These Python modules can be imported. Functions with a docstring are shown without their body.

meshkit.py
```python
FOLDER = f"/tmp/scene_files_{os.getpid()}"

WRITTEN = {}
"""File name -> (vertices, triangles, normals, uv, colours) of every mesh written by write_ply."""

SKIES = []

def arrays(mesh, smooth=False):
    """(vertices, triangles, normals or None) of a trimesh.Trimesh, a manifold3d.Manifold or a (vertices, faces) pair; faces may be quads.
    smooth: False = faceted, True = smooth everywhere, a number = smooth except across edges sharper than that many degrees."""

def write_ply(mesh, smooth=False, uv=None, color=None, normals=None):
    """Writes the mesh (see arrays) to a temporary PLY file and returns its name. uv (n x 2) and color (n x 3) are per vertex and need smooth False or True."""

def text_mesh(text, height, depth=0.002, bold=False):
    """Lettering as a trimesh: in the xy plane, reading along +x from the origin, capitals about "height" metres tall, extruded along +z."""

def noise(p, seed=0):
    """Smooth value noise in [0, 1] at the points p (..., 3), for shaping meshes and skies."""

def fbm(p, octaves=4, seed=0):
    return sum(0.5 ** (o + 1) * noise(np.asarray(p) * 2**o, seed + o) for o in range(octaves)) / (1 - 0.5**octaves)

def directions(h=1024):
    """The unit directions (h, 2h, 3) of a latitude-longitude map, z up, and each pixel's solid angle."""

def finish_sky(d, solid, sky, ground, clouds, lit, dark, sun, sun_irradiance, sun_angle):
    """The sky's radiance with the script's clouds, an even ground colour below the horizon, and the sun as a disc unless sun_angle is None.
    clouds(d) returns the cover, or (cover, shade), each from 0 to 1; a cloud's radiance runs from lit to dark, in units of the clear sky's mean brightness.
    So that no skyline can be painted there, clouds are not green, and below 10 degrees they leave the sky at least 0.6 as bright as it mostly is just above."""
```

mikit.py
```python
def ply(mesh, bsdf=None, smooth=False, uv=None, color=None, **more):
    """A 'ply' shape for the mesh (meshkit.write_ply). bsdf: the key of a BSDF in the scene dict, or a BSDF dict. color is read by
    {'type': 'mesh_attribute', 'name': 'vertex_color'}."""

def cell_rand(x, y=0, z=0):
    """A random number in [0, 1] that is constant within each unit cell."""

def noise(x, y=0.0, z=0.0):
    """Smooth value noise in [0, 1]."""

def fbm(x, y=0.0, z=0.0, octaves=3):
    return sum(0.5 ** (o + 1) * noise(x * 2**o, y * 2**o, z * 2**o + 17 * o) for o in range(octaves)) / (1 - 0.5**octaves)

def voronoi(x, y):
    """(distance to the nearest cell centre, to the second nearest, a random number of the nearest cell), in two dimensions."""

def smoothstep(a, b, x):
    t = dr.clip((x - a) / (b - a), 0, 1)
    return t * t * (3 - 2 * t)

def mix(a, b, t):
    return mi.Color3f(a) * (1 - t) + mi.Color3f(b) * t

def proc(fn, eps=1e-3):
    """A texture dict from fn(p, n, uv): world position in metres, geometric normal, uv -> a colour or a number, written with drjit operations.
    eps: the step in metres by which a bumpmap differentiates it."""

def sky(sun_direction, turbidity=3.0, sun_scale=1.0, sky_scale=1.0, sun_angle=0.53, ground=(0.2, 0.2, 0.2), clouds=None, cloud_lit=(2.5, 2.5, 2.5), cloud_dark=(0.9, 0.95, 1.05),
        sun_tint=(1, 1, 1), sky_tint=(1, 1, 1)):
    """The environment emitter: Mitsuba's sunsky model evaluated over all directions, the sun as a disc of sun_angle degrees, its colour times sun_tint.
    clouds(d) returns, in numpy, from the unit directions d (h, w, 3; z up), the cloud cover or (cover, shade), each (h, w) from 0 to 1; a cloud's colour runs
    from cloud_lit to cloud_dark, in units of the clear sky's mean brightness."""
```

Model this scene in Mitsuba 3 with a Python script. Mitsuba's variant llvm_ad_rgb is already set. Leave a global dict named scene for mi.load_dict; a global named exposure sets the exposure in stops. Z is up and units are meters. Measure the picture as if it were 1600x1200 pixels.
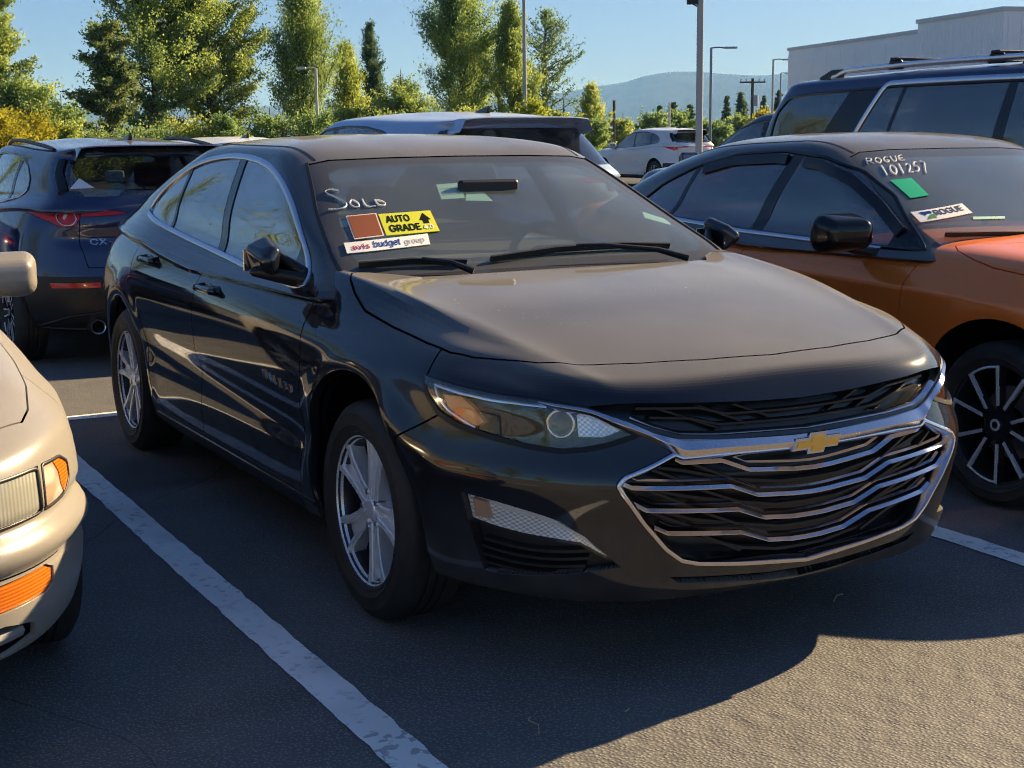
import math, random
import numpy as np, trimesh, drjit as dr, mitsuba as mi, mikit, meshkit
import manifold3d as m3
from mikit import proc, noise, fbm, voronoi, smoothstep, mix, cell_rand
from scipy.interpolate import PchipInterpolator
from shapely.geometry import Polygon, LineString
from shapely import affinity

T = mi.ScalarTransform4f
scene = {'type': 'scene'}
labels = {}

# ------------------------------------------------------------------ camera, sky, exposure
CAM = np.array([3.956, -2.530, 1.447])
YAW, PITCH, ROLL = math.radians(151.431), math.radians(-9.693), math.radians(-0.573)
_fw = np.array([math.cos(YAW) * math.cos(PITCH), math.sin(YAW) * math.cos(PITCH), math.sin(PITCH)])
_r = np.array([math.sin(YAW), -math.cos(YAW), 0.0])
_u = np.cross(_r, _fw)
_up = _u * math.cos(ROLL) - _r * math.sin(ROLL)
scene['camera'] = {
    'type': 'perspective', 'fov': math.degrees(2 * math.atan(800 / 2263.76)), 'fov_axis': 'x',
    'near_clip': 0.1, 'far_clip': 30000.0,
    'to_world': T().look_at(origin=CAM.tolist(), target=(CAM + _fw).tolist(), up=_up.tolist()),
}
SUN_AZ, SUN_EL = math.radians(98.5), math.radians(25.5)
SUN = [math.cos(SUN_AZ) * math.cos(SUN_EL), math.sin(SUN_AZ) * math.cos(SUN_EL), math.sin(SUN_EL)]
scene['sky'] = mikit.sky(SUN, turbidity=3.2, ground=(0.10, 0.10, 0.10), sun_scale=2.05, sky_scale=.63, sun_tint=(0.98, 0.98, 0.93), sky_tint=(0.60, 0.79, 1.22))
exposure = 2.45

# ------------------------------------------------------------------ helpers
def mat(name, d):
    scene[name] = d
    return name

def rgb(*c):
    return {'type': 'rgb', 'value': list(c)}

def put(key, V, F, N=None, bsdf='grey', smooth=False, **more):
    """One entry of the scene from plain arrays (world space)."""
    V, F = np.asarray(V, float), np.asarray(F, int)
    if F.ndim == 2 and F.shape[1] == 4:
        F = np.vstack([F[:, [0, 1, 2]], F[:, [0, 2, 3]]])
    if key in scene:
        k = 1
        while f'{key}_{k:03d}' in scene:
            k += 1
        key = f'{key}_{k:03d}'
    if N is None:
        scene[key] = mikit.ply(trimesh.Trimesh(V, F, process=False), bsdf, smooth=smooth, **more)
    else:
        path = meshkit.write_ply((V, F), False, normals=N)
        scene[key] = {'type': 'ply', 'filename': path, 'face_normals': False, 'bsdf': {'type': 'ref', 'id': bsdf}, **more}
    return key

def putm(key, mesh, bsdf='grey', smooth=35, **more):
    return put(key, mesh.vertices, mesh.faces, None, bsdf, smooth, **more)

def tag(key, label=None, cat=None, group=None, kind=None):
    d = labels.setdefault(key, {})
    for k, v in (('label', label), ('category', cat), ('group', group), ('kind', kind)):
        if v:
            d[k] = v

def cat_meshes(ms):
    return trimesh.util.concatenate([m if isinstance(m, trimesh.Trimesh) else trimesh.Trimesh(*m, process=False) for m in ms])

def box(cx, cy, cz, sx, sy, sz, r=0.0):
    """A box, its edges rounded by r."""
    if r <= 0:
        m = trimesh.creation.box([sx, sy, sz])
    else:
        s = m3.Manifold.sphere(r, 12)
        pts = [s.translate([a * (sx / 2 - r), b * (sy / 2 - r), c * (sz / 2 - r)]) for a in (-1, 1) for b in (-1, 1) for c in (-1, 1)]
        h = m3.Manifold.batch_hull(pts).to_mesh()
        m = trimesh.Trimesh(h.vert_properties[:, :3], h.tri_verts, process=False)
    m.apply_translation([cx, cy, cz])
    return m

def rot(m, ang, axis, point=(0, 0, 0)):
    m.apply_transform(trimesh.transformations.rotation_matrix(ang, axis, point))
    return m

def cyl(p, q, r, n=16):
    return trimesh.creation.cylinder(r, segment=[p, q], sections=n)

def tube(points, r, n=10, closed=False):
    """A round tube along a polyline; r may vary."""
    P = np.asarray(points, float)
    t = np.gradient(P, axis=0) if not closed else np.roll(P, -1, 0) - np.roll(P, 1, 0)
    t /= np.linalg.norm(t, axis=1, keepdims=True) + 1e-12
    a = np.zeros_like(P)
    ref = np.array([0, 0, 1.0]) if abs(t[0, 2]) < 0.9 else np.array([1.0, 0, 0])
    for i in range(len(P)):
        x = np.cross(t[i], ref)
        a[i] = x / (np.linalg.norm(x) + 1e-12)
        ref = np.cross(a[i], t[i])
    b = np.cross(t, a)
    th = np.linspace(0, 2 * np.pi, n, endpoint=False)
    rr = np.broadcast_to(r, (len(P),))[:, None, None]
    V = P[:, None] + rr * (np.cos(th)[None, :, None] * a[:, None] + np.sin(th)[None, :, None] * b[:, None])
    m = len(P)
    F = []
    for i in range(m if closed else m - 1):
        for j in range(n):
            F.append([i * n + j, i * n + (j + 1) % n, ((i + 1) % m) * n + (j + 1) % n, ((i + 1) % m) * n + j])
    F = np.array(F)
    F = np.vstack([F[:, [0, 1, 2]], F[:, [0, 2, 3]]])
    V = V.reshape(-1, 3)
    if not closed:
        F = np.vstack([F, [[0, j + 1, j] for j in range(1, n - 1)], [[(m - 1) * n, (m - 1) * n + j, (m - 1) * n + j + 1] for j in range(1, n - 1)]])
    m_ = trimesh.Trimesh(V, F, process=False)
    m_.fix_normals() if False else None
    return m_

def strip(points, side, normal, prof, closed=False):
    """Sweeps an open or closed 2-D profile (list of (a, b): a along side, b along normal) over frames."""
    P, S, N = (np.asarray(x, float) for x in (points, side, normal))
    prof = np.asarray(prof, float)
    m, k = len(P), len(prof)
    V = (P[:, None] + prof[None, :, 0, None] * S[:, None] + prof[None, :, 1, None] * N[:, None]).reshape(-1, 3)
    F = []
    for i in range(m if closed else m - 1):
        i2 = (i + 1) % m
        for j in range(k):
            j2 = (j + 1) % k
            F.append([i * k + j, i * k + j2, i2 * k + j2, i2 * k + j])
    F = np.array(F)
    F = np.vstack([F[:, [0, 1, 2]], F[:, [0, 2, 3]]])
    if not closed:
        F = np.vstack([F, [[0, j, j + 1] for j in range(1, k - 1)], [[(m - 1) * k, (m - 1) * k + j + 1, (m - 1) * k + j] for j in range(1, k - 1)]])
    mm = trimesh.Trimesh(V, F, process=False)
    if mm.volume < 0:
        mm.invert()
    return mm

def resample(P, step, closed=False):
    P = np.asarray(P, float)
    if closed:
        P = np.vstack([P, P[:1]])
    d = np.r_[0, np.cumsum(np.linalg.norm(np.diff(P, axis=0), axis=1))]
    n = max(2, int(round(d[-1] / step)) + 1)
    s = np.linspace(0, d[-1], n)
    Q = np.stack([np.interp(s, d, P[:, k]) for k in range(P.shape[1])], 1)
    return Q[:-1] if closed else Q

def smooth_poly(P, it=2, closed=False):
    """Chaikin corner cutting."""
    P = np.asarray(P, float)
    for _ in range(it):
        A = P if closed else P[:-1]
        B = np.roll(P, -1, 0) if closed else P[1:]
        Q = np.empty((2 * len(A), P.shape[1]))
        Q[0::2], Q[1::2] = A * .75 + B * .25, A * .25 + B * .75
        P = Q if closed else np.vstack([P[:1], Q[1:-1], P[-1:]])
    return P

# ------------------------------------------------------------------ smooth closed shells from a net of points
def bs_axis(P, k, end):
    """Uniform cubic B-spline over axis 0 with k samples per cell. P has one phantom row at each end (end=True: include the last node)."""
    n = len(P) - 3
    out = []
    t = np.arange(k) / k
    B = np.stack([(1 - t) ** 3, 3 * t**3 - 6 * t**2 + 4, -3 * t**3 + 3 * t**2 + 3 * t + 1, t**3], 1) / 6
    for i in range(n):
        out.append(np.einsum('sk,k...->s...', B, P[i:i + 4]))
    if end:
        out.append(((P[-3] + 4 * P[-2] + P[-1]) / 6)[None])
    return np.concatenate(out)

def mirror_ring(H):
    """Half rings (rows, half columns, 3) at y <= 0 to full rings."""
    M = H[:, -2:0:-1] * [1, -1, 1]
    return np.concatenate([H, M], 1)

def net_surface(H, ku, kv, lam=0.8, iters=2):
    P0 = mirror_ring(np.asarray(H, float))
    nc = P0.shape[1]
    def ext(P):
        fl = lambda row: P[row][(-np.arange(nc)) % nc] * 1.0
        return np.concatenate([fl(1)[None], P, fl(-2)[None]], 0)
    P = P0.copy()
    for _ in range(iters):
        E = ext(P)
        S = (E[:-2] + 4 * E[1:-1] + E[2:]) / 6
        S = (np.roll(S, 1, 1) + 4 * S + np.roll(S, -1, 1)) / 6
        P = P + lam * (P0 - S)
    E = ext(P)
    E = np.concatenate([E[:, -1:], E, E[:, :2]], 1)
    A = bs_axis(E, kv, True)
    A = np.swapaxes(bs_axis(np.swapaxes(A, 0, 1), ku, False), 0, 1)
    return A                                             # (rows, columns (periodic), 3)

def grid_mesh(A):
    r, c = A.shape[:2]
    i, j = np.meshgrid(np.arange(r - 1), np.arange(c), indexing='ij')
    F = np.stack([i * c + j, i * c + (j + 1) % c, (i + 1) * c + (j + 1) % c, (i + 1) * c + j], -1).reshape(-1, 4)
    F = np.vstack([F[:, [0, 1, 2]], F[:, [0, 2, 3]]])
    V = A.reshape(-1, 3).copy()
    V[np.abs(V[:, 1]) < 1e-5, 1] = 0
    _, first, inv = np.unique(np.round(V / 2e-5).astype(np.int64), axis=0, return_index=True, return_inverse=True)
    V, F = V[first], inv.ravel()[F]
    F = F[(F[:, 0] != F[:, 1]) & (F[:, 1] != F[:, 2]) & (F[:, 0] != F[:, 2])]
    if trimesh.Trimesh(V, F, process=False).volume < 0:
        F = F[:, ::-1]
    return V, F

def vnormals(V, F):
    n = np.zeros_like(V)
    f = np.cross(V[F[:, 1]] - V[F[:, 0]], V[F[:, 2]] - V[F[:, 0]])
    for k in range(3):
        np.add.at(n, F[:, k], f)
    return n / np.maximum(np.linalg.norm(n, axis=1, keepdims=True), 1e-12)

class Shell:
    """A closed smooth surface that panels are cut from; every panel keeps the surface's own normals."""
    def __init__(self, V, F, off=0.0):
        N = vnormals(V, F)
        self.V, self.F, self.N = V, F, N
        self.m = m3.Manifold(m3.Mesh(np.hstack([V, N]).astype(np.float32), F.astype(np.uint32)))
        assert self.m.status() == m3.Error.NoError, self.m.status()
        self.m = self.m.as_original()
        self.id = self.m.original_id()
        self.rest = self.m
    def skin(self, m):
        g = m.to_mesh()
        sel = np.zeros(len(g.tri_verts), bool)
        for k, oid in enumerate(g.run_original_id):
            if oid == self.id:
                sel[g.run_index[k] // 3: g.run_index[k + 1] // 3] = True
        F = g.tri_verts[sel].astype(int)
        used, inv = np.unique(F, return_inverse=True)
        V = g.vert_properties[used]
        N = V[:, 3:6].astype(float)
        N /= np.maximum(np.linalg.norm(N, axis=1, keepdims=True), 1e-9)
        V = V[:, :3].astype(float)
        F = inv.reshape(-1, 3)
        # weld vertices that lie on one spot
        _, first, inv = np.unique(np.round(V / 1e-5).astype(np.int64), axis=0, return_index=True, return_inverse=True)
        V, N, F = V[first], N[first], inv.ravel()[F]
        F = F[(F[:, 0] != F[:, 1]) & (F[:, 1] != F[:, 2]) & (F[:, 0] != F[:, 2])]
        return V, N, F
    def take(self, cutter, gap=None):
        """The skin inside cutter; what remains for later panels loses cutter (or the wider gap)."""
        got = self.skin(self.rest ^ cutter)
        self.rest = self.rest - (gap if gap is not None else cutter)
        return got

def skirt(V, N, F, depth):
    """Adds an inward edge to an open skin, so that it reads as a panel with thickness."""
    e = np.vstack([F[:, [0, 1]], F[:, [1, 2]], F[:, [2, 0]]])
    s = np.sort(e, 1)
    _, inv, cnt = np.unique(s, axis=0, return_inverse=True, return_counts=True)
    b = e[cnt[inv.ravel()] == 1]
    if not len(b):
        return V, N, F
    a, c = b[:, 0], b[:, 1]
    q = np.stack([V[c], V[a], V[a] - N[a] * depth, V[c] - N[c] * depth], 1)
    fn = np.cross(q[:, 1] - q[:, 0], q[:, 2] - q[:, 0])
    fn /= np.maximum(np.linalg.norm(fn, axis=1, keepdims=True), 1e-12)
    k = len(V) + 4 * np.arange(len(b))
    nf = np.vstack([np.stack([k, k + 1, k + 2], 1), np.stack([k, k + 2, k + 3], 1)])
    return np.vstack([V, q.reshape(-1, 3)]), np.vstack([N, np.repeat(fn, 4, 0)]), np.vstack([F, nf])

def prism(poly, ax, lo, hi):
    """Extrudes a 2-D shapely polygon: ax 'x' (poly in y, z), 'y' (poly in x, z) or 'z' (poly in x, y), from lo to hi."""
    geoms = getattr(poly, 'geoms', [poly])
    ms = []
    for g in geoms:
        rings = [np.asarray(g.exterior.coords)[:-1]] + [np.asarray(h.coords)[:-1] for h in g.interiors]
        cs = m3.CrossSection(rings, m3.FillRule.EvenOdd)
        ms.append(m3.Manifold.extrude(cs, hi - lo))
    m = ms[0]
    for o in ms[1:]:
        m = m + o
    m = m.translate([0, 0, lo])
    if ax == 'z':
        return m
    if ax == 'y':                                        # (a, b, h) -> (a, h, b), reflected
        return m.transform(np.array([[1, 0, 0, 0], [0, 0, 1, 0], [0, 1, 0, 0]], float))
    return m.transform(np.array([[0, 0, 1, 0], [1, 0, 0, 0], [0, 1, 0, 0]], float))

def mir(m):
    return m.mirror([0, 1, 0])

def prism_dir(pts, d, lo, hi, grow=0.0):
    """Extrudes the outline of 3-D points along the horizontal direction d; lo and hi are distances along d from the origin."""
    d = np.array([d[0], d[1], 0.0]) / math.hypot(d[0], d[1])
    s = np.array([-d[1], d[0], 0.0])
    P = np.asarray(pts, float)
    poly = Polygon(np.stack([P @ s, P[:, 2]], 1)).buffer(grow, join_style='mitre')
    m = prism(poly, 'z', lo, hi)
    M = np.stack([s, [0, 0, 1.0], d], 1)
    return m.transform(np.hstack([M, np.zeros((3, 1))]))

def flat(m):
    g = m.to_mesh()
    return trimesh.Trimesh(g.vert_properties[:, :3], g.tri_verts, process=False)
# ------------------------------------------------------------------ car bodies: lofted from rings that run round the car
FRC = [0, .2, .4, .57, .71, .83, .92, .975]

def car_lower(rows, xs_f, xs_r, sides, ku=12, kv=8, post=None, cols=None):
    """rows: dicts with xn, xt (x at nose and tail on the centre line), n, m (plan roundness), w = [(x, half width)...], z = [(s, z)...] where s runs from -1 (nose), 0 (front corner)
    over the side's x values to the tail: given as zf (nose, corner), zs [(x, z)...], zr (corner, tail)."""
    H = []
    for r in rows:
        wf = PchipInterpolator(*np.array(sorted(r['w'])).T)
        zf = PchipInterpolator(*np.array(sorted(r['z'])).T)
        n, m = r.get('n', 3.7), r.get('m', 1.85)
        nr, mr = r.get('nr', 3.2), r.get('mr', 1.7)
        xf, xr = r.get('xs_f', xs_f), r.get('xs_r', xs_r)
        zn, zc = r['zn'], float(zf(xf))
        zt, zcr = r['zt'], float(zf(xr))
        row = []
        W = float(wf(xf))
        for f in FRC:
            q = (1 - f ** n) ** (1 / m)
            row.append([xf + (r['xn'] - xf) * q, -f * W, zc + (zn - zc) * (1 - f ** r.get('pz', 2.2))])
        for x in sides:
            x = xf + (x - xs_f) * (xr - xf) / (xs_r - xs_f)
            row.append([x, -float(wf(x)), float(zf(x))])
        W = float(wf(xr))
        for f in FRC[::-1]:
            q = (1 - f ** nr) ** (1 / mr)
            row.append([xr + (r['xt'] - xr) * q, -f * W, zcr + (zt - zcr) * (1 - f ** r.get('pzr', 2.2))])
        H.append(row)
    A = net_surface(np.array(H), ku, kv)
    if post is not None:
        A = post(A)
    A[0, :, 1] = 0
    A[-1, :, 1] = 0
    V, F = grid_mesh(A)
    return Shell(relax(V, F, lambda V: 0 * (np.abs(V[:, 1]) < .34) * (V[:, 2] > .6) * sstep(.34, .2, np.abs(V[:, 1]))), F)

def relax(V, F, weight, it=60):
    import scipy.sparse as sp
    w = weight(V)[:, None]
    e = np.vstack([F[:, [0, 1]], F[:, [1, 2]], F[:, [2, 0]]])
    e = np.vstack([e, e[:, ::-1]])
    M = sp.coo_matrix((np.ones(len(e)), (e[:, 0], e[:, 1])), (len(V),) * 2).tocsr()
    M.data[:] = 1
    d = np.asarray(M.sum(1))
    for _ in range(it):
        V = V + .7 * w * (M @ V / d - V)
    return V

def arch(x, z, r, y0, y1, n=64):
    """A wheel arch cutter: a cylinder along y, open to below."""
    c = Polygon([(x + r * math.cos(a), z + r * math.sin(a)) for a in np.linspace(0, 2 * math.pi, n, endpoint=False)])
    return prism(c, 'y', y0, y1)

def sstep(a, b, x):
    t = np.clip((x - a) / (b - a), 0, 1)
    return t * t * (3 - 2 * t)

def hero_rows():
    R = []
    def row(xn, xt, w, z, zn, zt, **k):
        R.append(dict(xn=xn, xt=xt, w=list(zip((.1, -.65, -1.4, -2.2, -3.05), w)), z=list(zip((.1, -.65, -1.4, -2.2, -3.05), z)), zn=zn, zt=zt, **k))
    row(.45, -3.2, (0, 0, 0, 0, 0), (.17,) * 5, .18, .22)
    row(.72, -3.7, (.60, .6, .6, .6, .6), (.17, .17, .17, .17, .20), .19, .24)
    row(.91, -3.84, (.840, .83, .83, .83, .80), (.225, .19, .19, .19, .24), .225, .27)
    row(.955, -3.87, (.895, .872, .872, .876, .865), (.255, .235, .235, .24, .29), .252, .30)
    row(.978, -3.90, (.918, .886, .884, .893, .885), (.325, .31, .31, .31, .36), .31, .36)
    row(.988, -3.93, (.922, .893, .890, .900, .893), (.42, .42, .42, .42, .46), .40, .47)
    row(.990, -3.945, (.924, .906, .903, .912, .902), (.54, .55, .55, .56, .59), .50, .58)
    row(.982, -3.95, (.926, .922, .921, .924, .910), (.66, .68, .68, .70, .72), .61, .70)
    row(.965, -3.95, (.915, .924, .926, .926, .900), (.755, .79, .80, .81, .82), .695, .82)
    row(.945, -3.955, (.897, .905, .905, .902, .862), (.808, .860, .89, .90, .92), .748, .93)
    row(.890, -3.95, (.842, .852, .855, .850, .795), (.872, .914, .95, .975, 1.00), .800, 1.02, pz=4.5)
    row(.820, -3.87, (.728, .770, .795, .770, .690), (.958, .980, .985, 1.03, 1.04), .842, 1.055, pz=7)
    row(.640, -3.70, (.44, .5, .5, .5, .45), (.966, 1.01, 1.0, 1.04, 1.055), .882, 1.07)
    row(.46, -3.4, (0, 0, 0, 0, 0), (.974, 1.02, 1.0, 1.04, 1.065), .912, 1.075)
    return R

def hero_post(A):
    x, y, z = A[..., 0], A[..., 1], A[..., 2]
    s = np.sign(y)
    ay = np.abs(y)
    side = sstep(.60, .82, ay) * sstep(.95, .70, z)
    # hollow of the lower doors, rising to the rear, under a sharp lower crease
    zl = .375 + .035 * (-.4 - x)                          # its lower edge
    zu = .70 + .055 * (-.4 - x)                           # its upper edge
    mid = (zl + zu) / 2
    run = sstep(.05, -.65, x) * sstep(-2.75, -2.2, x)
    h = np.exp(-((z - (zl + .11)) / .075) ** 2) * .020
    A[..., 1] -= s * side * run * h
    # shoulder crease through the handles
    zc = .835 + .045 * (-.2 - x)
    A[..., 1] += s * side * sstep(.3, -.4, x) * .007 * np.exp(-np.abs(z - zc) / .045)
    # the nose swells to a line under the lamps; above it the skin leans back to the sky, below it tucks under
    zb = .560 + .09 * sstep(.55, .25, x)
    w = np.where(z > zb, .075, .12)
    amp = .027 * np.exp(-((z - zb) / w) ** 2) * sstep(-.05, .25, x)
    L = np.maximum(np.hypot(.8 * x, y), .1)
    A[..., 0] += amp * .8 * x / L
    A[..., 1] += amp * y / L
    # lips over the wheel arches
    for cx in (0.0, -2.829):
        d = np.hypot(x - cx, z - .335)
        A[..., 1] += s * sstep(.6, .8, ay) * .010 * np.exp(-((d - .44) / .05) ** 2) * sstep(.25, .4, z)
    # the bonnet: one taut crowned sheet between two sharp ridges, which run from the corners of the screen to the lamps
    yc = .7408 - .1191 * x - .1025 * x * x
    zr = .9728 - .1314 * x - .0775 * x * x
    zc = PchipInterpolator([-1.2, -.6, -.3, .1, .46, .64, .80, .95, 1.1], [1.03, 1.024, 1.010, .974, .922, .888, .851, .800, .72])(x)
    q = np.clip(ay / np.maximum(yc, .1), 0, 1.1)
    zt = zc - (zc - zr) * q ** 2.2 + .006 * np.exp(-((q - 1) / .07) ** 2)
    zt = zt + .0035 * sstep(.75, .1, x) * sstep(.10, -.10, q - .72)
    ze = np.interp(x, [-.4, -.3, -.127, .087, .344, .45, .60, .8], [.966, .947, .902, .872, .848, .840, .834, .82])
    o = np.clip((ay - yc) / np.maximum(.842 - yc, .02), -.3, 1.2)
    zo = zr + .004 - (zr + .004 - ze) * o
    u = (ay / .92) ** 3.7 + (np.maximum(x - .12, 0) / .87) ** 1.85
    k = sstep(.30, .62, x)
    d = (.842 - yc + .025) * (1 - k) + .11 * k
    W = np.where(ay <= yc, 1.0, sstep(1.0, .0, (ay - yc) / d) * (1 - k) ** .5 + k * sstep(1.0, 0, (ay - yc) / d))
    W = W * sstep(.93, .76, u) * sstep(-.9, -.6, x) * (z > .70)
    e_ = sstep(-.020, .020, ay - yc)
    zt = zt * (1 - e_) + zo * e_
    A[..., 2] = A[..., 2] * (1 - W) + W * zt
    return A

def cabin(spec, ku=10, kv=8):
    """Greenhouse rings: each row xf, xr (centre line front, rear), w = [(x, half width)...], z likewise, zf, zr at the centre line, df, dr = how far the ring's ends bend back to its corners."""
    H = []
    fr = [0, .3, .58, .8, .93]
    ss = np.linspace(0, 1, spec.get('ns', 9))
    for r in spec['rows']:
        wf = PchipInterpolator(*np.array(sorted(r['w'])).T)
        zf = PchipInterpolator(*np.array(sorted(r['z'])).T)
        df, dr_ = r.get('df', .12), r.get('dr', .25)
        n = r.get('n', 5.0)
        x0, x1 = r['xf'] - df, r['xr'] + dr_
        row = []
        for f in fr:
            q = (1 - f ** n) ** (1 / 1.5)
            x = x0 + df * q
            row.append([x, -f * float(wf(x0)), float(zf(x0)) + (r['zf'] - float(zf(x0))) * (1 - f ** 2.4)])
        for s in ss:
            x = x0 - .03 + (x1 - x0 + .06) * s
            row.append([x, -float(wf(x)), float(zf(x))])
        for f in fr[::-1]:
            q = (1 - f ** n) ** (1 / 1.5)
            x = x1 - dr_ * q
            row.append([x, -f * float(wf(x1)), float(zf(x1)) + (r['zr'] - float(zf(x1))) * (1 - f ** 2.4)])
        H.append(row)
    A = net_surface(np.array(H), ku, kv, lam=.7)
    if 'roof' in spec:
        zr = PchipInterpolator(*np.array(spec['roof']).T)(A[..., 0]) - .05 * A[..., 1] ** 2
        lo, hi = spec['roof'][0][0], spec['roof'][-1][0]
        t = sstep(.36, .2, np.abs(A[..., 1])) * sstep(lo - .02, lo + .15, A[..., 0]) * sstep(hi + .02, hi - .15, A[..., 0]) * (A[..., 2] > spec['roof'][0][1] - .15)
        A[..., 2] = A[..., 2] * (1 - t) + t * zr
    A[-1, :, 1] = 0
    bottom = A[:1].copy()
    bottom[..., 1] = 0
    A = np.concatenate([bottom, A])                       # flat closed floor
    V, F = grid_mesh(A)
    zt = V[:, 2].max()
    return Shell(relax(V, F, lambda V: 0 * sstep(.4, .25, np.abs(V[:, 1])) * sstep(zt - .06, zt - .03, V[:, 2])), F)

def hero_cabin():
    X = (-.4, -.9, -1.5, -2.1, -2.7, -3.3)
    def row(xf, xr, w, z, zf, zr, **k):
        return dict(xf=xf, xr=xr, w=list(zip(X, w)), z=list(zip(X, z)), zf=zf, zr=zr, **k)
    rows = [
        row(-.20, -3.66, (.780, .80, .805, .80, .78, .70), (.86, .87, .89, .92, .96, .98), .90, .98),
        row(-.36, -3.52, (.785, .800, .808, .806, .785, .72), (1.03, .98, .985, 1.02, 1.075, 1.08), 1.00, 1.075),
        row(-.62, -3.23, (.762, .768, .775, .772, .745, .68), (1.15, 1.12, 1.12, 1.14, 1.18, 1.18), 1.140, 1.195),
        row(-.90, -2.92, (.708, .705, .712, .708, .685, .62), (1.285, 1.265, 1.255, 1.265, 1.28, 1.285), 1.282, 1.315),
        row(-1.13, -2.66, (.635, .638, .642, .638, .618, .57), (1.365, 1.365, 1.377, 1.382, 1.362, 1.35), 1.383, 1.400),
        row(-1.27, -2.53, (.55, .56, .570, .566, .54, .5), (1.39, 1.40, 1.420, 1.425, 1.402, 1.39), 1.418, 1.428),
        row(-1.45, -2.35, (.33, .33, .34, .34, .32, .3), (1.435, 1.435, 1.453, 1.455, 1.435, 1.42), 1.442, 1.450),
        row(-1.65, -2.15, (0,) * 6, (1.455, 1.455, 1.462, 1.46, 1.44, 1.43), 1.458, 1.454),
    ]
    return cabin(dict(rows=rows, roof=[(-2.66, 1.40), (-2.53, 1.428), (-2.35, 1.449), (-2.15, 1.459), (-1.9, 1.464), (-1.65, 1.459), (-1.45, 1.444), (-1.27, 1.419), (-1.13, 1.384)]))
# ------------------------------------------------------------------ materials
def two(d):
    return {'type': 'twosided', 'bsdf': d}

def dusty(base, dust, fn):
    return {'type': 'blendbsdf', 'weight': proc(fn), 'bsdf_0': base, 'bsdf_1': {'type': 'diffuse', 'reflectance': rgb(*dust)}}

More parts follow.
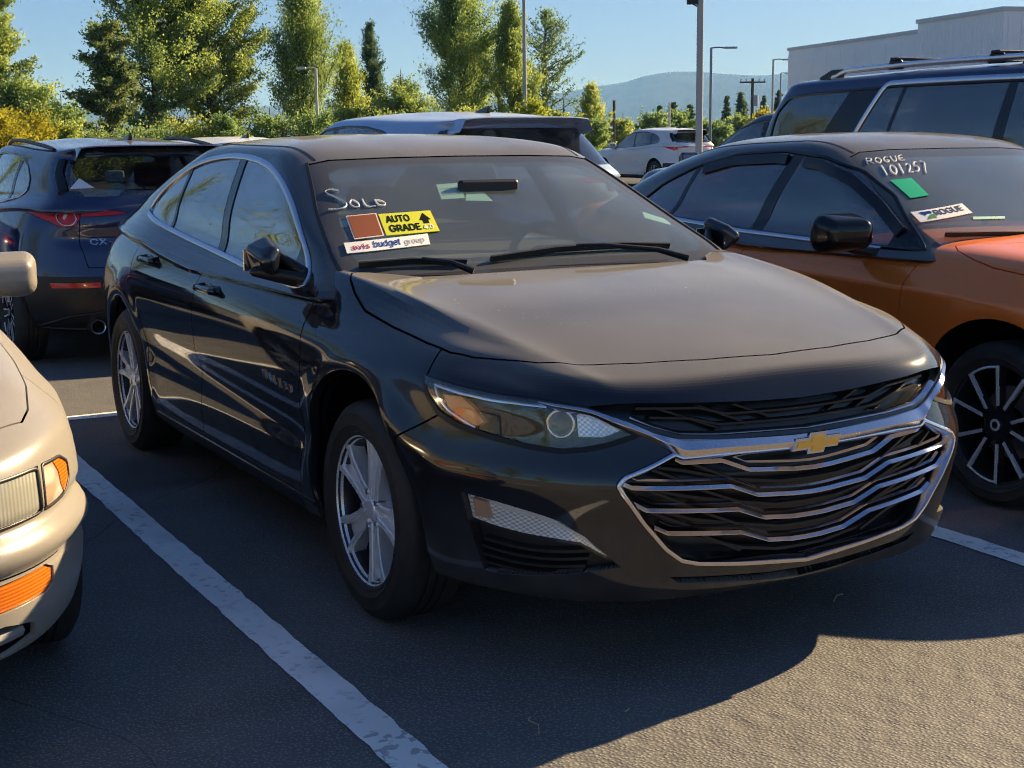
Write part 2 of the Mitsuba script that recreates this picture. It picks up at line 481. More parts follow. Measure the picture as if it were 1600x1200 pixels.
def paint(name, col, rough=.06, metallic=0.0, dust=(.45, .40, .33), amount=.16, spec=.5, coat=1.0):
    def w(p, n, uv):
        up = smoothstep(.62, .97, n.z)
        low = smoothstep(.62, .2, p.z) * .09
        speck = .55 * smoothstep(.90, .95, noise(p.x * 150, p.y * 150, p.z * 150)) * smoothstep(.55, .75, noise(p.x * 5, p.y * 5, p.z * 5)) * up
        return speck * amount * 2 + amount * up * (.70 + .6 * fbm(p.x * 3.1, p.y * 3.1, p.z * 2, 3)) + low * fbm(p.x * 9, p.y * 9, p.z * 9, 2) + .008
    base = {'type': 'principled', 'base_color': rgb(*col), 'roughness': rough, 'metallic': metallic, 'specular': spec, 'clearcoat': coat, 'clearcoat_gloss': .97}
    mat(name, two(dusty(base, dust, w)))

paint('black_paint', (.0030, .0042, .0085), rough=.045, amount=.26, spec=.6, coat=.4, dust=(.45, .43, .395))
mat('black_gloss', two({'type': 'principled', 'base_color': rgb(.006, .006, .007), 'roughness': .10, 'specular': .5}))
mat('black_plastic', two({'type': 'principled', 'base_color': rgb(.012, .012, .014), 'roughness': .42, 'specular': .4}))
mat('grille_black', two({'type': 'principled', 'base_color': rgb(.008, .008, .010), 'roughness': .25, 'specular': .5}))
mat('dark_void', two({'type': 'diffuse', 'reflectance': rgb(.004, .004, .005)}))
mat('chrome', two({'type': 'roughconductor', 'material': 'Cr', 'alpha': .04, 'specular_reflectance': rgb(1.0, 1.0, 1.0)}))
mat('satin_metal', two({'type': 'principled', 'base_color': rgb(.62, .62, .64), 'metallic': 1.0, 'roughness': .22}))
mat('wheel_silver', two({'type': 'principled', 'base_color': rgb(.78, .78, .79), 'metallic': .5, 'roughness': .30, 'clearcoat': .6}))
mat('wheel_dark', two({'type': 'principled', 'base_color': rgb(.02, .02, .023), 'metallic': .3, 'roughness': .3}))
mat('brake_metal', two({'type': 'principled', 'base_color': rgb(.25, .24, .23), 'metallic': .9, 'roughness': .45}))
mat('gold', two({'type': 'principled', 'base_color': rgb(.80, .55, .16), 'metallic': .85, 'roughness': .22}))
mat('amber', two({'type': 'principled', 'base_color': rgb(.75, .25, .05), 'roughness': .2, 'specular': .6}))
mat('red_lens', two({'type': 'principled', 'base_color': rgb(.55, .012, .014), 'roughness': .08, 'specular': .6}))
mat('white_paint_mark', two({'type': 'diffuse', 'reflectance': rgb(.82, .84, .84)}))
mat('paper_white', two({'type': 'diffuse', 'reflectance': rgb(.80, .80, .80)}))
mat('sticker_yellow', two({'type': 'diffuse', 'reflectance': rgb(.62, .64, .07)}))
mat('sticker_brown', two({'type': 'diffuse', 'reflectance': rgb(.26, .095, .06)}))
mat('sticker_green', two({'type': 'diffuse', 'reflectance': rgb(.05, .42, .26)}))
mat('sticker_mint', two({'type': 'diffuse', 'reflectance': rgb(.45, .68, .58)}))
mat('ink_black', two({'type': 'diffuse', 'reflectance': rgb(.02, .02, .02)}))
mat('ink_red', two({'type': 'diffuse', 'reflectance': rgb(.45, .06, .07)}))
mat('ink_blue', two({'type': 'diffuse', 'reflectance': rgb(.03, .06, .25)}))
mat('ink_grey', two({'type': 'diffuse', 'reflectance': rgb(.55, .52, .48)}))
mat('fabric_dark', two({'type': 'diffuse', 'reflectance': rgb(.018, .018, .020)}))
mat('fabric_grey', two({'type': 'diffuse', 'reflectance': rgb(.06, .06, .062)}))
mat('clear_lens', {'type': 'thindielectric', 'int_ior': 1.5})
mat('mirror_glass', two({'type': 'roughconductor', 'material': 'Al', 'alpha': .01}))

def glass(name, tint, film, dust=(.55, .55, .52), ior=1.52):
    mat(name, {'type': 'blendbsdf', 'weight': proc(lambda p, n, uv: film * (.6 + .8 * fbm(p.x * 2.3, p.y * 2.3, p.z * 2.3, 3))),
               'bsdf_0': {'type': 'thindielectric', 'int_ior': ior, 'specular_transmittance': rgb(*tint)},
               'bsdf_1': two({'type': 'diffuse', 'reflectance': rgb(*dust)})})

glass('windscreen_glass', (.72, .80, .76), .10, dust=(.50, .57, .53))
glass('side_glass', (.40, .44, .45), .008, ior=1.85)
glass('tinted_glass', (.14, .16, .19), .015, ior=1.75)

def rubber(p, n, uv):
    d = fbm(p.x * 14, p.y * 14, p.z * 14, 3)
    return mix([.012, .012, .013], [.035, .033, .030], d)
mat('rubber', two({'type': 'principled', 'base_color': proc(rubber), 'roughness': .62, 'specular': .35}))

# ------------------------------------------------------------------ wheels (built round y, outside face towards -y, centre at the origin)
ROUND = 1.0
def lathe_y(prof, n=72):
    """prof: (radius, y) list, revolved round the y axis."""
    n = max(12, int(n * ROUND))
    P = np.asarray(prof, float)
    th = np.linspace(0, 2 * np.pi, n, endpoint=False)
    V = np.stack([P[None, :, 0] * np.cos(th)[:, None], np.broadcast_to(P[None, :, 1], (n, len(P))), P[None, :, 0] * np.sin(th)[:, None]], -1).reshape(-1, 3)
    k = len(P)
    i, j = np.meshgrid(np.arange(n), np.arange(k - 1), indexing='ij')
    F = np.stack([i * k + j, i * k + j + 1, ((i + 1) % n) * k + j + 1, ((i + 1) % n) * k + j], -1).reshape(-1, 4)
    return trimesh.Trimesh(V, np.vstack([F[:, [0, 1, 2]], F[:, [0, 2, 3]]]), process=False)

def tyre_mesh(R, rim, w):
    h = w / 2
    d = R - rim
    prof = [(rim - .006, -h + .028), (rim + .004, -h + .016), (rim + .012, -h + .010), (rim + .016, -h + .008), (rim + .018, -h + .010), (rim + .3 * d, -h + .002), (rim + .34 * d, -h - .001), (rim + .36 * d, -h + .002), (rim + .62 * d, -h + .003), (rim + .66 * d, -h + .001), (rim + .70 * d, -h + .004), (R - .018, -h + .016),
            (R - .008, -h + .024), (R - .002, -h + .036), (R, -h + .05)]
    xs = np.linspace(-h + .05, h - .05, 5)
    for a in xs[1:-1]:
        prof += [(R, a - .006), (R - .008, a - .004), (R - .008, a + .004), (R, a + .006)]
    prof += [(R, h - .05), (R - .008, h - .024), (R - .02, h - .014), (rim + .5 * d, h), (rim, h - .02)]
    return lathe_y(prof, 96)

def rim_mesh(rim, w):
    h = w / 2
    lip = [(rim + .012, -h + .014), (rim + .014, -h + .004), (rim + .010, -h + .000), (rim + .002, -h + .002), (rim - .004, -h + .012), (rim - .008, -h + .022)]
    return lathe_y(lip, 96), lathe_y([(rim - .008, -h + .022), (rim - .012, -h + .03), (rim - .018, -h + .06), (rim - .022, h - .03), (rim, h)], 96)

def spoke_prism(outline, y0, y1, bevel=.006):
    """A spoke from its outline in the wheel's plane (a: across, r: outwards), its outer face (y0) drawn in by the bevel."""
    p = Polygon(outline)
    q = p.buffer(-bevel, join_style='round')
    if q.is_empty or q.geom_type != 'Polygon':
        q = p.buffer(-bevel * .4)
    m = m3.Manifold.extrude(m3.CrossSection([np.asarray(p.exterior.coords)[:-1]], m3.FillRule.EvenOdd), abs(y1 - y0) - bevel)
    pts = []
    hull_top = m3.Manifold.extrude(m3.CrossSection([np.asarray(q.exterior.coords)[:-1]], m3.FillRule.EvenOdd), bevel).translate([0, 0, abs(y1 - y0) - bevel])
    m = m + hull_top
    return m.transform(np.array([[1, 0, 0, 0], [0, 0, -1, y1], [0, 1, 0, 0]], float))

def wheel_five(key, pos, yaw, R=.335, rim=.226, w=.225, spin=0.0, silver='wheel_silver', side=-1):
    """Five broad spokes, each with a sunken middle."""
    M = trimesh.transformations.translation_matrix(pos) @ trimesh.transformations.rotation_matrix(yaw + (math.pi if side > 0 else 0), [0, 0, 1]) @ trimesh.transformations.rotation_matrix(spin, [0, 1, 0])
    def out(k, mesh, b, smooth=35):
        mesh = mesh.copy()
        mesh.apply_transform(M)
        return putm(k, mesh, b, smooth)
    h = w / 2
    out(key + '__tyre', tyre_mesh(R, rim, w), 'rubber', 40)
    lip, barrel = rim_mesh(rim, w - .03)
    out(key + '__rim', lip, silver, 40)
    out(key + '__rim__barrel', barrel, 'wheel_dark', 40)
    y0 = -h + .022
    for k in range(5):
        a = k * 2 * math.pi / 5
        parts = []
        for sg in (-1, 1):
            o = [(sg * .006, .035), (sg * .036, .050), (sg * .036, .10), (sg * .048, .17), (sg * .070, rim - .002), (sg * .040, rim + .004), (sg * .022, .17), (sg * .013, .09)]
            m = flat(spoke_prism(o, y0, y0 + .05, .005))
            rot(m, math.radians(0), [1, 0, 0])
            parts.append(m)
        mid = [(-.026, .045), (.026, .045), (.032, .17), (.048, rim), (-.048, rim), (-.032, .17)]
        parts.append(flat(spoke_prism(mid, y0 + .028, y0 + .055, .004)))
        sp = cat_meshes(parts)
        # dish: the spokes lean inwards to the hub
        r = np.hypot(sp.vertices[:, 0], sp.vertices[:, 2])
        sp.vertices[:, 1] += .020 * (1 - np.clip(r / rim, 0, 1)) ** 1.3
        rot(sp, a, [0, 1, 0])
        out(key + '__rim__spoke', sp, silver, 25)
    out(key + '__rim__hub', lathe_y([(0, y0 + .012), (.030, y0 + .012), (.034, y0 + .016), (.036, y0 + .024), (.060, y0 + .026), (.066, y0 + .06)], 40), silver, 30)
    for k in range(5):
        a = k * 2 * math.pi / 5 + math.pi / 5
        n = trimesh.creation.cylinder(.0095, .03, sections=6)
        rot(n, math.pi / 2, [1, 0, 0])
        n.apply_translation([.056 * math.cos(a + math.pi / 2), y0 + .024, .056 * math.sin(a + math.pi / 2)])
        out(key + '__rim__lug_nut', n, 'satin_metal', 30)
    out(key + '__brake_disc', lathe_y([(.06, .0), (.15, .0), (.15, .02), (.06, .02)], 48), 'brake_metal', 30)
    out(key + '__drum', lathe_y([(0, h - .03), (rim - .02, h - .03)], 40), 'dark_void', False)

# ------------------------------------------------------------------ panels
def mirrored(P):
    V, N, F = P
    return V * [1, -1, 1], N * [1, -1, 1], F[:, ::-1]

class Place:
    """Where a thing stands: rotation about z, then a shift. Puts panels and meshes of the thing's own frame into the world."""
    def __init__(self, x=0, y=0, z=0, yaw=0):
        c, s = math.cos(yaw), math.sin(yaw)
        self.R = np.array([[c, -s, 0], [s, c, 0], [0, 0, 1.0]])
        self.t = np.array([x, y, z], float)
    def panel(self, key, P, b, depth=.012, off=0.0):
        V, N, F = P
        if off:
            V = V + N * off
        if depth:
            V, N, F = skirt(V, N, F, depth)
        return put(key, V @ self.R.T + self.t, F, N @ self.R.T, b)
    def mesh(self, key, m, b, smooth=35):
        return put(key, m.vertices @ self.R.T + self.t, m.faces, None, b, smooth)

class Ray:
    """Points on shells, found by shooting along an axis."""
    def __init__(self, *shells):
        self.m = cat_meshes([trimesh.Trimesh(s.V, s.F, process=False) for s in shells])
        self.n = np.concatenate([s.N for s in shells])
    def hit(self, O, D, last=False):
        O, D = np.asarray(O, float), np.broadcast_to(np.asarray(D, float), np.shape(O))
        loc, ri, ti = self.m.ray.intersects_location(O, D, multiple_hits=False)
        P, N = np.full(O.shape, np.nan), np.zeros(O.shape)
        P[ri] = loc
        N[ri] = self.n[self.m.faces[ti]].mean(1)
        N /= np.maximum(np.linalg.norm(N, axis=1, keepdims=True), 1e-9)
        ok = ~np.isnan(P[:, 0])
        return P[ok], N[ok]
    def front(self, yz, x=3.0):
        yz = np.asarray(yz, float)
        return self.hit(np.c_[np.full(len(yz), x), yz], [-1, 0, 0])
    def back(self, yz, x=-9.0):
        yz = np.asarray(yz, float)
        return self.hit(np.c_[np.full(len(yz), x), yz], [1, 0, 0])
    def side(self, xz, y=-3.0):
        xz = np.asarray(xz, float)
        return self.hit(np.c_[xz[:, 0], np.full(len(xz), y), xz[:, 1]], [0, -np.sign(y), 0])
    def top(self, xy, z=4.0):
        xy = np.asarray(xy, float)
        return self.hit(np.c_[xy, np.full(len(xy), z)], [0, 0, -1])

def trim(P, N, prof, closed=False):
    """A profile swept along surface points P with normals N; a: across (left of travel seen from outside), b: along the normal."""
    t = np.gradient(P, axis=0) if not closed else np.roll(P, -1, 0) - np.roll(P, 1, 0)
    s = np.cross(N, t)
    s /= np.linalg.norm(s, axis=1, keepdims=True) + 1e-9
    return strip(P, s, N, prof, closed)

def band(w, h, base=-.006):
    """A low, rounded trim profile of width w and height h."""
    return [(-w / 2, base), (w / 2, base), (w / 2, h * .35), (w * .32, h * .85), (0, h), (-w * .32, h * .85), (-w / 2, h * .35)]

def ymir(m):
    m = m.copy()
    m.vertices[:, 1] *= -1
    m.invert()
    return m
# ------------------------------------------------------------------ the black saloon in the middle
def half(pts):
    """Half an outline (y >= 0, from the middle line outwards and back to it) to a whole polygon."""
    return Polygon(list(pts) + [(-y, z) for y, z in reversed(pts)]).buffer(0)

def both(m):
    return m + mir(m)

def seat(cx, cy, z, w=.5, back=.62, lean=.28, head=True):
    """(cushions, headrest) of a seat facing +x."""
    ms = [box(cx + .02, cy, z, .52, w, .14, .05)]
    b = box(0, 0, back / 2, .13, w * .96, back, .055)
    rot(b, -lean, [0, 1, 0])
    b.apply_translation([cx - .23, cy, z + .02])
    ms.append(b)
    h = box(0, 0, 0, .11, .27, .19, .05)
    rot(h, -lean, [0, 1, 0])
    h.apply_translation([cx - .23 - math.sin(lean) * (back + .13), cy, z + .02 + math.cos(lean) * (back + .12)])
    posts = [cyl([cx - .23 - math.sin(lean) * back, cy + s * .06, z + math.cos(lean) * back], [cx - .23 - math.sin(lean) * (back + .12), cy + s * .06, z + math.cos(lean) * (back + .12)], .007, 8) for s in (-1, 1)]
    return cat_meshes(ms), cat_meshes([h] + posts)

def steering(cx, cy, cz, tilt=.42, r=.185):
    th = np.linspace(0, 2 * np.pi, 40, endpoint=False)
    ring = tube(np.stack([0 * th, r * np.cos(th), r * np.sin(th)], 1), .016, 8, True)
    ms = [ring, box(0, 0, -.01, .05, .17, .12, .02), box(0, 0, 0, .02, 2 * r - .02, .035, .008), box(0, 0, -r / 2, .02, .04, r, .008)]
    m = cat_meshes(ms)
    rot(m, -tilt, [0, 1, 0])
    m.apply_translation([cx, cy, cz])
    return m

def on_glass(ray, quad, off, uv):
    """Points uv of the unit square laid on a shell: quad gives the (y, z) of its corners (0,0), (1,0), (1,1), (0,1)."""
    q = np.asarray(quad, float)
    u, v = uv[:, :1], uv[:, 1:2]
    yz = q[0] * (1 - u) * (1 - v) + q[1] * u * (1 - v) + q[2] * u * v + q[3] * (1 - u) * v
    P, N = ray.front(yz)
    return P + N * off

def sticker(pl, key, ray, quad, b, off=.003, n=6):
    g = np.linspace(0, 1, n)
    U, Vv = np.meshgrid(g, g, indexing='ij')
    P = on_glass(ray, quad, off, np.c_[U.ravel(), Vv.ravel()])
    Q = on_glass(ray, quad, off - .002, np.c_[U.ravel(), Vv.ravel()])
    i, j = np.meshgrid(np.arange(n - 1), np.arange(n - 1), indexing='ij')
    F = np.stack([i * n + j, (i + 1) * n + j, (i + 1) * n + j + 1, i * n + j + 1], -1).reshape(-1, 4)
    F = np.vstack([F[:, [0, 1, 2]], F[:, [0, 2, 3]]])
    ring = [i * n for i in range(n)] + [(n - 1) * n + j for j in range(1, n)] + [i * n + n - 1 for i in range(n - 2, -1, -1)] + [j for j in range(n - 2, 0, -1)]
    m = len(P)
    W = []
    for a, c in zip(ring, ring[1:] + ring[:1]):
        W += [[a, a + m, c + m], [a, c + m, c]]
    return pl.mesh(key, trimesh.Trimesh(np.vstack([P, Q]), np.vstack([F, F[:, ::-1] + m, W]), process=False), b, False)

def sticker_text(pl, key, ray, quad, text, u0, v0, u1, v1, b, off=.0036, bold=True):
    """Lettering that fills the box (u0, v0)-(u1, v1) of the quad."""
    t = meshkit.text_mesh(text, 1.0, .001, bold)
    v = np.array(t.vertices)
    lo, hi = v.min(0), v.max(0)
    uv = np.c_[u0 + (v[:, 0] - lo[0]) / (hi[0] - lo[0]) * (u1 - u0), v0 + (v[:, 1] - lo[1]) / (hi[1] - lo[1]) * (v1 - v0)]
    P = on_glass(ray, quad, off, uv) + 0
    top = v[:, 2] > 5e-4
    P2 = on_glass(ray, quad, off + .0006, uv)
    P[top] = P2[top]
    return pl.mesh(key, trimesh.Trimesh(P, t.faces, process=False), b, False)

def scrawl(pl, key, ray, strokes, b, r=.0035):
    """Hand lettering: strokes in (y, z) on the glass."""
    ms = []
    for s in strokes:
        s = resample(smooth_poly(s, 3), .008)
        P, N = ray.front(s)
        ms.append(tube(P + N * .002, r * (1 + .3 * np.sin(np.arange(len(P)) * .9)), 6))
    return pl.mesh(key, cat_meshes(ms), b, True)

def black_saloon():
    K = 'black_sedan'
    pl = Place()
    sides = np.array([-.16, -.42, -.68, -1.0, -1.4, -1.8, -2.15, -2.45, -2.75])
    B = car_lower(hero_rows(), .1, -3.05, sides, post=hero_post)
    C = hero_cabin()
    RB, RC = Ray(B), Ray(C)
    BV = B.V.copy(), B.F.copy(), B.N.copy()
    for cx, r in ((0, .435), (-2.829, .405)):
        B.rest = B.rest - both(arch(cx, .335, r, -1.3, -.60))

    # --- lamps
    HL = np.array([(.405, -.868, .801), (.53, -.83, .787), (.628, -.785, .778), (.743, -.711, .772), (.837, -.617, .757), (.885, -.56, .723), (.916, -.508, .689), (.888, -.578, .667), (.856, -.629, .655), (.816, -.678, .649), (.75, -.735, .655), (.648, -.797, .67), (.55, -.842, .687), (.484, -.866, .713), (.43, -.874, .758)])
    HD = (.64, -.77)
    hole = prism_dir(HL, HD, .70, 1.25, .004)
    lens = B.take(prism_dir(HL, HD, .70, 1.25, .001), both(hole))
    # the lens stands more upright than the skin round it
    zl = np.interp(lens[0][:, 0], [.40, .55, .75, .92], [.765, .735, .712, .688])
    LV = lens[0] + lens[1] * (.006 * np.clip((lens[0][:, 2] - zl) / .05, -1, 1))[:, None]
    lens = (LV, vnormals(LV, lens[2]), lens[2])
    S2 = Shell(*BV[:2])
    bowl = S2.skin(S2.m ^ hole)
    amber_p = [(.478, -.859, .764), (.537, -.834, .765), (.582, -.819, .738), (.62, -.807, .704), (.599, -.819, .693), (.548, -.84, .709), (.503, -.856, .733)]
    amber = S2.skin(S2.m ^ prism_dir(amber_p, HD, .70, 1.25))
    block = S2.skin(S2.m ^ prism_dir([(.825, -.640, .745), (.878, -.572, .737), (.900, -.545, .705), (.880, -.59, .688), (.838, -.642, .688)], HD, .70, 1.25))
    dsts = np.array([(.766, -.695, .760), (.743, -.715, .762), (.632, -.787, .765), (.535, -.833, .774), (.438, -.864, .788), (.462, -.866, .755), (.509, -.855, .721), (.559, -.837, .701), (.60, -.822, .686)])
    up = resample(dsts, .012)
    d3 = np.array([HD[0], HD[1], 0]) / math.hypot(*HD)
    sp_, sn_ = RB.hit(up + d3 * .3, -d3)
    strip_m = trim(sp_ - sn_ * .014, sn_, band(.0115, .006, -.012))
    he = resample(HL, .012, True)
    he = smooth_poly(he, 1, True)
    ep, en = RB.hit(he + d3 * .3, np.broadcast_to(-d3, he.shape))
    edge_m = trim(ep, en, [(-.008, -.014), (.008, -.014), (.007, .0025), (-.007, .0025)], True)
    bez = []
    for f_ in (.25, .5, .75):
        a_ = np.array([.845, -.622, .742]) * (1 - f_) + np.array([.893, -.555, .706]) * f_
        b_ = np.array([.848, -.630, .690]) * (1 - f_) + np.array([.888, -.570, .688]) * f_
        q_ = np.linspace(0, 1, 5)[:, None] * (b_ - a_) + a_
        p2, n2 = RB.hit(q_ + d3 * .3, np.broadcast_to(-d3, q_.shape))
        bez.append(trim(p2 - n2 * .020, n2, [(-.002, -.006), (.002, -.006), (.002, .004), (-.002, .004)]))
    for side in (1, -1):
        mm = (lambda P: P) if side == 1 else mirrored
        my = (lambda m: m) if side == 1 else ymir
        hk = pl.panel(K + '__headlight', mm(bowl), 'lamp_black', -.050, -.052)
        pl.panel(hk + '__lens', mm(lens), 'clear_lens', 0)
        pl.mesh(hk + '__light_strip', my(strip_m), 'chrome', 30)
        pl.panel(hk + '__indicator', mm(amber), 'amber', .02, -.014)
        pl.panel(hk + '__reflector', mm(block), 'lamp_reflector', .025, -.020)
        c = np.array([.800, -.676, .712])
        n = np.array([.72, -.69, 0.0])
        c = c - n * .034
        pl.mesh(hk + '__surround', my(edge_m), 'lamp_black', 40)
        for q_ in bez:
            pl.mesh(hk + '__bezel_fin', my(q_), 'satin_metal', 30)
        bowl2 = trimesh.creation.icosphere(3, .033)
        bowl2.apply_translation(c)
        th = np.linspace(0, 2 * np.pi, 32, endpoint=False)
        a_, b_ = np.array([.69, .72, 0]), np.array([0, 0, 1.0])
        ring = tube(c + n * .010 + .035 * (np.cos(th)[:, None] * a_ + np.sin(th)[:, None] * b_), .005, 8, True)
        pl.mesh(hk + '__projector', my(bowl2), 'projector_glass', True)
        pl.mesh(hk + '__projector_ring', my(ring), 'chrome', True)
        cup = trimesh.creation.icosphere(3, .044)
        cup.vertices = cup.vertices * [.4, 1, 1]
        rot(cup, math.atan2(n[1], n[0]), [0, 0, 1])
        cup.apply_translation(c - n * .020)
        pl.mesh(hk + '__projector_cup', my(cup), 'wheel_dark', True)

    # --- lower lamps and their ribbed pockets
    DT = [(.571, -.837, .515), (.676, -.786, .504), (.764, -.729, .487), (.82, -.681, .467), (.862, -.633, .428), (.885, -.599, .389), (.907, -.552, .342)]
    DL = [(.847, -.640, .398), (.803, -.694, .405), (.732, -.75, .411), (.655, -.795, .420), (.583, -.83, .433)]
    PK = DT + [(.875, -.602, .333), (.814, -.672, .318), (.727, -.739, .303), (.647, -.783, .296), (.615, -.801, .298), (.600, -.818, .369), (.583, -.829, .446)]
    PD = (.70, -.714)
    pk = prism_dir(PK, PD, .70, 1.25, .0)
    B.take(pk, both(pk))
    pocket = S2.skin(S2.m ^ pk)
    dl = prism_dir(DT + DL, PD, .70, 1.25, -.004)
    lamp = S2.skin(S2.m ^ dl)
    strip2 = S2.skin(S2.m ^ prism_dir([DT[0], (.700, -.773, .500), (.80, -.70, .475), (.862, -.633, .428), (.907, -.552, .342), (.895, -.58, .36), (.84, -.655, .425), (.76, -.725, .462), (.69, -.775, .470), (.64, -.80, .495)], PD, .70, 1.25, -.006))
    amb2 = S2.skin(S2.m ^ prism_dir([(.600, -.822, .500), (.640, -.803, .494), (.648, -.798, .448), (.606, -.820, .450)], PD, .70, 1.25))
    ribs = []
    for k in range(4):
        z = .385 - .022 * k
        q = np.linspace(0, 1, 14)
        xyz = np.c_[.615 + .25 * q - .01 * k, -.81 + .19 * q, z - .012 * np.sin(q * 3) + 0 * q]
        d_ = np.array([PD[0], PD[1], 0]) / math.hypot(*PD)
        P, N = RB.hit(xyz + d_ * .4, -d_)
        ribs.append(trim(P - N * .026, N, [(-.006, -.02), (.006, -.02), (.004, .012), (-.004, .012)]))
    for side in (1, -1):
        mm = (lambda P: P) if side == 1 else mirrored
        my = (lambda m: m) if side == 1 else ymir
        kk = pl.panel(K + '__front_bumper__lamp_pocket', mm(pocket), 'black_plastic', -.036, -.038)
        for r in ribs:
            pl.mesh(K + '__front_bumper__pocket_rib', my(r), 'black_plastic', 30)
        hk = pl.panel(K + '__running_lamp', mm(lamp), 'lamp_reflector', .018, -.020)
        pl.panel(hk + '__amber_reflector', mm(amb2), 'amber_dull', .013, -.006)
        pl.panel(hk + '__lens', mm(lamp), 'clear_lens', .0, -.003)
        pl.panel(hk + '__light_guide', mm(strip2), 'lamp_white', .008, -.012)

    # --- front openings
    FR = [(0, .621), (.30, .629), (.41, .628), (.425, .638), (.50, .608), (.562, .586), (.578, .568), (.566, .545), (.515, .470), (.450, .392), (.405, .356), (.355, .342), (.21, .324), (0, .303)]
    UP = [(0, .745), (.155, .75), (.314, .759), (.489, .768), (.552, .767), (.612, .762), (.58, .745), (.53, .728), (.469, .706), (.404, .684), (.294, .675), (0, .664)]
    pf, pu = half(FR), half(UP)
    lo = prism(pf.buffer(-.003), 'x', .55, 1.2)
    hi = prism(pu, 'x', .55, 1.2)
    slot = half([(0, .276), (.12, .280), (.43, .308), (.40, .287), (.11, .254), (0, .247)])
    lp = prism(slot, 'x', .55, 1.2)
    wing_hole = prism(half([(0, .668), (.294, .679), (.404, .688), (.469, .709), (.53, .725), (.612, .756), (.70, .770), (.69, .754), (.608, .738), (.562, .71), (.479, .677), (.43, .640), (.41, .622), (.3, .625), (0, .617)]), 'x', .55, 1.2)
    low_back = S2.skin(S2.m ^ lo)
    up_back = S2.skin(S2.m ^ hi)
    slot_back = S2.skin(S2.m ^ lp)
    B.rest = B.rest - lo - hi - lp
    pl.panel(K + '__lower_grille', low_back, 'grille_black', -.062, -.065)
    pl.panel(K + '__upper_grille', up_back, 'grille_black', -.042, -.045)
    pl.panel(K + '__front_bumper__air_slot', slot_back, 'dark_void', -.028, -.03)
    fp = resample(np.array(pf.exterior.coords)[:-1], .012, True)
    fp = smooth_poly(fp, 1, True)
    P, N = RB.front(fp)
    w = .008 + .006 * sstep(.50, .30, P[:, 2])
    m = trim(P, N, band(1, 1), True)
    base = band(.016, .013, -.02)
    m = trim(P, N, base, True)
    pl.mesh(K + '__lower_grille__frame', m, 'chrome', 40)
    def bars(pts, prof, off, mirror=True, sm=0):
        pts = np.asarray(pts, float)
        q = resample(smooth_poly(pts, sm), .01)
        if mirror:
            q = np.vstack([q[:-1] if abs(q[-1, 0]) < 1e-6 else q, (q * [-1, 1])[::-1]])
        P, N = RB.front(q)
        c = np.polyfit(P[:, 1] ** 2, P[:, 0], 3 if mirror else 1)      # a clean curve in plan
        P[:, 0] = np.polyval(c, P[:, 1] ** 2)
        N = np.stack([np.ones(len(P)), -2 * P[:, 1] * np.polyval(np.polyder(c), P[:, 1] ** 2), np.zeros(len(P))], 1)
        N /= np.linalg.norm(N, axis=1, keepdims=True)
        return trim(P - N * off, N, prof)
    BARS = [[(-.425, .626), (-.405, .614), (-.293, .611), (-.215, .580), (-.056, .566), (0, .564)],
            [(-.572, .572), (-.545, .559), (-.272, .543), (-.185, .509), (-.057, .498), (0, .496)],
            [(-.540, .517), (-.507, .497), (-.245, .476), (-.157, .442), (-.054, .431), (0, .430)],
            [(-.480, .448), (-.444, .430), (-.222, .408), (-.130, .374), (-.049, .365), (0, .364)]]
    for b in BARS:
        b2 = [(y, z) for y, z in b]
        k = pl.mesh(K + '__lower_grille__bar', bars(b2, [(-.0050, -.012), (.0050, -.012), (.0050, -.004), (-.0030, .005), (-.0050, .004)], .010), 'chrome', 30)
        c = [(y * .97, z + .017) for y, z in b2]
        pl.mesh(k + '__edge', bars([p for p in c], [(-.0030, -.006), (.0030, -.006), (.0030, -.003), (-.0020, .004), (-.0030, .003)], .022), 'chrome', 30)
    mids = [[(-.50, .607), (-.40, .590), (-.26, .556), (-.10, .532), (0, .529)], [(-.54, .558), (-.40, .524), (-.23, .490), (-.10, .466), (0, .463)], [(-.515, .505), (-.37, .457), (-.20, .423), (-.08, .400), (0, .398)], [(-.45, .425), (-.34, .400), (-.2, .356), (-.08, .335), (0, .333)]]
    for b in mids:
        pl.mesh(K + '__lower_grille__slat', bars(b, [(-.005, -.02), (.005, -.02), (.004, .004), (-.004, .004)], .034), 'black_plastic', 30)
    DG = [((.501, .604), (.420, .570)), ((.39, .612), (.257, .556)), ((.528, .559), (.401, .504)), ((.371, .545), (.226, .489)), ((.513, .498), (.378, .440)), ((.350, .479), (.207, .420)), ((.340, .412), (.210, .352))]
    for a, b in DG:
        for s in (-1, 1):
            pl.mesh(K + '__lower_grille__rib', bars([(s * a[0], a[1]), (s * b[0], b[1])], [(-.0035, -.02), (.0035, -.02), (.0035, .004), (-.0035, .004)], .026, False, 0), 'black_plastic', 30)
    for b in ([(-.50, .752), (-.33, .744), (-.245, .722), (-.04, .716), (0, .716)], [(-.47, .728), (-.36, .720), (-.275, .698), (-.04, .690), (0, .690)]):
        pl.mesh(K + '__upper_grille__bar', bars(b, [(-.004, -.02), (.004, -.02), (.003, .004), (-.003, .004)], .022), 'black_plastic', 30)
    for a, b in (((.455, .752), (.27, .685)), ((.345, .755), (.18, .690)), ((.245, .753), (.10, .700))):
        for s_ in (-1, 1):
            pl.mesh(K + '__upper_grille__rib', bars([(s_ * a[0], a[1]), (s_ * b[0], b[1])], [(-.003, -.02), (.003, -.02), (.003, .002), (-.003, .002)], .026, False, 0), 'black_plastic', 30)
    # the chrome wing across the nose
    TW = np.array([(-.705, .770), (-.695, .768), (-.612, .756), (-.53, .724), (-.471, .693), (-.406, .673), (-.296, .665), (-.075, .654), (0, .653)])
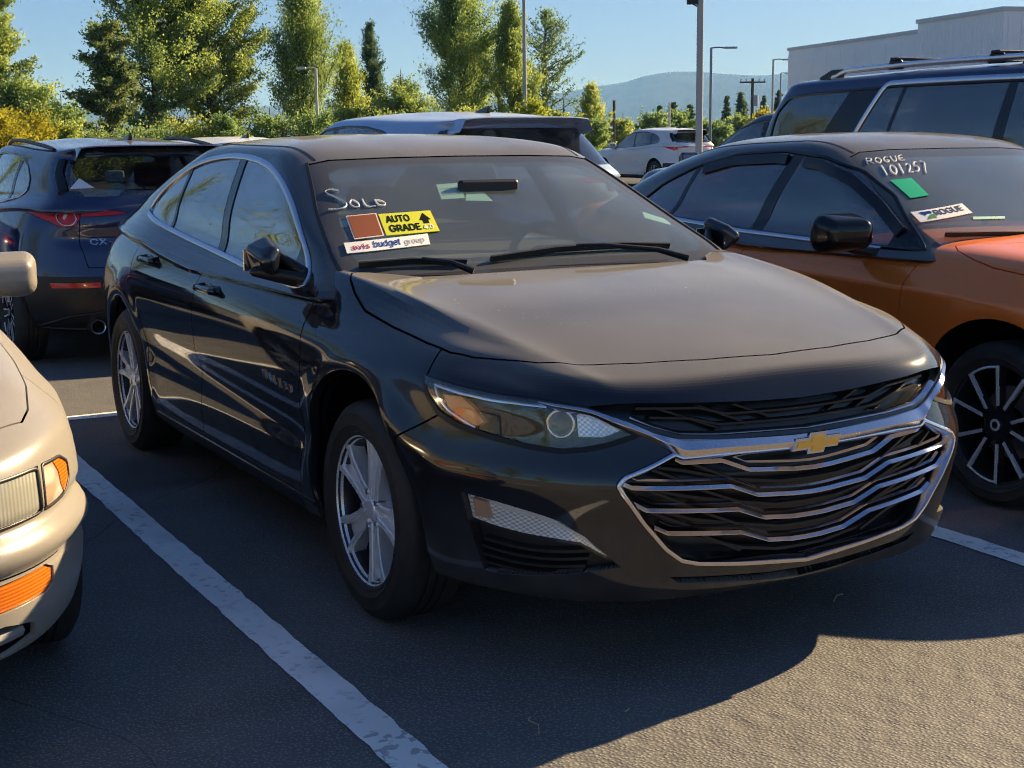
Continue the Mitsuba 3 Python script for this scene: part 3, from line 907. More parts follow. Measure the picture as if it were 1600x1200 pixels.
    BW = np.array([(-.705, .764), (-.687, .756), (-.608, .738), (-.562, .71), (-.479, .677), (-.43, .640), (-.41, .622), (-.3, .625), (-.078, .618), (0, .617)])
    n = 90
    def curve(c):
        q = resample(c, .004)
        ii = np.linspace(0, len(q) - 1, n)
        q = np.stack([np.interp(ii, np.arange(len(q)), q[:, k]) for k in (0, 1)], 1)
        for _ in range(2):
            q[1:-1] = (q[:-2] + 2 * q[1:-1] + q[2:]) / 4
        return np.vstack([q[:-1], (q * [-1, 1])[::-1]])
    tq, bq = curve(TW), curve(BW)
    (TP, TN), (BP, BN) = RB.front(tq), RB.front(bq)
    L = min(len(TP), len(BP))
    TP, BP, TN = TP[:L], BP[:L], TN[:L]
    h = np.clip(np.linalg.norm(TP - BP, axis=1) / .036, .15, 1)[:, None]
    rows = [BP - TN * .02, BP + TN * .001, BP + (TP - BP) * .06 + TN * .010 * h, BP + (TP - BP) * .36 + TN * .0235 * h, BP + (TP - BP) * .42 + TN * .0245 * h, BP + (TP - BP) * .93 + TN * .013 * h, TP + TN * .009 * h, TP - TN * .02]
    A = np.stack(rows, 0)
    r_, c_ = A.shape[:2]
    i, j = np.meshgrid(np.arange(r_ - 1), np.arange(c_ - 1), indexing='ij')
    F = np.stack([i * c_ + j, i * c_ + j + 1, (i + 1) * c_ + j + 1, (i + 1) * c_ + j], -1).reshape(-1, 4)
    pl.mesh(K + '__chrome_wing', trimesh.Trimesh(A.reshape(-1, 3), np.vstack([F[:, [0, 1, 2]], F[:, [0, 2, 3]]]), process=False), 'chrome', 22)
    pl.mesh(K + '__chrome_wing__edge', bars([(-.523, .735), (-.469, .711), (-.404, .690), (-.294, .681), (0, .670)], [(-.0035, -.012), (.0035, -.012), (.0035, -.002), (-.002, .008), (-.0035, .006)], .0), 'chrome', 30)
    # the emblem on it
    bow = [(-.43, .095), (-.165, .095), (-.145, .17), (.20, .17), (.178, .095), (.5, .095), (.43, -.095), (.165, -.095), (.145, -.17), (-.20, -.17), (-.178, -.095), (-.5, -.095)]
    bp = affinity.scale(Polygon(bow), .168, .168, origin=(0, 0))
    def bowtie(p, h):
        m = m3.Manifold.extrude(m3.CrossSection([np.asarray(p.exterior.coords)[:-1]], m3.FillRule.EvenOdd), h, 0)
        top = p.buffer(-.003, join_style='mitre')
        m2 = m3.Manifold.extrude(m3.CrossSection([np.asarray(top.exterior.coords)[:-1]], m3.FillRule.EvenOdd), h + .0025, 0)
        m = m + m2
        return flat(m.transform(np.array([[0, 0, 1, 1.003], [1, 0, 0, 0], [0, 1, 0, .632]], float)))
    ek = pl.mesh(K + '__emblem', bowtie(bp, .010), 'chrome', False)
    pl.mesh(ek + '__face', bowtie(bp.buffer(-.0065, join_style='mitre'), .0135), 'gold', False)

    # --- bonnet, bumper, wings, doors: real panels with gaps
    hood = [(-.43, .70), (-.40, .742), (-.33, .778), (-.25, .797), (-.127, .815), (.087, .8155), (.30, .8085), (.418, .795), (.496, .763), (.561, .719), (.648, .65), (.704, .566), (.762, .40), (.801, .22), (.82, .0)]
    rear = [(-.24, 0), (-.235, .3), (-.239, .477), (-.260, .561), (-.354, .622)]
    hp = Polygon(hood + [(x, -y) for x, y in hood[::-1][1:]] + [(x, -y) for x, y in rear[::-1]] + rear[1:]).buffer(0)
    g = .0030
    pl.panel(K + '__hood', B.take(prism(hp.buffer(-g), 'z', .80, 1.3), prism(hp.buffer(g), 'z', .80, 1.3)), 'black_paint', .03)
    cw = [(-.24, 0), (-.235, .3), (-.239, .477), (-.260, .561), (-.354, .622), (-.40, .690), (-.60, .690), (-.60, 0)]
    cp = Polygon(cw + [(x, -y) for x, y in cw[::-1][1:-1]]).buffer(.002)
    pl.panel(K + '__cowl', B.take(prism(cp, 'z', .80, 1.3)), 'black_plastic', .02, -.012)
    bump = Polygon([(.30, 0), (.345, .60), (.348, .63), (.485, .708), (.43, .758), (.405, .80), (.37, .885), (.36, 1.2), (2, 1.2), (2, 0)])
    pl.panel(K + '__front_bumper', B.take(prism(bump.buffer(-g), 'y', -1.5, 1.5), prism(bump.buffer(g), 'y', -1.5, 1.5)), 'black_paint', .03)
    fd_front = [(-.52, 1.06), (-.50, .95), (-.471, .896), (-.428, .841), (-.410, .768), (-.432, .685), (-.462, .617), (-.52, .45), (-.565, .285)]
    bl = [(-1.665, .285), (-1.66, .5), (-1.645, .6), (-1.62, .75), (-1.605, .86), (-1.60, 1.06)]
    fd = Polygon(fd_front + bl)
    rd = Polygon([(x - .0001, z) for x, z in bl[::-1]] + [(-2.33, .285), (-2.375, .38), (-2.40, .55), (-2.46, .69), (-2.56, .80), (-2.66, .90), (-2.70, 1.0), (-2.69, 1.12), (-1.60, 1.12)])
    fender = Polygon([(.36, 1.2), (.37, .885), (.405, .80), (.485, .708), (.348, .63), (.345, .30), (-.56, .17), (-.567, .285)] + fd_front[::-1][1:] + [(-.52, 1.2)])
    def side_panel(k, poly, b, d=.02):
        P = B.take(prism(poly.buffer(-g), 'y', -1.5, -.35), both(prism(poly.buffer(g), 'y', -1.5, -.35)))
        pl.panel(K + '__' + k, P, b, d)
        pl.panel(K + '__' + k, mirrored(P), b, d)
    side_panel('front_door', fd, 'black_paint')
    side_panel('rear_door', rd, 'black_paint')
    side_panel('fender', fender, 'black_paint')
    tl = Polygon([(-3.36, .985), (-3.48, 1.0), (-4.1, 1.0), (-4.1, .86), (-3.62, .865), (-3.45, .90)])
    TLs = B.take(prism(tl, 'y', -1.5, -.42), both(prism(tl.buffer(g), 'y', -1.5, -.42)))
    for P in (TLs, mirrored(TLs)):
        pl.panel(K + '__tail_light', P, 'red_lens', .02, .002)
    # the lower edge of the body is bare black plastic
    sill = prism(Polygon([(-5, -.1), (2, -.1), (2, .252), (.3, .252), (-.3, .262), (-5, .262)]), 'y', -1.5, 1.5)
    pl.panel(K + '__body', B.skin(B.rest - sill), 'black_paint', .02)
    pl.panel(K + '__underbody', B.skin(B.rest ^ sill), 'black_plastic', 0)
    # dark core behind the gaps, hollowed for the cabin and the wheels
    V, F, N = BV
    core = m3.Manifold(m3.Mesh(np.ascontiguousarray(V - N * .024, np.float32), F.astype(np.uint32)))
    for cx, r in ((0, .42), (-2.829, .39)):
        core = core - both(arch(cx, .335, r, -1.3, -.55))
    core = core - m3.Manifold.cube([2.55, 1.46, 1.0]).translate([-3.05, -.73, .30]) - m3.Manifold.cube([1.0, 3, .6]).translate([.80, -1.5, .30]) - both(prism_dir(HL, HD, .80, 1.3, .02)) - both(prism_dir(PK, PD, .80, 1.3, .02))
    core = core - m3.Manifold.cube([.5, 1.5, .3]).translate([-.75, -.75, .985])
    pl.mesh(K + '__inner_shell', flat(core), 'dark_void', 30)
    # chrome line along the foot of the doors is paint: a thin bright sill edge
    xs = np.linspace(-2.36, -.44, 60)
    P, N = RB.side(np.c_[xs, np.full(60, .258)])
    m = trim(P, N, band(.012, .004))
    pl.mesh(K + '__sill_edge', m, 'black_gloss', 40)
    pl.mesh(K + '__sill_edge', ymir(m), 'black_gloss', 40)
    # flanges inside the wheel arches
    for cx, r in ((0, .435), (-2.829, .405)):
        a = np.linspace(math.radians(-8), math.radians(188), 60)
        P, N = RB.side(np.c_[cx + (r + .001) * np.cos(a), .335 + (r + .001) * np.sin(a)])
        if len(P) > 4:
            out = np.c_[P[:, 0] - cx, 0 * P[:, 0], P[:, 2] - .335]
            out /= np.linalg.norm(out, axis=1, keepdims=True)
            m = strip(P, out, np.tile([0, -1.0, 0], (len(P), 1)), [(-.020, -.055), (.004, -.050), (.002, -.001), (-.004, .001), (-.008, -.004)])
            pl.mesh(K + '__arch_flange', m, 'black_gloss', 40)
            pl.mesh(K + '__arch_flange', ymir(m), 'black_gloss', 40)

    # --- glasshouse
    top_z = .90
    C.rest = C.rest - m3.Manifold.cube([6, 3, .94]).translate([-5, -1.5, 0])
    ws = half([(0, 1.374), (.30, 1.372), (.52, 1.366), (.598, 1.352), (.612, 1.335), (.690, 1.195), (.755, 1.05), (.765, .95), (0, .95)])
    wsi = half([(0, 1.352), (.30, 1.350), (.50, 1.342), (.560, 1.325), (.635, 1.19), (.692, 1.075), (.690, 1.045), (.64, 1.026), (0, 1.028)])
    front = lambda p: prism(p, 'x', -1.35, .3)
    win = C.take(front(wsi))
    pl.panel(K + '__windshield', win, 'windscreen_glass', 0, -.002)
    fr = C.take(front(ws), front(ws.buffer(.003)))
    pl.panel(K + '__windshield__border', fr, 'frit', .01, -.002)
    rw = half([(0, 1.385), (.40, 1.378), (.50, 1.365), (.56, 1.30), (.64, 1.13), (.64, 1.09), (0, 1.09)])
    rear_w = C.take(prism(rw, 'x', -4.2, -2.3))
    pl.panel(K + '__rear_window', rear_w, 'side_glass', 0, -.003)
    loop_u = [(-.50, .962), (-.681, 1.061), (-.893, 1.189), (-1.137, 1.294), (-1.408, 1.362), (-1.761, 1.390), (-2.109, 1.382), (-2.424, 1.339), (-2.683, 1.235), (-2.80, 1.150), (-2.805, 1.120), (-2.775, 1.103)]
    loop_l = [(-2.586, 1.080), (-2.275, 1.053), (-1.964, 1.027), (-1.511, .995), (-1.136, .972), (-.70, .952)]
    loop = smooth_poly(loop_u + loop_l, 3, True)
    lp_ = Polygon(loop)
    ins = lp_.buffer(-.016)
    sidep = lambda p: prism(p, 'y', -1.3, -.3)
    bpil = Polygon([(-1.775, 1.42), (-1.700, 1.42), (-1.700, 1.385), (-1.535, 1.0), (-1.535, .95), (-1.612, .95), (-1.612, 1.0), (-1.775, 1.385)]).intersection(ins)
    qdiv = Polygon([(-2.420, 1.42), (-2.396, 1.42), (-2.284, 1.05), (-2.284, 1.0), (-2.310, 1.0), (-2.310, 1.05)]).intersection(ins)
    sail = Polygon([(-.40, .9), (-.78, .9), (-.78, .96), (-.765, 1.10), (-.60, 1.06), (-.40, .95)]).intersection(ins)
    panes = ins.difference(bpil.buffer(.001)).difference(qdiv.buffer(.001)).difference(sail.buffer(.001))
    parts = sorted([p for p in panes.geoms if p.area > .003], key=lambda p: -p.centroid.x)
    C0 = C.rest
    for nm, p in zip(['front_door__window', 'rear_door__window', 'rear_door__quarter_window'], parts):
        P = C.take(sidep(p), both(sidep(p)))
        pl.panel(K + '__' + nm, P, 'side_glass', 0, -.004)
        pl.panel(K + '__' + nm, mirrored(P), 'side_glass', 0, -.004)
    for nm, p in (('pillar_cover', bpil), ('window_divider', qdiv), ('mirror_sail', sail)):
        P = C.take(sidep(p), both(sidep(p)))
        pl.panel(K + '__' + nm, P, 'black_gloss', .008, -.001)
        pl.panel(K + '__' + nm, mirrored(P), 'black_gloss', .008, -.001)
    pl.panel(K + '__roof', C.skin(C.rest), 'black_paint', .02)
    P, N = RC.side(resample(lp_.buffer(-.009).exterior.coords[:-1], .02, True))
    m = trim(P, N, band(.026, .008, -.008), True)
    for mm in (m, ymir(m)):
        pl.mesh(K + '__window_trim', mm, 'chrome', 40)
    # roof joints, ditch mouldings and the screen's edge mouldings
    xs = np.linspace(-1.155, -2.62, 50)
    P, N = RC.top(np.c_[xs, -(.578 - .05 * ((xs + 1.6) / 1.0) ** 2)])
    m = trim(P, N, [(-.006, -.01), (.006, -.01), (.005, .0015), (-.005, .0015)])
    for mm in (m, ymir(m)):
        pl.mesh(K + '__roof__ditch_moulding', mm, 'black_plastic', 30)
    e = resample([(.602, 1.356), (.616, 1.335), (.694, 1.195), (.759, 1.05), (.766, 1.0)], .02)
    P, N = RC.front(e * [-1, 1])
    m = trim(P, N, [(-.007, -.01), (.007, -.01), (.006, .004), (-.006, .004)])
    for mm in (m, ymir(m)):
        pl.mesh(K + '__windshield__side_moulding', mm, 'black_plastic', 30)

    # --- mirrors
    s = lambda p, r: m3.Manifold.sphere(r, 24).translate(list(p))
    dx, oy = -.18, .085
    shell = m3.Manifold.batch_hull([s((-.45 + dx, -.925, 1.095), .030), s((-.47 + dx, -1.030 + oy, 1.090), .030), s((-.455 + dx, -.925, 1.035), .022), s((-.49 + dx, -1.015 + oy, 1.045), .022), s((-.545 + dx, -.915, 1.120), .030), s((-.56 + dx, -1.045 + oy, 1.100), .028), s((-.545 + dx, -.92, 1.025), .022), s((-.56 + dx, -1.035 + oy, 1.040), .022), s((-.435 + dx, -.95, 1.070), .032)])
    mc = np.array([-.50 + dx, -.95, 1.06])
    shell = shell.translate(list(-mc)).scale([.92, .88, .88]).translate(list(mc - [0, 0, .016])).refine_to_length(.012)
    body_m = flat(shell)
    arm = m3.Manifold.batch_hull([s((-.52 + dx, -.97, 1.010), .016), s((-.48 + dx, -.92, 1.008), .016), s((-.56 + dx, -.92, 1.004), .016), s((-.60, -.835, .988), .020), s((-.70, -.825, .985), .018), s((-.62, -.84, .968), .014)])
    arm2 = m3.Manifold.batch_hull([s((-.52 + dx, -.895, 1.070), .012), s((-.555 + dx, -.89, 1.03), .012), s((-.62, -.83, 1.01), .02)])
    gl = box(-.580 + dx, -.975 + oy * .5, 1.045, .006, .11, .072, .002)
    for my in (lambda m: m, ymir):
        k = pl.mesh(K + '__side_mirror', my(body_m), 'black_paint_clean', 40)
        pl.mesh(k + '__arm', my(flat(arm)), 'black_plastic', 40)
        pl.mesh(k + '__neck', my(flat(arm2)), 'black_plastic', 40)
        pl.mesh(k + '__glass', my(gl), 'mirror_glass', 30)

    # --- handles, badge
    for x, z, hk in ((-2.36, .932, 'rear_door'), (-1.425, .886, 'front_door')):
        P, N = RB.side([(x, z)])
        y = P[0, 1]
        bar = m3.Manifold.batch_hull([s((x + dx, y - .030 + abs(dx) * .10, z), .0135) for dx in (-.10, -.04, .04, .10)])
        ends = [m3.Manifold.batch_hull([s((x + dx, y - .026, z), .014), s((x + dx, y + .01, z), .018)]) for dx in (-.092, .092)]
        hm = flat(bar + ends[0] + ends[1])
        dish = trimesh.creation.icosphere(3, 1)
        dish.vertices = dish.vertices * [.060, .006, .024] + [x, y - .001, z]
        for my, sfx in ((lambda m: m, ''), (ymir, '_001')):
            k = pl.mesh(f'{K}__{hk}{sfx}__handle', my(hm), 'black_paint_clean', 40)
            pl.mesh(f'{K}__{hk}{sfx}__handle_recess', my(dish), 'black_gloss', True)
    for i, ch in enumerate('MALIBU'):
        t = meshkit.text_mesh(ch, .030, .004, True)
        t.apply_translation([-t.bounds[:, 0].mean(), 0, 0])
        x = -.79 + i * .050
        z = .645 - .018 * i / 5 - .012
        P, N = RB.side([(x, z + .015)])
        nrm = N[0]
        upv = np.array([0, 0, 1.0]) - nrm * nrm[2]
        upv /= np.linalg.norm(upv)
        rgt = np.cross(upv, nrm)
        M = np.stack([rgt, upv, nrm], 1)
        t.vertices = t.vertices @ M.T + P[0] - upv * .015 + nrm * .0005
        pl.mesh(K + '__door_letter', t, 'chrome', False)

    # --- wipers
    def wiper(blade, arm_pts):
        P, N = RA.top(resample(blade, .02))
        bl_ = trim(P + N * .006, N, [(-.005, -.004), (.005, -.004), (.003, .012), (-.003, .012)])
        A_ = np.asarray(arm_pts, float)
        return bl_, tube(A_, [.011, .010, .007, .006][:len(A_)], 8)
    RA = Ray(B, C)
    Pb, Nb = RC.front(resample([(-.700, 1.030), (-.52, 1.036), (-.33, 1.024)], .02))
    bl1 = trim(Pb + Nb * .006, Nb, [(-.007, -.006), (.007, -.006), (.004, .014), (-.004, .014)])
    Pc, Nc = RC.front(resample([(-.23, 1.030), (.05, 1.048), (.33, 1.050), (.52, 1.040)], .02))
    bl2 = trim(Pc + Nc * .006, Nc, [(-.007, -.006), (.007, -.006), (.004, .014), (-.004, .014)])
    a1 = tube([(-.285, -.36, 1.012), (-.33, -.42, 1.040), (-.385, -.50, 1.052)], [.012, .010, .007], 8)
    a2 = tube([(-.285, .50, 1.014), (-.33, .40, 1.045), (-.375, .20, 1.068), (-.39, .10, 1.070)], [.013, .010, .008, .006], 8)
    for b_, a_ in ((bl1, a1), (bl2, a2)):
        k = pl.mesh(K + '__wiper', b_, 'black_plastic', 30)
        pl.mesh(k + '__arm', a_, 'black_plastic', 40)

    # --- cabin
    for cy in (.37, -.37):
        a, h = seat(-1.35, cy, .46)
        k = pl.mesh(K + '__seat', a, 'fabric_dark', 40)
        pl.mesh(k + '__headrest', h, 'fabric_dark', 40)
    bench = cat_meshes([box(-2.35, 0, .48, .5, 1.30, .16, .06), rot(box(-2.72, 0, .80, .14, 1.30, .60, .06), -.38, [0, 1, 0], (-2.72, 0, .55))])
    pl.mesh(K + '__rear_seat', bench, 'fabric_dark', 40)
    for cy in (-.38, .38):
        pl.mesh(K + '__rear_seat__headrest', box(-2.86, cy, 1.14, .11, .26, .14, .05), 'fabric_dark', 40)
    pl.mesh(K + '__dashboard', cat_meshes([box(-.72, 0, .90, .46, 1.40, .18, .06), box(-.92, .0, .70, .25, .26, .40, .05), box(-.80, .37, 1.0, .22, .36, .07, .03)]), 'fabric_dark', 40)
    pl.mesh(K + '__steering_wheel', steering(-1.02, .37, .93), 'fabric_dark', 40)
    pl.mesh(K + '__cabin_floor', box(-1.75, 0, .31, 2.5, 1.44, .02), 'fabric_dark', False)
    mir_m = m3.Manifold.batch_hull([s((-.86, yy, zz), .016) for yy in (-.11, .11) for zz in (1.245, 1.275)])
    rk = pl.mesh(K + '__rear_view_mirror', flat(mir_m), 'black_plastic', 40)
    pl.mesh(rk + '__sensor_cover', flat(m3.Manifold.batch_hull([s((-1.075, yy, 1.345), .012) for yy in (-.12, .12)] + [s((-.93, yy, 1.272), .012) for yy in (-.075, .075)])), 'black_plastic', 40)
    # inner faces of pillars and roof lining
    V, F, N = C.V, C.F, C.N
    lin = m3.Manifold(m3.Mesh(np.ascontiguousarray(V - N * .022, np.float32), F.astype(np.uint32)))
    lin2 = m3.Manifold(m3.Mesh(np.ascontiguousarray(V - N * .034, np.float32), F.astype(np.uint32)))
    cut = lin - lin2 - m3.Manifold.cube([6, 3, 1.02]).translate([-5, -1.5, 0]) - front(wsi.buffer(.004)) - prism(rw.buffer(.004), 'x', -4.2, -2.3)
    for p in parts:
        cut = cut - both(sidep(p.buffer(.003)))
    pl.mesh(K + '__roof__lining', flat(cut), 'fabric_grey', 30)

    # --- wheels
    for x, sd, nm in ((0, -1, .35), (-2.829, -1, 1.2), (0, 1, .1), (-2.829, 1, .7)):
        r = K + '__wheel'
        n_ = 0
        while (r if not n_ else f'{r}_{n_:03d}') + '__tyre' in scene:
            n_ += 1
        r = r if not n_ else f'{r}_{n_:03d}'
        wheel_five(r, [x, sd * .793, .335], 0, spin=nm, side=sd)

    # --- stickers and writing on the screen (things of their own)
    def thing(key, label, cat, group=None):
        tag(key, label, cat, group)
    q = [(-.648, 1.108), (-.541, 1.116), (-.508, 1.186), (-.616, 1.179)]
    k = sticker(pl, 'square_sticker', RC, q, 'sticker_pale', .003)
    tag(k, 'brown square sticker with pale edge inside the sedan windshield, left of the yellow sticker', 'sticker')
    sticker(pl, k + '__face', RC, [np.array(a) + (np.mean(q, 0) - a) * .09 for a in np.array(q)], 'sticker_brown', .0042)
    q = [(-.533, 1.116), (-.333, 1.124), (-.308, 1.189), (-.504, 1.182)]
    k = sticker(pl, 'grade_sticker', RC, q, 'sticker_yellow', .0036)
    tag(k, 'bright yellow sticker with AUTO GRADE lettering and a black arrow on the sedan windshield', 'sticker')
    sticker_text(pl, k + '__lettering', RC, q, 'AUTO', .10, .56, .54, .88, 'ink_black', .0046)
    sticker_text(pl, k + '__lettering', RC, q, 'GRADE', .10, .12, .68, .44, 'ink_black', .0046)
    arrow = Polygon([(.705, .56), (.765, .56), (.765, .40), (.875, .40), (.875, .56), (.935, .56), (.82, .90)])
    am = trimesh.creation.extrude_polygon(arrow, .001, engine='earcut')
    P = on_glass(RC, q, .0046, np.asarray(am.vertices)[:, :2])
    pl.mesh(k + '__arrow', trimesh.Trimesh(P, am.faces, process=False), 'ink_black', False)
    sticker_text(pl, k + '__lettering', RC, q, '4.0', .73, .12, .92, .34, 'paper_white', .0050)
    q = [(-.706, 1.068), (-.405, 1.086), (-.384, 1.118), (-.690, 1.098)]
    k = sticker(pl, 'white_banner_sticker', RC, q, 'paper_white', .0030)
    tag(k, 'white strip sticker lettered avis budget group low on the sedan windshield', 'sticker')
    sticker_text(pl, k + '__lettering', RC, q, 'avis', .07, .24, .27, .74, 'ink_red', .004, False)
    sticker_text(pl, k + '__lettering', RC, q, 'budget', .32, .10, .64, .86, 'ink_blue', .004, False)
    sticker_text(pl, k + '__lettering', RC, q, 'group', .69, .10, .94, .62, 'ink_grey', .004, False)
    q = [(-.222, 1.231), (-.126, 1.233), (-.092, 1.285), (-.194, 1.281)]
    k = sticker(pl, 'mint_paper_sticker', RC, q, 'sticker_mint', -.006)
    tag(k, 'pale green paper label behind the sedan windshield beside the rear view mirror', 'sticker')
    for v0, u1 in ((.66, .9), (.46, .8), (.26, .7)):
        qq = np.array(q)
        sticker(pl, k + '__print_line', RC, [qq[0] * 0 + on for on in [qq[0] + (qq[1] - qq[0]) * .1 + (qq[3] - qq[0]) * v0, qq[0] + (qq[1] - qq[0]) * u1 + (qq[3] - qq[0]) * v0, qq[0] + (qq[1] - qq[0]) * u1 + (qq[3] - qq[0]) * (v0 + .05), qq[0] + (qq[1] - qq[0]) * .1 + (qq[3] - qq[0]) * (v0 + .05)]], 'ink_grey', -.0045, 3)
    q = [(-.13, 1.226), (-.022, 1.221), (-.030, 1.255), (-.092, 1.261)]
    k = sticker(pl, 'mint_tag', RC, q, 'sticker_mint', -.008)
    tag(k, 'small pale green tag hanging right of the paper label behind the sedan windshield', 'sticker')
    q = [(.563, 1.141), (.658, 1.112), (.675, 1.129), (.585, 1.162)]
    k = sticker(pl, 'service_sticker', RC, q, 'sticker_mint', -.004)
    tag(k, 'small pale strip sticker near the far side of the sedan windshield', 'sticker')
    S = [[(-.575, 1.262), (-.60, 1.268), (-.628, 1.258), (-.600, 1.240), (-.575, 1.222), (-.600, 1.203), (-.655, 1.200)],
         [(-.555, 1.230), (-.572, 1.222), (-.570, 1.208), (-.548, 1.206), (-.540, 1.220), (-.556, 1.231)],
         [(-.518, 1.232), (-.524, 1.215), (-.523, 1.206), (-.490, 1.209)],
         [(-.478, 1.228), (-.480, 1.208), (-.450, 1.211), (-.446, 1.222), (-.478, 1.229)]]
    k = scrawl(pl, 'sold_writing', RC, S, 'paper_white', .0028)
    tag(k, 'white handwritten word SOLD on the sedan windshield', 'writing')
    tag(K, 'black four door sedan with dusty hood and wide chrome grille, parked in the middle', 'car')
    return B, C

paint('black_paint_clean', (.0030, .0042, .0085), rough=.045, amount=.05, spec=.72)
mat('frit', two({'type': 'blendbsdf', 'weight': .10, 'bsdf_0': {'type': 'principled', 'base_color': rgb(.008, .008, .009), 'roughness': .05, 'specular': .5}, 'bsdf_1': {'type': 'diffuse', 'reflectance': rgb(.5, .5, .48)}}))
mat('projector_glass', {'type': 'dielectric', 'int_ior': 1.5})
mat('lamp_reflector', two({'type': 'principled', 'base_color': proc(lambda p, n, uv: mix([.50, .51, .52], [.92, .93, .95], smoothstep(.2, .8, .5 + .25 * dr.sin(p.y * 520 + p.z * 520) + .25 * dr.sin(p.y * 520 - p.z * 520)))), 'metallic': .25, 'roughness': .2}))
mat('amber_dull', two({'type': 'principled', 'base_color': rgb(.42, .26, .16), 'roughness': .2, 'specular': .6}))
mat('lamp_black', two({'type': 'principled', 'base_color': rgb(.006, .006, .007), 'roughness': .45, 'specular': .3}))
mat('lamp_white', two({'type': 'principled', 'base_color': rgb(.55, .56, .56), 'roughness': .25, 'specular': .6}))
mat('sticker_pale', two({'type': 'diffuse', 'reflectance': rgb(.75, .62, .52)}))
# ------------------------------------------------------------------ the other cars
class ScaledPlace(Place):
    def __init__(self, x=0, y=0, z=0, yaw=0, scale=(1, 1, 1)):
        super().__init__(x, y, z, yaw)
        self.S = np.array(scale, float)
    def panel(self, key, P, b, depth=.012, off=0.0):
        V, N, F = P
        if off:
            V = V + N * off
        if depth:
            V, N, F = skirt(V, N, F, depth)
        N = N / self.S
        N = N / np.maximum(np.linalg.norm(N, axis=1, keepdims=True), 1e-9)
        return put(key, (V * self.S) @ self.R.T + self.t, F, N @ self.R.T, b)
    def mesh(self, key, m, b, smooth=35):
        return put(key, (m.vertices * self.S) @ self.R.T + self.t, m.faces, None, b, smooth)

def remap(rows, front, back, sy, sz, dz_front=0.0, dz_rear=0.0):
    """The rows of one saloon stretched to another's overhangs, wheelbase, width and height."""
    fx = lambda x: x * front if x > 0 else x * back
    out = []
    for r in rows:
        q = dict(r)
        q['xn'], q['xt'] = fx(r['xn']), fx(r['xt'])
        q['w'] = [(fx(x), w * sy) for x, w in r['w']]
        q['z'] = [(fx(x), z * sz + dz_front * sstep(.6, .9, z) * sstep(-.6, .1, x) + dz_rear * sstep(.6, .9, z) * sstep(-2, -3, x)) for x, z in r['z']]
        q['zn'] = r['zn'] * sz + dz_front * sstep(.55, .8, r['zn'])
        q['zt'] = r['zt'] * sz + dz_rear * sstep(.6, .9, r['zt'])
        out.append(q)
    return out

def wheel_spokes(pl, key, x, y, R, rim, w, n, kind, side, spin=0.0):
    """Black wheel with bright-edged spokes: kind 'v' = pairs that open outwards, 'turbine' = straight bars."""
    M = trimesh.transformations.translation_matrix([x, y, R]) @ trimesh.transformations.rotation_matrix(math.pi if side > 0 else 0, [0, 0, 1]) @ trimesh.transformations.rotation_matrix(spin, [0, 1, 0])
    h = w / 2
    def out(k, m, b, s=35):
        m = m.copy()
        m.apply_transform(M)
        return pl.mesh(k, m, b, s)
    out(key + '__tyre', tyre_mesh(R, rim, w), 'rubber', 40)
    lip, barrel = rim_mesh(rim, w - .03)
    out(key + '__rim', lip, 'wheel_dark', 40)
    out(key + '__rim__barrel', barrel, 'wheel_dark', 40)
    y0 = -h + .018
    for k in range(n):
        a = k * 2 * math.pi / n
        for sg in (-1, 1):
            o = [(sg * .004, .055), (sg * .020, .055), (sg * .074, rim - .004), (sg * .058, rim + .002)] if kind == 'v' else [(sg * .006, .05), (sg * .022, .05), (sg * .030, rim - .004), (sg * .012, rim + .002)]
            m = flat(spoke_prism(o, y0, y0 + .035, .003))
            rot(m, a, [0, 1, 0])
            out(key + '__rim__spoke', m, 'wheel_dark', 25)
            o2 = [(p * 1.0 + sg * .001, r) for p, r in ([(sg * .010, .078), (sg * .021, .070), (sg * .075, rim - .014), (sg * .061, rim - .006)] if kind == 'v' else [(sg * .014, .07), (sg * .021, .07), (sg * .029, rim - .01), (sg * .018, rim - .01)])]
            m = flat(spoke_prism(o2, y0 - .0025, y0 + .01, .001))
            rot(m, a, [0, 1, 0])
            out(key + '__rim__spoke_face', m, 'wheel_machined', 25)
        th = np.linspace(a + .30, a + 2 * math.pi / n - .30, 12) + math.pi / 2
        arc = np.stack([np.cos(th) * (rim - .006), np.full(12, y0 - .001), np.sin(th) * (rim - .006)], 1)
        out(key + '__rim__edge', tube(arc, .005, 6), 'wheel_machined', 40)
    out(key + '__rim__hub', lathe_y([(0, y0 - .004), (.026, y0 - .004), (.029, y0), (.030, y0 + .008), (.062, y0 + .010), (.068, y0 + .05)], 36), 'wheel_dark', 30)
    out(key + '__rim__hub_cap', lathe_y([(.014, y0 - .006), (.019, y0 - .007), (.024, y0 - .006), (.024, y0)], 30), 'wheel_machined', 30)
    out(key + '__brake_disc', lathe_y([(.06, .0), (.145, .0), (.145, .02), (.06, .02)], 40), 'brake_metal', 30)
    out(key + '__drum', lathe_y([(0, h - .03), (rim - .02, h - .03)], 40), 'dark_void', False)

mat('wheel_machined', two({'type': 'principled', 'base_color': rgb(.80, .80, .83), 'metallic': .5, 'roughness': .35}))

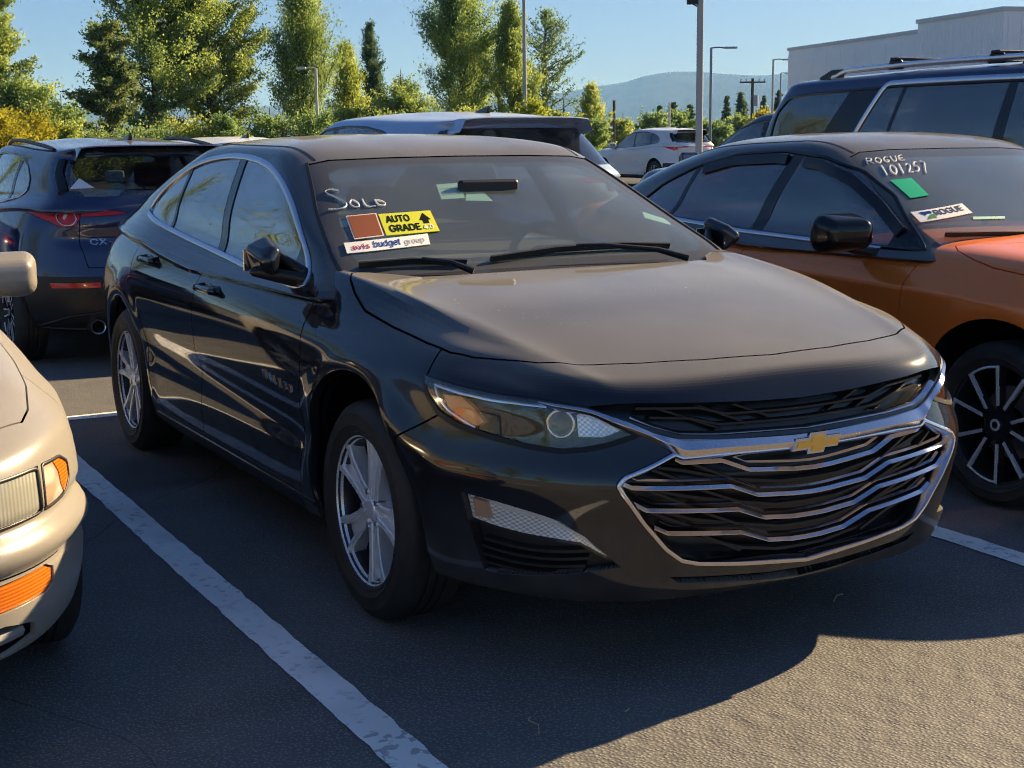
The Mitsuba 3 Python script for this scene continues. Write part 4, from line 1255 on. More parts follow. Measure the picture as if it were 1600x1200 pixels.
def simple_mirror(pl, K, side, x, y, z, b, w=.13, h=.085, d=.09, arm_b='black_plastic', rr=.034):
    s = lambda p, r: m3.Manifold.sphere(r, 20).translate(list(p))
    o = []
    for dy in (-w + rr, w - rr):
        for dz in (-h + rr, h - rr):
            o.append(s((x, y + side * dy, z + dz), rr))
            o.append(s((x + d * (.7 if dy < 0 else .45), y + side * dy * .85, z + dz * .6), rr * .9))
    m = m3.Manifold.batch_hull(o).refine_to_length(.012)
    k = pl.mesh(K + '__side_mirror', flat(m), b, 40)
    arm = m3.Manifold.batch_hull([s((x + .02, y - side * .04, z - h + .02), .018), s((x + .06, y - side * (w + .06), z - h - .01), .022), s((x - .03, y - side * (w + .06), z - h - .01), .022)])
    pl.mesh(k + '__arm', flat(arm), arm_b, 40)
    pl.mesh(k + '__glass', box(x - .036, y, z, .004, 2 * w - .05, 2 * h - .05, .0015), 'mirror_glass', 30)

def car_common(K, pl, B, C, sp):
    """Cuts what every car has: arches, doors, bonnet, glass, trims; puts on wheels, mirrors, seats."""
    RB, RC = Ray(B), Ray(C)
    keep = B.V.copy(), B.F.copy(), B.N.copy()
    g = .0025
    for x, z, r in sp['arches']:
        B.rest = B.rest - both(arch(x, z, r, -1.4, -.58))
    def take(name, cutter, gapc, b, depth=.012, off=0.0, mirror_it=True):
        P = B.take(cutter, both(gapc) if mirror_it else gapc)
        k = pl.panel(K + '__' + name, P, b, depth, off)
        if mirror_it:
            pl.panel(K + '__' + name, mirrored(P), b, depth, off)
        return P
    side = lambda p: prism(p, 'y', -1.6, -.30)
    for name, cut, gap, b, depth, off, two_ in sp.get('pre', []):
        take(name, cut, gap, b, depth, off, two_)
    if 'hood' in sp:
        h = Polygon(sp['hood'] + [(x, -y) for x, y in sp['hood'][::-1]]).buffer(0)
        pl.panel(K + '__hood', B.take(prism(h.buffer(-g), 'z', .55, 1.6), prism(h.buffer(g), 'z', .55, 1.6)), sp['paint'], .02)
    for name, poly in sp.get('panels', []):
        poly = Polygon(poly).buffer(0)
        take(name, side(poly.buffer(-g)), side(poly.buffer(g)), sp['paint'])
    if 'cladding' in sp:
        cl = Polygon(sp['cladding']).buffer(0)
        pl.panel(K + '__lower_trim', B.take(prism(cl, 'y', -1.6, 1.6)), 'black_plastic', .006)
    pl.panel(K + '__body', B.skin(B.rest), sp['paint'], .012)
    V, F, N = keep
    core = m3.Manifold(m3.Mesh(np.ascontiguousarray(V - N * .020, np.float32), F.astype(np.uint32)))
    for x, z, r in sp['arches']:
        core = core - both(arch(x, z, r - .012, -1.4, -.52))
    x0, x1 = sp['cabin_x']
    core = core - m3.Manifold.cube([x1 - x0, 2 * sp['cabin_w'], 1.0]).translate([x0, -sp['cabin_w'], .32])
    for c in sp.get('core_cut', []):
        core = core - c
    pl.mesh(K + '__inner_shell', flat(core), 'dark_void', 30)
    # glasshouse
    C.rest = C.rest - m3.Manifold.cube([8, 4, sp['cut_z']]).translate([-6, -2, 0])
    xs = sp['ws_x']
    fr = lambda p: prism(p, 'x', xs, 1.5)
    ws, wsi = half(sp['ws']), half(sp['ws']).buffer(-.035)
    P = C.take(fr(wsi))
    pl.panel(K + '__windshield', P, sp.get('ws_glass', 'windscreen_glass'), 0, -.002)
    P = C.take(fr(ws), fr(ws.buffer(.002)))
    pl.panel(K + '__windshield__border', P, 'frit', .008, -.002)
    if 'rw' in sp:
        rw = half(sp['rw'])
        P = C.take(prism(rw, 'x', -6, sp['rw_x']))
        pl.panel(K + '__rear_window', P, sp.get('rear_glass', 'tinted_glass'), 0, -.003)
    loop = Polygon(smooth_poly(resample(sp['loop'], .04, True), 2, True))
    ins = loop.buffer(-sp.get('trim_w', .02) * .7)
    panes, covers = ins, []
    for name, p in sp.get('dividers', []):
        p = Polygon(p).intersection(ins)
        if not p.is_empty:
            covers.append((name, p))
            panes = panes.difference(p.buffer(.001))
    for p in sorted([p for p in getattr(panes, 'geoms', [panes]) if p.area > .004], key=lambda p: -p.centroid.x):
        P = C.take(side(p), both(side(p)))
        pl.panel(K + '__window', P, sp['side_glass'], 0, -.003)
        pl.panel(K + '__window', mirrored(P), sp['side_glass'], 0, -.003)
    for name, p in covers:
        P = C.take(side(p), both(side(p)))
        pl.panel(K + '__' + name, P, 'black_gloss', .008, -.001)
        pl.panel(K + '__' + name, mirrored(P), 'black_gloss', .008, -.001)
    for name, cut, gap, b, depth, off, two_ in sp.get('cabin_parts', []):
        P = C.take(cut, both(gap) if two_ else gap)
        pl.panel(K + '__' + name, P, b, depth, off)
        if two_:
            pl.panel(K + '__' + name, mirrored(P), b, depth, off)
    pl.panel(K + '__roof', C.skin(C.rest), sp.get('roof_paint', sp['paint']), .015)
    P, N = RC.side(resample(loop.buffer(-sp.get('trim_w', .02) / 2).exterior.coords[:-1], .03, True))
    w = sp.get('trim_w', .02)
    m = trim(P, N, band(w, .006, -.008), True)
    for mm in (m, ymir(m)):
        pl.mesh(K + '__window_trim', mm, sp.get('trim', 'black_gloss'), 40)
    if 'belt' in sp:
        P, N = RC.side(resample(sp['belt'], .04))
        m = trim(P, N, band(.024, .009, -.012))
        for mm in (m, ymir(m)):
            pl.mesh(K + '__belt_trim', mm, 'chrome', 40)
    # simple cabin
    for cy in (.37, -.37):
        a, h = seat(sp['seat_x'], cy, sp.get('seat_z', .47), back=.62 * sp.get('seat_h', 1))
        k = pl.mesh(K + '__seat', a, 'fabric_dark', 40)
        pl.mesh(k + '__headrest', h, 'fabric_dark', 40)
    bx = sp['seat_x'] - .98
    pl.mesh(K + '__rear_seat', cat_meshes([box(bx, 0, sp.get('seat_z', .47), .5, 1.26, .16, .06), rot(box(bx - .30, 0, sp.get('seat_z', .47) + .32, .14, 1.26, .62, .06), -.3, [0, 1, 0], (bx - .30, 0, .55))]), 'fabric_dark', 40)
    pl.mesh(K + '__dashboard', box(sp['dash_x'], 0, sp.get('dash_z', .90), .45, 1.30, .18, .06), 'fabric_dark', 40)
    pl.mesh(K + '__steering_wheel', steering(sp['dash_x'] - .32, .36, sp.get('dash_z', .90) + .04), 'fabric_dark', 40)
    return RB, RC

def orange_sedan():
    K = 'orange_sedan'
    pl = ScaledPlace(.01, 2.63, 0, 0)
    rows = remap(hero_rows(), .935, .958, .979, 1.0)
    sides = np.array([-.16, -.42, -.68, -1.0, -1.4, -1.8, -2.15, -2.45, -2.75]) * .958
    def post(A):
        x, y, z = A[..., 0], A[..., 1], A[..., 2]
        s, ay = np.sign(y), np.abs(y)
        sd = sstep(.6, .8, ay)
        A[..., 1] += s * sd * .010 * np.exp(-np.abs(z - (.80 + .03 * (-x))) / .05) * sstep(.5, .2, x)
        zl = .52 - .22 * (x + .5)
        A[..., 1] -= s * sd * .018 * np.exp(-((z - zl + .06) / .09) ** 2) * sstep(.35, 0, x) * sstep(-2.4, -1.9, x)
        d = np.hypot(x, z - .325)
        A[..., 1] += s * sd * .010 * np.exp(-((d - .44) / .05) ** 2) * sstep(.25, .4, z)
        zc = PchipInterpolator([-1.2, -.6, .1, .43, .60, .75, 1.1], [1.03, 1.022, .974, .914, .882, .850, .79])(x)
        zt = zc - (.03 + .03 * sstep(.2, .7, x)) * y * y + .004
        t = sstep(.40, .22, ay) * sstep(.80, .72, x) * sstep(-.9, -.6, x) * (z > .75)
        A[..., 2] = A[..., 2] * (1 - t) + t * zt
        return A
    B = car_lower(rows, .0935, -3.05 * .958, sides, ku=9, kv=7, post=post)
    X = (-.4, -.9, -1.4, -1.9, -2.4, -2.95)
    row = lambda xf, xr, w, z, zf, zr, **k: dict(xf=xf, xr=xr, w=list(zip(X, w)), z=list(zip(X, z)), zf=zf, zr=zr, **k)
    C = cabin(dict(rows=[
        row(-.24, -3.40, (.775, .80, .81, .80, .78, .70), (.86, .87, .89, .92, .96, .98), .90, .98),
        row(-.40, -3.27, (.775, .800, .806, .804, .785, .70), (.98, .955, .97, 1.00, 1.06, 1.08), .985, 1.075),
        row(-.66, -3.0, (.75, .765, .772, .768, .74, .66), (1.12, 1.10, 1.11, 1.13, 1.17, 1.18), 1.12, 1.19),
        row(-.95, -2.72, (.70, .705, .712, .706, .68, .60), (1.27, 1.255, 1.25, 1.255, 1.27, 1.28), 1.27, 1.31),
        row(-1.20, -2.46, (.640, .640, .642, .636, .61, .55), (1.355, 1.36, 1.372, 1.362, 1.34, 1.33), 1.378, 1.385),
        row(-1.34, -2.33, (.55, .56, .565, .56, .53, .48), (1.39, 1.40, 1.415, 1.405, 1.38, 1.37), 1.412, 1.415),
        row(-1.50, -2.15, (.33, .33, .34, .34, .32, .3), (1.435, 1.435, 1.447, 1.440, 1.42, 1.4), 1.438, 1.436),
        row(-1.68, -1.95, (0,) * 6, (1.45,) * 6, 1.450, 1.450)], roof=[(-2.46, 1.388), (-2.3, 1.42), (-2.1, 1.440), (-1.9, 1.450), (-1.65, 1.452), (-1.45, 1.436), (-1.2, 1.381)]), 8, 6)
    door_f = [(-.50, 1.06), (-.49, .95), (-.505, .80), (-.525, .68), (-.53, .45), (-.56, .28)]
    bl = [(-1.62, .28), (-1.62, .6), (-1.60, .8), (-1.585, 1.06)]
    fd = door_f + bl
    rd = [(x - .0001, z) for x, z in bl[::-1]] + [(-2.22, .28), (-2.28, .5), (-2.36, .7), (-2.50, .85), (-2.55, 1.1)]
    fender = [(.34, 1.2), (.36, .80), (.44, .71), (.335, .60), (.335, .3), (-.55, .17), (-.56, .28)] + door_f[::-1][1:] + [(-.50, 1.2)]
    hood = [(-.42, .70), (-.36, .745), (-.30, .765), (-.235, .782), (-.12, .798), (.08, .798), (.28, .792), (.39, .778), (.46, .745), (.52, .704), (.60, .637), (.66, .555), (.71, .39), (.75, .215), (.767, 0)]
    hood = [(-.28, 0), (-.275, .3), (-.28, .48), (-.30, .56), (-.39, .62)] + hood
    bp = [(-1.500, 1.45), (-1.420, 1.45), (-1.420, 1.38), (-1.555, .98), (-1.55, .90), (-1.665, .90), (-1.64, .98), (-1.500, 1.37)]
    qd = [(-2.20, 1.42), (-2.175, 1.42), (-2.29, 1.0), (-2.32, 1.0)]
    sail = [(-.30, .9), (-.70, .9), (-.70, .96), (-.685, 1.08), (-.55, 1.04), (-.30, .95)]
    loop = [(-.46, .957), (-.62, 1.055), (-.83, 1.185), (-1.05, 1.290), (-1.28, 1.352), (-1.60, 1.378), (-1.95, 1.362), (-2.25, 1.300), (-2.50, 1.205), (-2.66, 1.115), (-2.60, 1.080), (-2.30, 1.025), (-1.67, .985), (-1.05, .966), (-.70, .957)]
    HL = np.array([(.40, -.85, .79), (.60, -.77, .775), (.78, -.62, .745), (.86, -.50, .70), (.80, -.60, .66), (.66, -.745, .655), (.47, -.845, .69)])
    HD = (.64, -.77)
    sp = dict(paint='orange_paint', roof_paint='black_paint_roof', arches=[(0, .325, .415), (-2.71, .325, .40)], hood=hood, panels=[('front_door', fd), ('rear_door', rd), ('fender', fender)], cladding=[(-5, -.1), (2, -.1), (2, .235), (-5, .235)],
              cabin_x=(-3.0, -.56), cabin_w=.71, cut_z=.93, ws_x=-1.4, ws=[(0, 1.372), (.35, 1.370), (.53, 1.360), (.60, 1.340), (.685, 1.20), (.748, 1.05), (.758, .95), (0, .95)], rw=[(0, 1.375), (.45, 1.36), (.53, 1.30), (.62, 1.12), (0, 1.10)], rw_x=-2.2,
              loop=loop, dividers=[('pillar_cover', bp), ('window_divider', qd), ('mirror_sail', sail)], side_glass='tinted_glass', trim='black_gloss', belt=[(-.72, .961), (-1.05, .970), (-1.67, .988), (-2.30, 1.028), (-2.56, 1.075)], seat_x=-1.35, dash_x=-.76,
              pre=[('headlight', prism_dir(HL, HD, .6, 1.3), prism_dir(HL, HD, .6, 1.3, .003), 'lamp_reflector', .01, -.003, True),
                   ('grille', prism(half([(0, .72), (.30, .72), (.40, .70), (.30, .45), (.16, .36), (0, .36)]), 'x', .4, 1.3), prism(half([(0, .72), (.30, .72), (.40, .70), (.30, .45), (.16, .36), (0, .36)]).buffer(.003), 'x', .4, 1.3), 'grille_black', .02, -.02, False)],
              core_cut=[m3.Manifold.cube([1, 3, .6]).translate([.72, -1.5, .3])])
    RB, RC = car_common(K, pl, B, C, sp)
    # rain guards along the tops of the side windows
    lp = Polygon(smooth_poly(resample(loop, .04, True), 2, True)).buffer(-.02)
    for x0, x1 in ((-.66, -1.40), (-1.53, -2.17)):
        xs = np.linspace(x0, x1, 30)
        top = []
        for x in xs:
            seg = lp.intersection(LineString([(x, .9), (x, 1.6)]))
            top.append((x, seg.bounds[3] - .028) if not seg.is_empty else (x, 1.3))
        P, N = RC.side(np.array(top))
        m = trim(P, N, [(-.026, .002), (.026, .004), (.026, .007), (.0, .014), (-.022, .016), (-.026, .012)])
        for mm in (m, ymir(m)):
            pl.mesh(K + '__rain_guard', mm, 'black_gloss', 40)
    for s in (-1, 1):
        simple_mirror(pl, K, s, -.80, s * 1.0, 1.03, 'black_gloss', .13, .082, .11, rr=.055)
    for x, s, a in ((0, -1, .28), (-2.71, -1, .9), (0, 1, .1), (-2.71, 1, .6)):
        n = 0
        while (r := K + '__wheel' + (f'_{n:03d}' if n else '')) + '__tyre' in scene:
            n += 1
        wheel_spokes(pl, r, x, s * .785, .325, .232, .215, 5, 'v', s, a)
    xs = np.linspace(-1.2, -2.45, 40)
    P, N = RC.top(np.c_[xs, -(.575 - .05 * ((xs + 1.7) / 1.0) ** 2)])
    m = trim(P, N, [(-.006, -.01), (.006, -.01), (.005, .002), (-.005, .002)])
    for mm in (m, ymir(m)):
        pl.mesh(K + '__roof__ditch_moulding', mm, 'black_plastic', 30)
    Pb, Nb = RC.front(resample([(-.66, 1.018), (-.40, 1.015), (-.10, 1.005)], .03))
    pl.mesh(K + '__wiper', trim(Pb + Nb * .006, Nb, [(-.007, -.006), (.007, -.006), (.004, .014), (-.004, .014)]), 'black_plastic', 30)
    tag(K, 'orange sedan with black roof and tinted windows parked beside the black sedan', 'car')
    return pl, B, C, RB, RC

def orange_stickers(pl, RC):
    q = [(-.532, 1.165), (-.448, 1.175), (-.488, 1.245), (-.575, 1.240)]
    q = OR['green']
    k = sticker(pl, 'green_sticker', RC, q, 'sticker_green', .003)
    tag(k, 'plain green rectangular sticker on the windshield of the orange sedan', 'sticker')
    q = OR['white']
    k = sticker(pl, 'name_sticker', RC, q, 'paper_white', .003)
    tag(k, 'white strip sticker with blue and green emblem on the windshield of the orange sedan', 'sticker')
    sticker_text(pl, k + '__lettering', RC, q, 'ROGUE', .34, .34, .90, .86, 'ink_dark', .004)
    sticker_text(pl, k + '__lettering', RC, q, 'VALLEY', .40, .12, .86, .26, 'ink_grey', .004) if False else None
    for pts, b in (([(.10, .85), (.30, .85), (.30, .60), (.22, .62), (.16, .50)], 'ink_blue'), ([(.14, .15), (.31, .15), (.31, .55), (.24, .52), (.18, .34)], 'ink_green')):
        am = trimesh.creation.extrude_polygon(Polygon(pts), .001, engine='earcut')
        pl.mesh(k + '__emblem', trimesh.Trimesh(on_glass(RC, q, .004, np.asarray(am.vertices)[:, :2]), am.faces, process=False), b, False)
    k = sticker(pl, 'chalk_strip', RC, OR['strip'], 'sticker_mint', .002)
    tag(k, 'narrow pale strip low on the windshield of the orange sedan', 'sticker')
    def glyphs(word, quad, name, label, r):
        G = {'R': [[(0, 0), (0, 1), (.5, 1), (.6, .75), (.45, .5), (0, .5)], [(.3, .5), (.65, 0)]], 'O': [[(.3, 0), (0, .3), (.05, .8), (.35, 1), (.62, .7), (.6, .25), (.3, 0)]], 'G': [[(.6, .85), (.3, 1), (0, .6), (.1, .1), (.4, 0), (.6, .3), (.35, .4)]],
             'U': [[(0, 1), (.05, .2), (.3, 0), (.55, .2), (.6, 1)]], 'E': [[(.55, 1), (0, .95), (0, 0), (.6, .05)], [(0, .5), (.45, .55)]], '1': [[(.2, 1), (.3, 0)]], '0': [[(.3, 0), (0, .3), (.05, .8), (.35, 1), (.62, .7), (.6, .25), (.3, 0)]],
             '2': [[(0, .8), (.3, 1), (.55, .75), (.3, .35), (0, 0), (.6, .05)]], '5': [[(.6, 1), (.1, 1), (.05, .6), (.4, .6), (.55, .3), (.3, 0), (0, .1)]], '7': [[(0, 1), (.6, .95), (.35, .4), (.3, -.2)]]}
        q4 = np.asarray(quad, float)
        ms = []
        n = len(word)
        for i, ch in enumerate(word):
            for st in G[ch]:
                st = np.array(st, float)
                uv = np.c_[(i + .12 + st[:, 0] * 1.1) / n, st[:, 1]]
                P = on_glass(RC, quad, .002, resample(smooth_poly(uv, 2), .02))
                ms.append(tube(P, r, 5))
        k = pl.mesh(name, cat_meshes(ms), 'paper_white', True)
        tag(k, label, 'writing')
    glyphs('ROGUE', OR['w1'], 'name_writing', 'white handwritten word at the top corner of the orange sedan windshield', .0035)
    glyphs('101257', OR['w2'], 'number_writing', 'white handwritten number 101257 on the orange sedan windshield', .0045)

def hatch_shells(detail=1.0):
    R = []
    def row(xn, xt, w, z, zn, zt, **k):
        R.append(dict(xn=xn, xt=xt, w=list(zip((.1, -.65, -1.4, -2.1, -2.75), w)), z=list(zip((.1, -.65, -1.4, -2.1, -2.75), z)), zn=zn, zt=zt, nr=k.pop('nr', 3.4), mr=k.pop('mr', 1.8), **k))
    row(.45, -2.9, (0,) * 5, (.2,) * 5, .2, .24)
    row(.70, -3.2, (.6,) * 5, (.2,) * 5, .2, .24)
    row(.86, -3.36, (.82, .82, .82, .82, .80), (.23, .22, .22, .22, .26), .22, .27)
    row(.90, -3.43, (.86, .86, .86, .865, .855), (.28, .27, .27, .28, .32), .27, .33)
    row(.92, -3.470, (.885, .88, .875, .885, .88), (.38, .38, .38, .39, .42), .36, .43)
    row(.925, -3.475, (.893, .886, .88, .893, .89), (.50, .50, .50, .51, .53), .46, .53)
    row(.92, -3.455, (.895, .89, .888, .898, .89), (.62, .62, .63, .64, .64), .57, .62)
    row(.905, -3.415, (.890, .893, .893, .896, .873), (.73, .74, .75, .76, .77), .66, .74)
    row(.88, -3.405, (.870, .880, .882, .880, .845), (.81, .83, .85, .87, .89), .74, .87)
    row(.84, -3.39, (.82, .85, .855, .85, .80), (.89, .90, .93, .96, .99), .80, .99)
    row(.76, -3.31, (.73, .79, .81, .79, .72), (.94, .96, .98, 1.03, 1.06), .85, 1.07)
    row(.60, -3.1, (.44, .5, .5, .5, .45), (.97, 1.0, 1.0, 1.03, 1.07), .89, 1.08)
    row(.45, -2.9, (0,) * 5, (.98, 1.01, 1.0, 1.03, 1.07), .92, 1.08)
    def post(A):
        x, y, z = A[..., 0], A[..., 1], A[..., 2]
        s, ay = np.sign(y), np.abs(y)
        zc = PchipInterpolator([-1.2, -.6, .1, .43, .60, .75, 1.1], [1.03, 1.022, .98, .92, .89, .855, .79])(x)
        t = sstep(.40, .22, ay) * sstep(.74, .66, x) * sstep(-.9, -.6, x) * (z > .75)
        A[..., 2] = A[..., 2] * (1 - t) + t * (zc - .04 * y * y)
        A[..., 1] -= s * sstep(.6, .8, ay) * .022 * np.exp(-((z - .62 + .12 * (x + 1.4)) / .12) ** 2) * sstep(-.5, -.9, x) * sstep(-2.4, -2.0, x)
        # the tailgate folds in below its lamps
        A[..., 0] += sstep(-3.0, -3.25, x) * .035 * np.exp(-((z - .84) / .05) ** 2) * sstep(.75, .5, ay)
        return A
    B = car_lower(R, .1, -2.75, np.array([-.16, -.42, -.68, -1.0, -1.35, -1.7, -2.0, -2.3, -2.55]), ku=8 if detail >= 1 else 4, kv=7 if detail >= 1 else 4, post=post)
    X = (-.3, -.8, -1.3, -1.8, -2.3, -2.9)
    row = lambda xf, xr, w, z, zf, zr, **k: dict(xf=xf, xr=xr, w=list(zip(X, w)), z=list(zip(X, z)), zf=zf, zr=zr, dr=k.pop('dr', .22), **k)
    C = cabin(dict(rows=[
        row(-.20, -3.36, (.775, .80, .81, .80, .77, .70), (.86, .87, .89, .92, .96, .98), .90, 1.0),
        row(-.35, -3.33, (.775, .800, .806, .800, .765, .695), (1.0, .965, .985, 1.01, 1.055, 1.08), 1.0, 1.085),
        row(-.62, -3.22, (.75, .765, .772, .765, .725, .65), (1.13, 1.12, 1.13, 1.15, 1.17, 1.19), 1.14, 1.185),
        row(-.90, -3.11, (.70, .708, .714, .706, .670, .60), (1.28, 1.265, 1.26, 1.27, 1.28, 1.285), 1.285, 1.285),
        row(-1.12, -3.06, (.645, .648, .650, .640, .610, .555), (1.365, 1.375, 1.385, 1.383, 1.37, 1.36), 1.39, 1.375),
        row(-1.28, -3.10, (.57, .575, .578, .570, .545, .50), (1.41, 1.42, 1.432, 1.430, 1.415, 1.405), 1.43, 1.415, dr=.12),
        row(-1.50, -2.85, (.33, .33, .34, .34, .32, .3), (1.455, 1.455, 1.465, 1.462, 1.445, 1.43), 1.456, 1.44),
        row(-1.75, -2.5, (0,) * 6, (1.475,) * 6, 1.474, 1.462)], roof=[(-3.10, 1.416), (-2.9, 1.437), (-2.5, 1.463), (-2.1, 1.476), (-1.75, 1.476), (-1.5, 1.460), (-1.28, 1.432), (-1.12, 1.392)]), *((8, 6) if detail >= 1 else (4, 4)))
    return B, C

def crossover(K, label, paint_b, x, y, z=0, yaw=math.pi, scale=(1, 1, 1), rails=True, badge=False, cat='car', group=None, glass_b='tinted_glass', chrome_trim=True, guards=False, roof_b=None, wide_glass=False):
    pl = ScaledPlace(x, y, z, yaw, scale)
    global ROUND
    ROUND = 1.0 if badge else .5
    B, C = hatch_shells(1.0 if badge else .5)
    door_f = [(-.50, 1.06), (-.49, .95), (-.50, .70), (-.53, .45), (-.56, .30)]
    bl = [(-1.55, .30), (-1.55, .6), (-1.53, .8), (-1.51, 1.06)]
    rd = [(x_ - .0001, z_) for x_, z_ in bl[::-1]] + [(-2.15, .30), (-2.21, .5), (-2.30, .72), (-2.42, .85), (-2.46, 1.1)]
    loop = [(-.44, .965), (-.62, 1.07), (-.83, 1.20), (-1.03, 1.305), (-1.25, 1.368), (-1.60, 1.388), (-1.95, 1.380), (-2.25, 1.345), (-2.45, 1.295), (-2.62, 1.215), (-2.66, 1.140), (-2.57, 1.085), (-2.30, 1.050), (-1.67, 1.000), (-1.05, .978), (-.70, .968)]
    bp = [(-1.47, 1.45), (-1.40, 1.45), (-1.40, 1.38), (-1.49, .98), (-1.49, .90), (-1.57, .90), (-1.57, .98), (-1.47, 1.37)]
    qd = [(-2.21, 1.45), (-2.16, 1.45), (-2.29, 1.0), (-2.34, 1.0)]
    sail = [(-.30, .9), (-.66, .9), (-.66, .96), (-.645, 1.08), (-.55, 1.04), (-.30, .95)]
    back = lambda p: prism(p, 'x', -6, -2.6)
    tl = Polygon([(-.755, 1.025), (-.60, 1.038), (-.53, 1.028), (-.52, .972), (-.548, .925), (-.62, .912), (-.71, .962), (-.77, 1.002)])
    ti = Polygon([(-.512, 1.026), (-.30, 1.010), (-.24, .998), (-.30, .988), (-.510, .980)])
    gate = half([(0, 1.20), (.62, 1.20), (.60, 1.07), (.535, 1.04), (.525, .95), (.53, .80), (.50, .66), (0, .655)])
    rl = Polygon([(-.72, .565), (-.44, .568), (-.44, .535), (-.71, .532)])
    pre = [('tail_light', back(tl), back(tl.buffer(.003)), 'red_lens', .02, .002, True),
           ('inner_tail_light', back(ti), back(ti.buffer(.003)), 'red_lens', .02, .001, True),
           ('rear_reflector', back(rl), back(rl.buffer(.002)), 'red_lens', .015, .001, True),
           ('tailgate', back(gate.buffer(-.0025)), back(gate.buffer(.0025)), paint_b, .02, 0, False)]
    clad = [(-5, -.1), (2, -.1), (2, .33), (.42, .34), (-.42, .34), (-2.25, .36), (-2.25, .36), (-3.02, .48), (-3.05, .605), (-5, .605)]
    wheel_lip = []
    sp = dict(paint=paint_b, arches=[(0, .33, .40), (-2.655, .33, .40)], panels=[('front_door', door_f + bl), ('rear_door', rd)], cladding=clad, cabin_x=(-3.1, -.56), cabin_w=.70, cut_z=.93, ws_x=-1.4,
              ws=[(0, 1.385), (.35, 1.383), (.54, 1.372), (.61, 1.345), (.69, 1.20), (.755, 1.05), (.765, .95), (0, .95)], rw=[(0, 1.352), (.42, 1.350), (.505, 1.335), (.545, 1.27), (.565, 1.15), (.53, 1.105), (0, 1.095)], rw_x=-2.6,
              loop=loop, dividers=[('pillar_cover', bp), ('window_divider', qd), ('mirror_sail', sail)], side_glass=glass_b, trim='black_gloss', seat_x=-1.3, dash_x=-.74, pre=pre,
              hood=[(-.28, 0), (-.28, .5), (-.38, .66), (-.30, .75), (.1, .76), (.40, .72), (.58, .58), (.66, .4), (.70, 0)], roof_paint=roof_b or paint_b)
    if wide_glass:
        sp['rw'] = [(0, 1.352), (.45, 1.350), (.535, 1.335), (.60, 1.25), (.665, 1.12), (.63, 1.10), (0, 1.095)]
    if chrome_trim:
        sp['belt'] = [(-.72, .970), (-1.05, .980), (-1.67, 1.002), (-2.30, 1.052), (-2.56, 1.088), (-2.64, 1.14)]
    RB, RC = car_common(K, pl, B, C, sp)
    # lamps' inner rings and the roof spoiler
    for s in (-1, 1):
        th = np.linspace(0, 2 * np.pi, 28, endpoint=False)
        yz = np.c_[s * .590 + .050 * np.cos(th), .974 + .050 * np.sin(th)]
        P, N = RB.back(yz)
        if len(P) > 8:
            kk = K + '__tail_light' + ('' if s < 0 else '_001')
            pl.mesh(kk + '__ring', tube(P + N * .004, .006, 6, True), 'chrome', True)
            c = P.mean(0)
            d = trimesh.creation.icosphere(2, .024)
            d.vertices = d.vertices * [.3, 1, 1] + c
            pl.mesh(kk + '__lamp', d, 'lamp_white', True)
    sb = [(-.50, 1.392), (0, 1.412), (.50, 1.392)]
    P, N = RC.top(resample([(-3.0, -.50), (-3.06, -.25), (-3.075, 0), (-3.06, .25), (-3.0, .50)], .04))
    m = strip(P + [[-.05, 0, -.018]], np.tile([1.0, 0, -.05], (len(P), 1)), np.tile([0, 0, 1.0], (len(P), 1)), [(-.14, .010), (.16, -.008), (.16, .012), (.0, .022), (-.13, .018)])
    pl.mesh(K + '__roof_spoiler', m, roof_b or paint_b, 40)
    if not wide_glass:
      m = strip(P + [[-.055, 0, -.045]], np.tile([1.0, 0, -.05], (len(P), 1)), np.tile([0, 0, 1.0], (len(P), 1)), [(-.125, .022), (.10, .022), (.12, -.02), (-.05, .006)])
    if not wide_glass:
        pl.mesh(K + '__roof_spoiler__underside', m, 'black_gloss', 40)
    for s in (-1, 1) if not wide_glass else ():
        e = resample([(s * .53, 1.33), (s * .575, 1.24), (s * .585, 1.13)], .03)
        P, N = RC.back(e)
        pl.mesh(K + '__window_fin', trim(P, N, [(-.035, -.01), (.035, -.01), (.03, .012), (-.02, .02), (-.035, .01)]), 'black_gloss', 40)
    P, N = RC.back(resample([(.02, 1.120), (-.15, 1.128), (-.36, 1.150)], .03))
    wk = pl.mesh(K + '__rear_wiper', trim(P + N * .012, N, [(-.010, -.008), (.010, -.008), (.006, .010), (-.006, .010)]), 'black_plastic', 40)
    fin = m3.Manifold.batch_hull([m3.Manifold.sphere(.008, 10).translate([-2.62, 0, 1.462]), m3.Manifold.sphere(.008, 10).translate([-2.62, 0, 1.50]), m3.Manifold.sphere(.012, 10).translate([-2.42, 0, 1.462]), m3.Manifold.sphere(.018, 10).translate([-2.60, 0, 1.455])])
    pl.mesh(K + '__antenna_fin', flat(fin), 'black_gloss', 40)
    if rails:
        for s in (-1, 1):
            xs = np.linspace(-1.15, -2.78, 30)
            P, N = RC.top(np.c_[xs, s * (.575 - .04 * ((xs + 1.9)) ** 2)])
            lift = .035 * np.sqrt(np.clip(1 - ((xs + 1.965) / .82) ** 2, 0, 1))
            pl.mesh(K + '__roof_rail', tube(P + np.c_[0 * lift, 0 * lift, lift], .014, 8), 'black_plastic', 40)
    # bumper crease, exhaust, badge
    e = resample([(-.78, .24 + .02), (-.72, .300), (-.62, .350), (-.40, .385), (0, .39), (.40, .385), (.62, .35), (.72, .30), (.78, .26)], .04)
    P, N = RB.back(e)
    pl.mesh(K + '__bumper_crease', trim(P, N, band(.018, .012, -.01)), 'black_plastic', 40)
    e = resample([(-.80, .262), (-.45, .258), (0, .256), (.45, .258), (.80, .262)], .05)
    P, N = RB.back(e)
    pl.mesh(K + '__bumper_crease', trim(P, N, band(.020, .010, -.01)), 'black_plastic', 40)
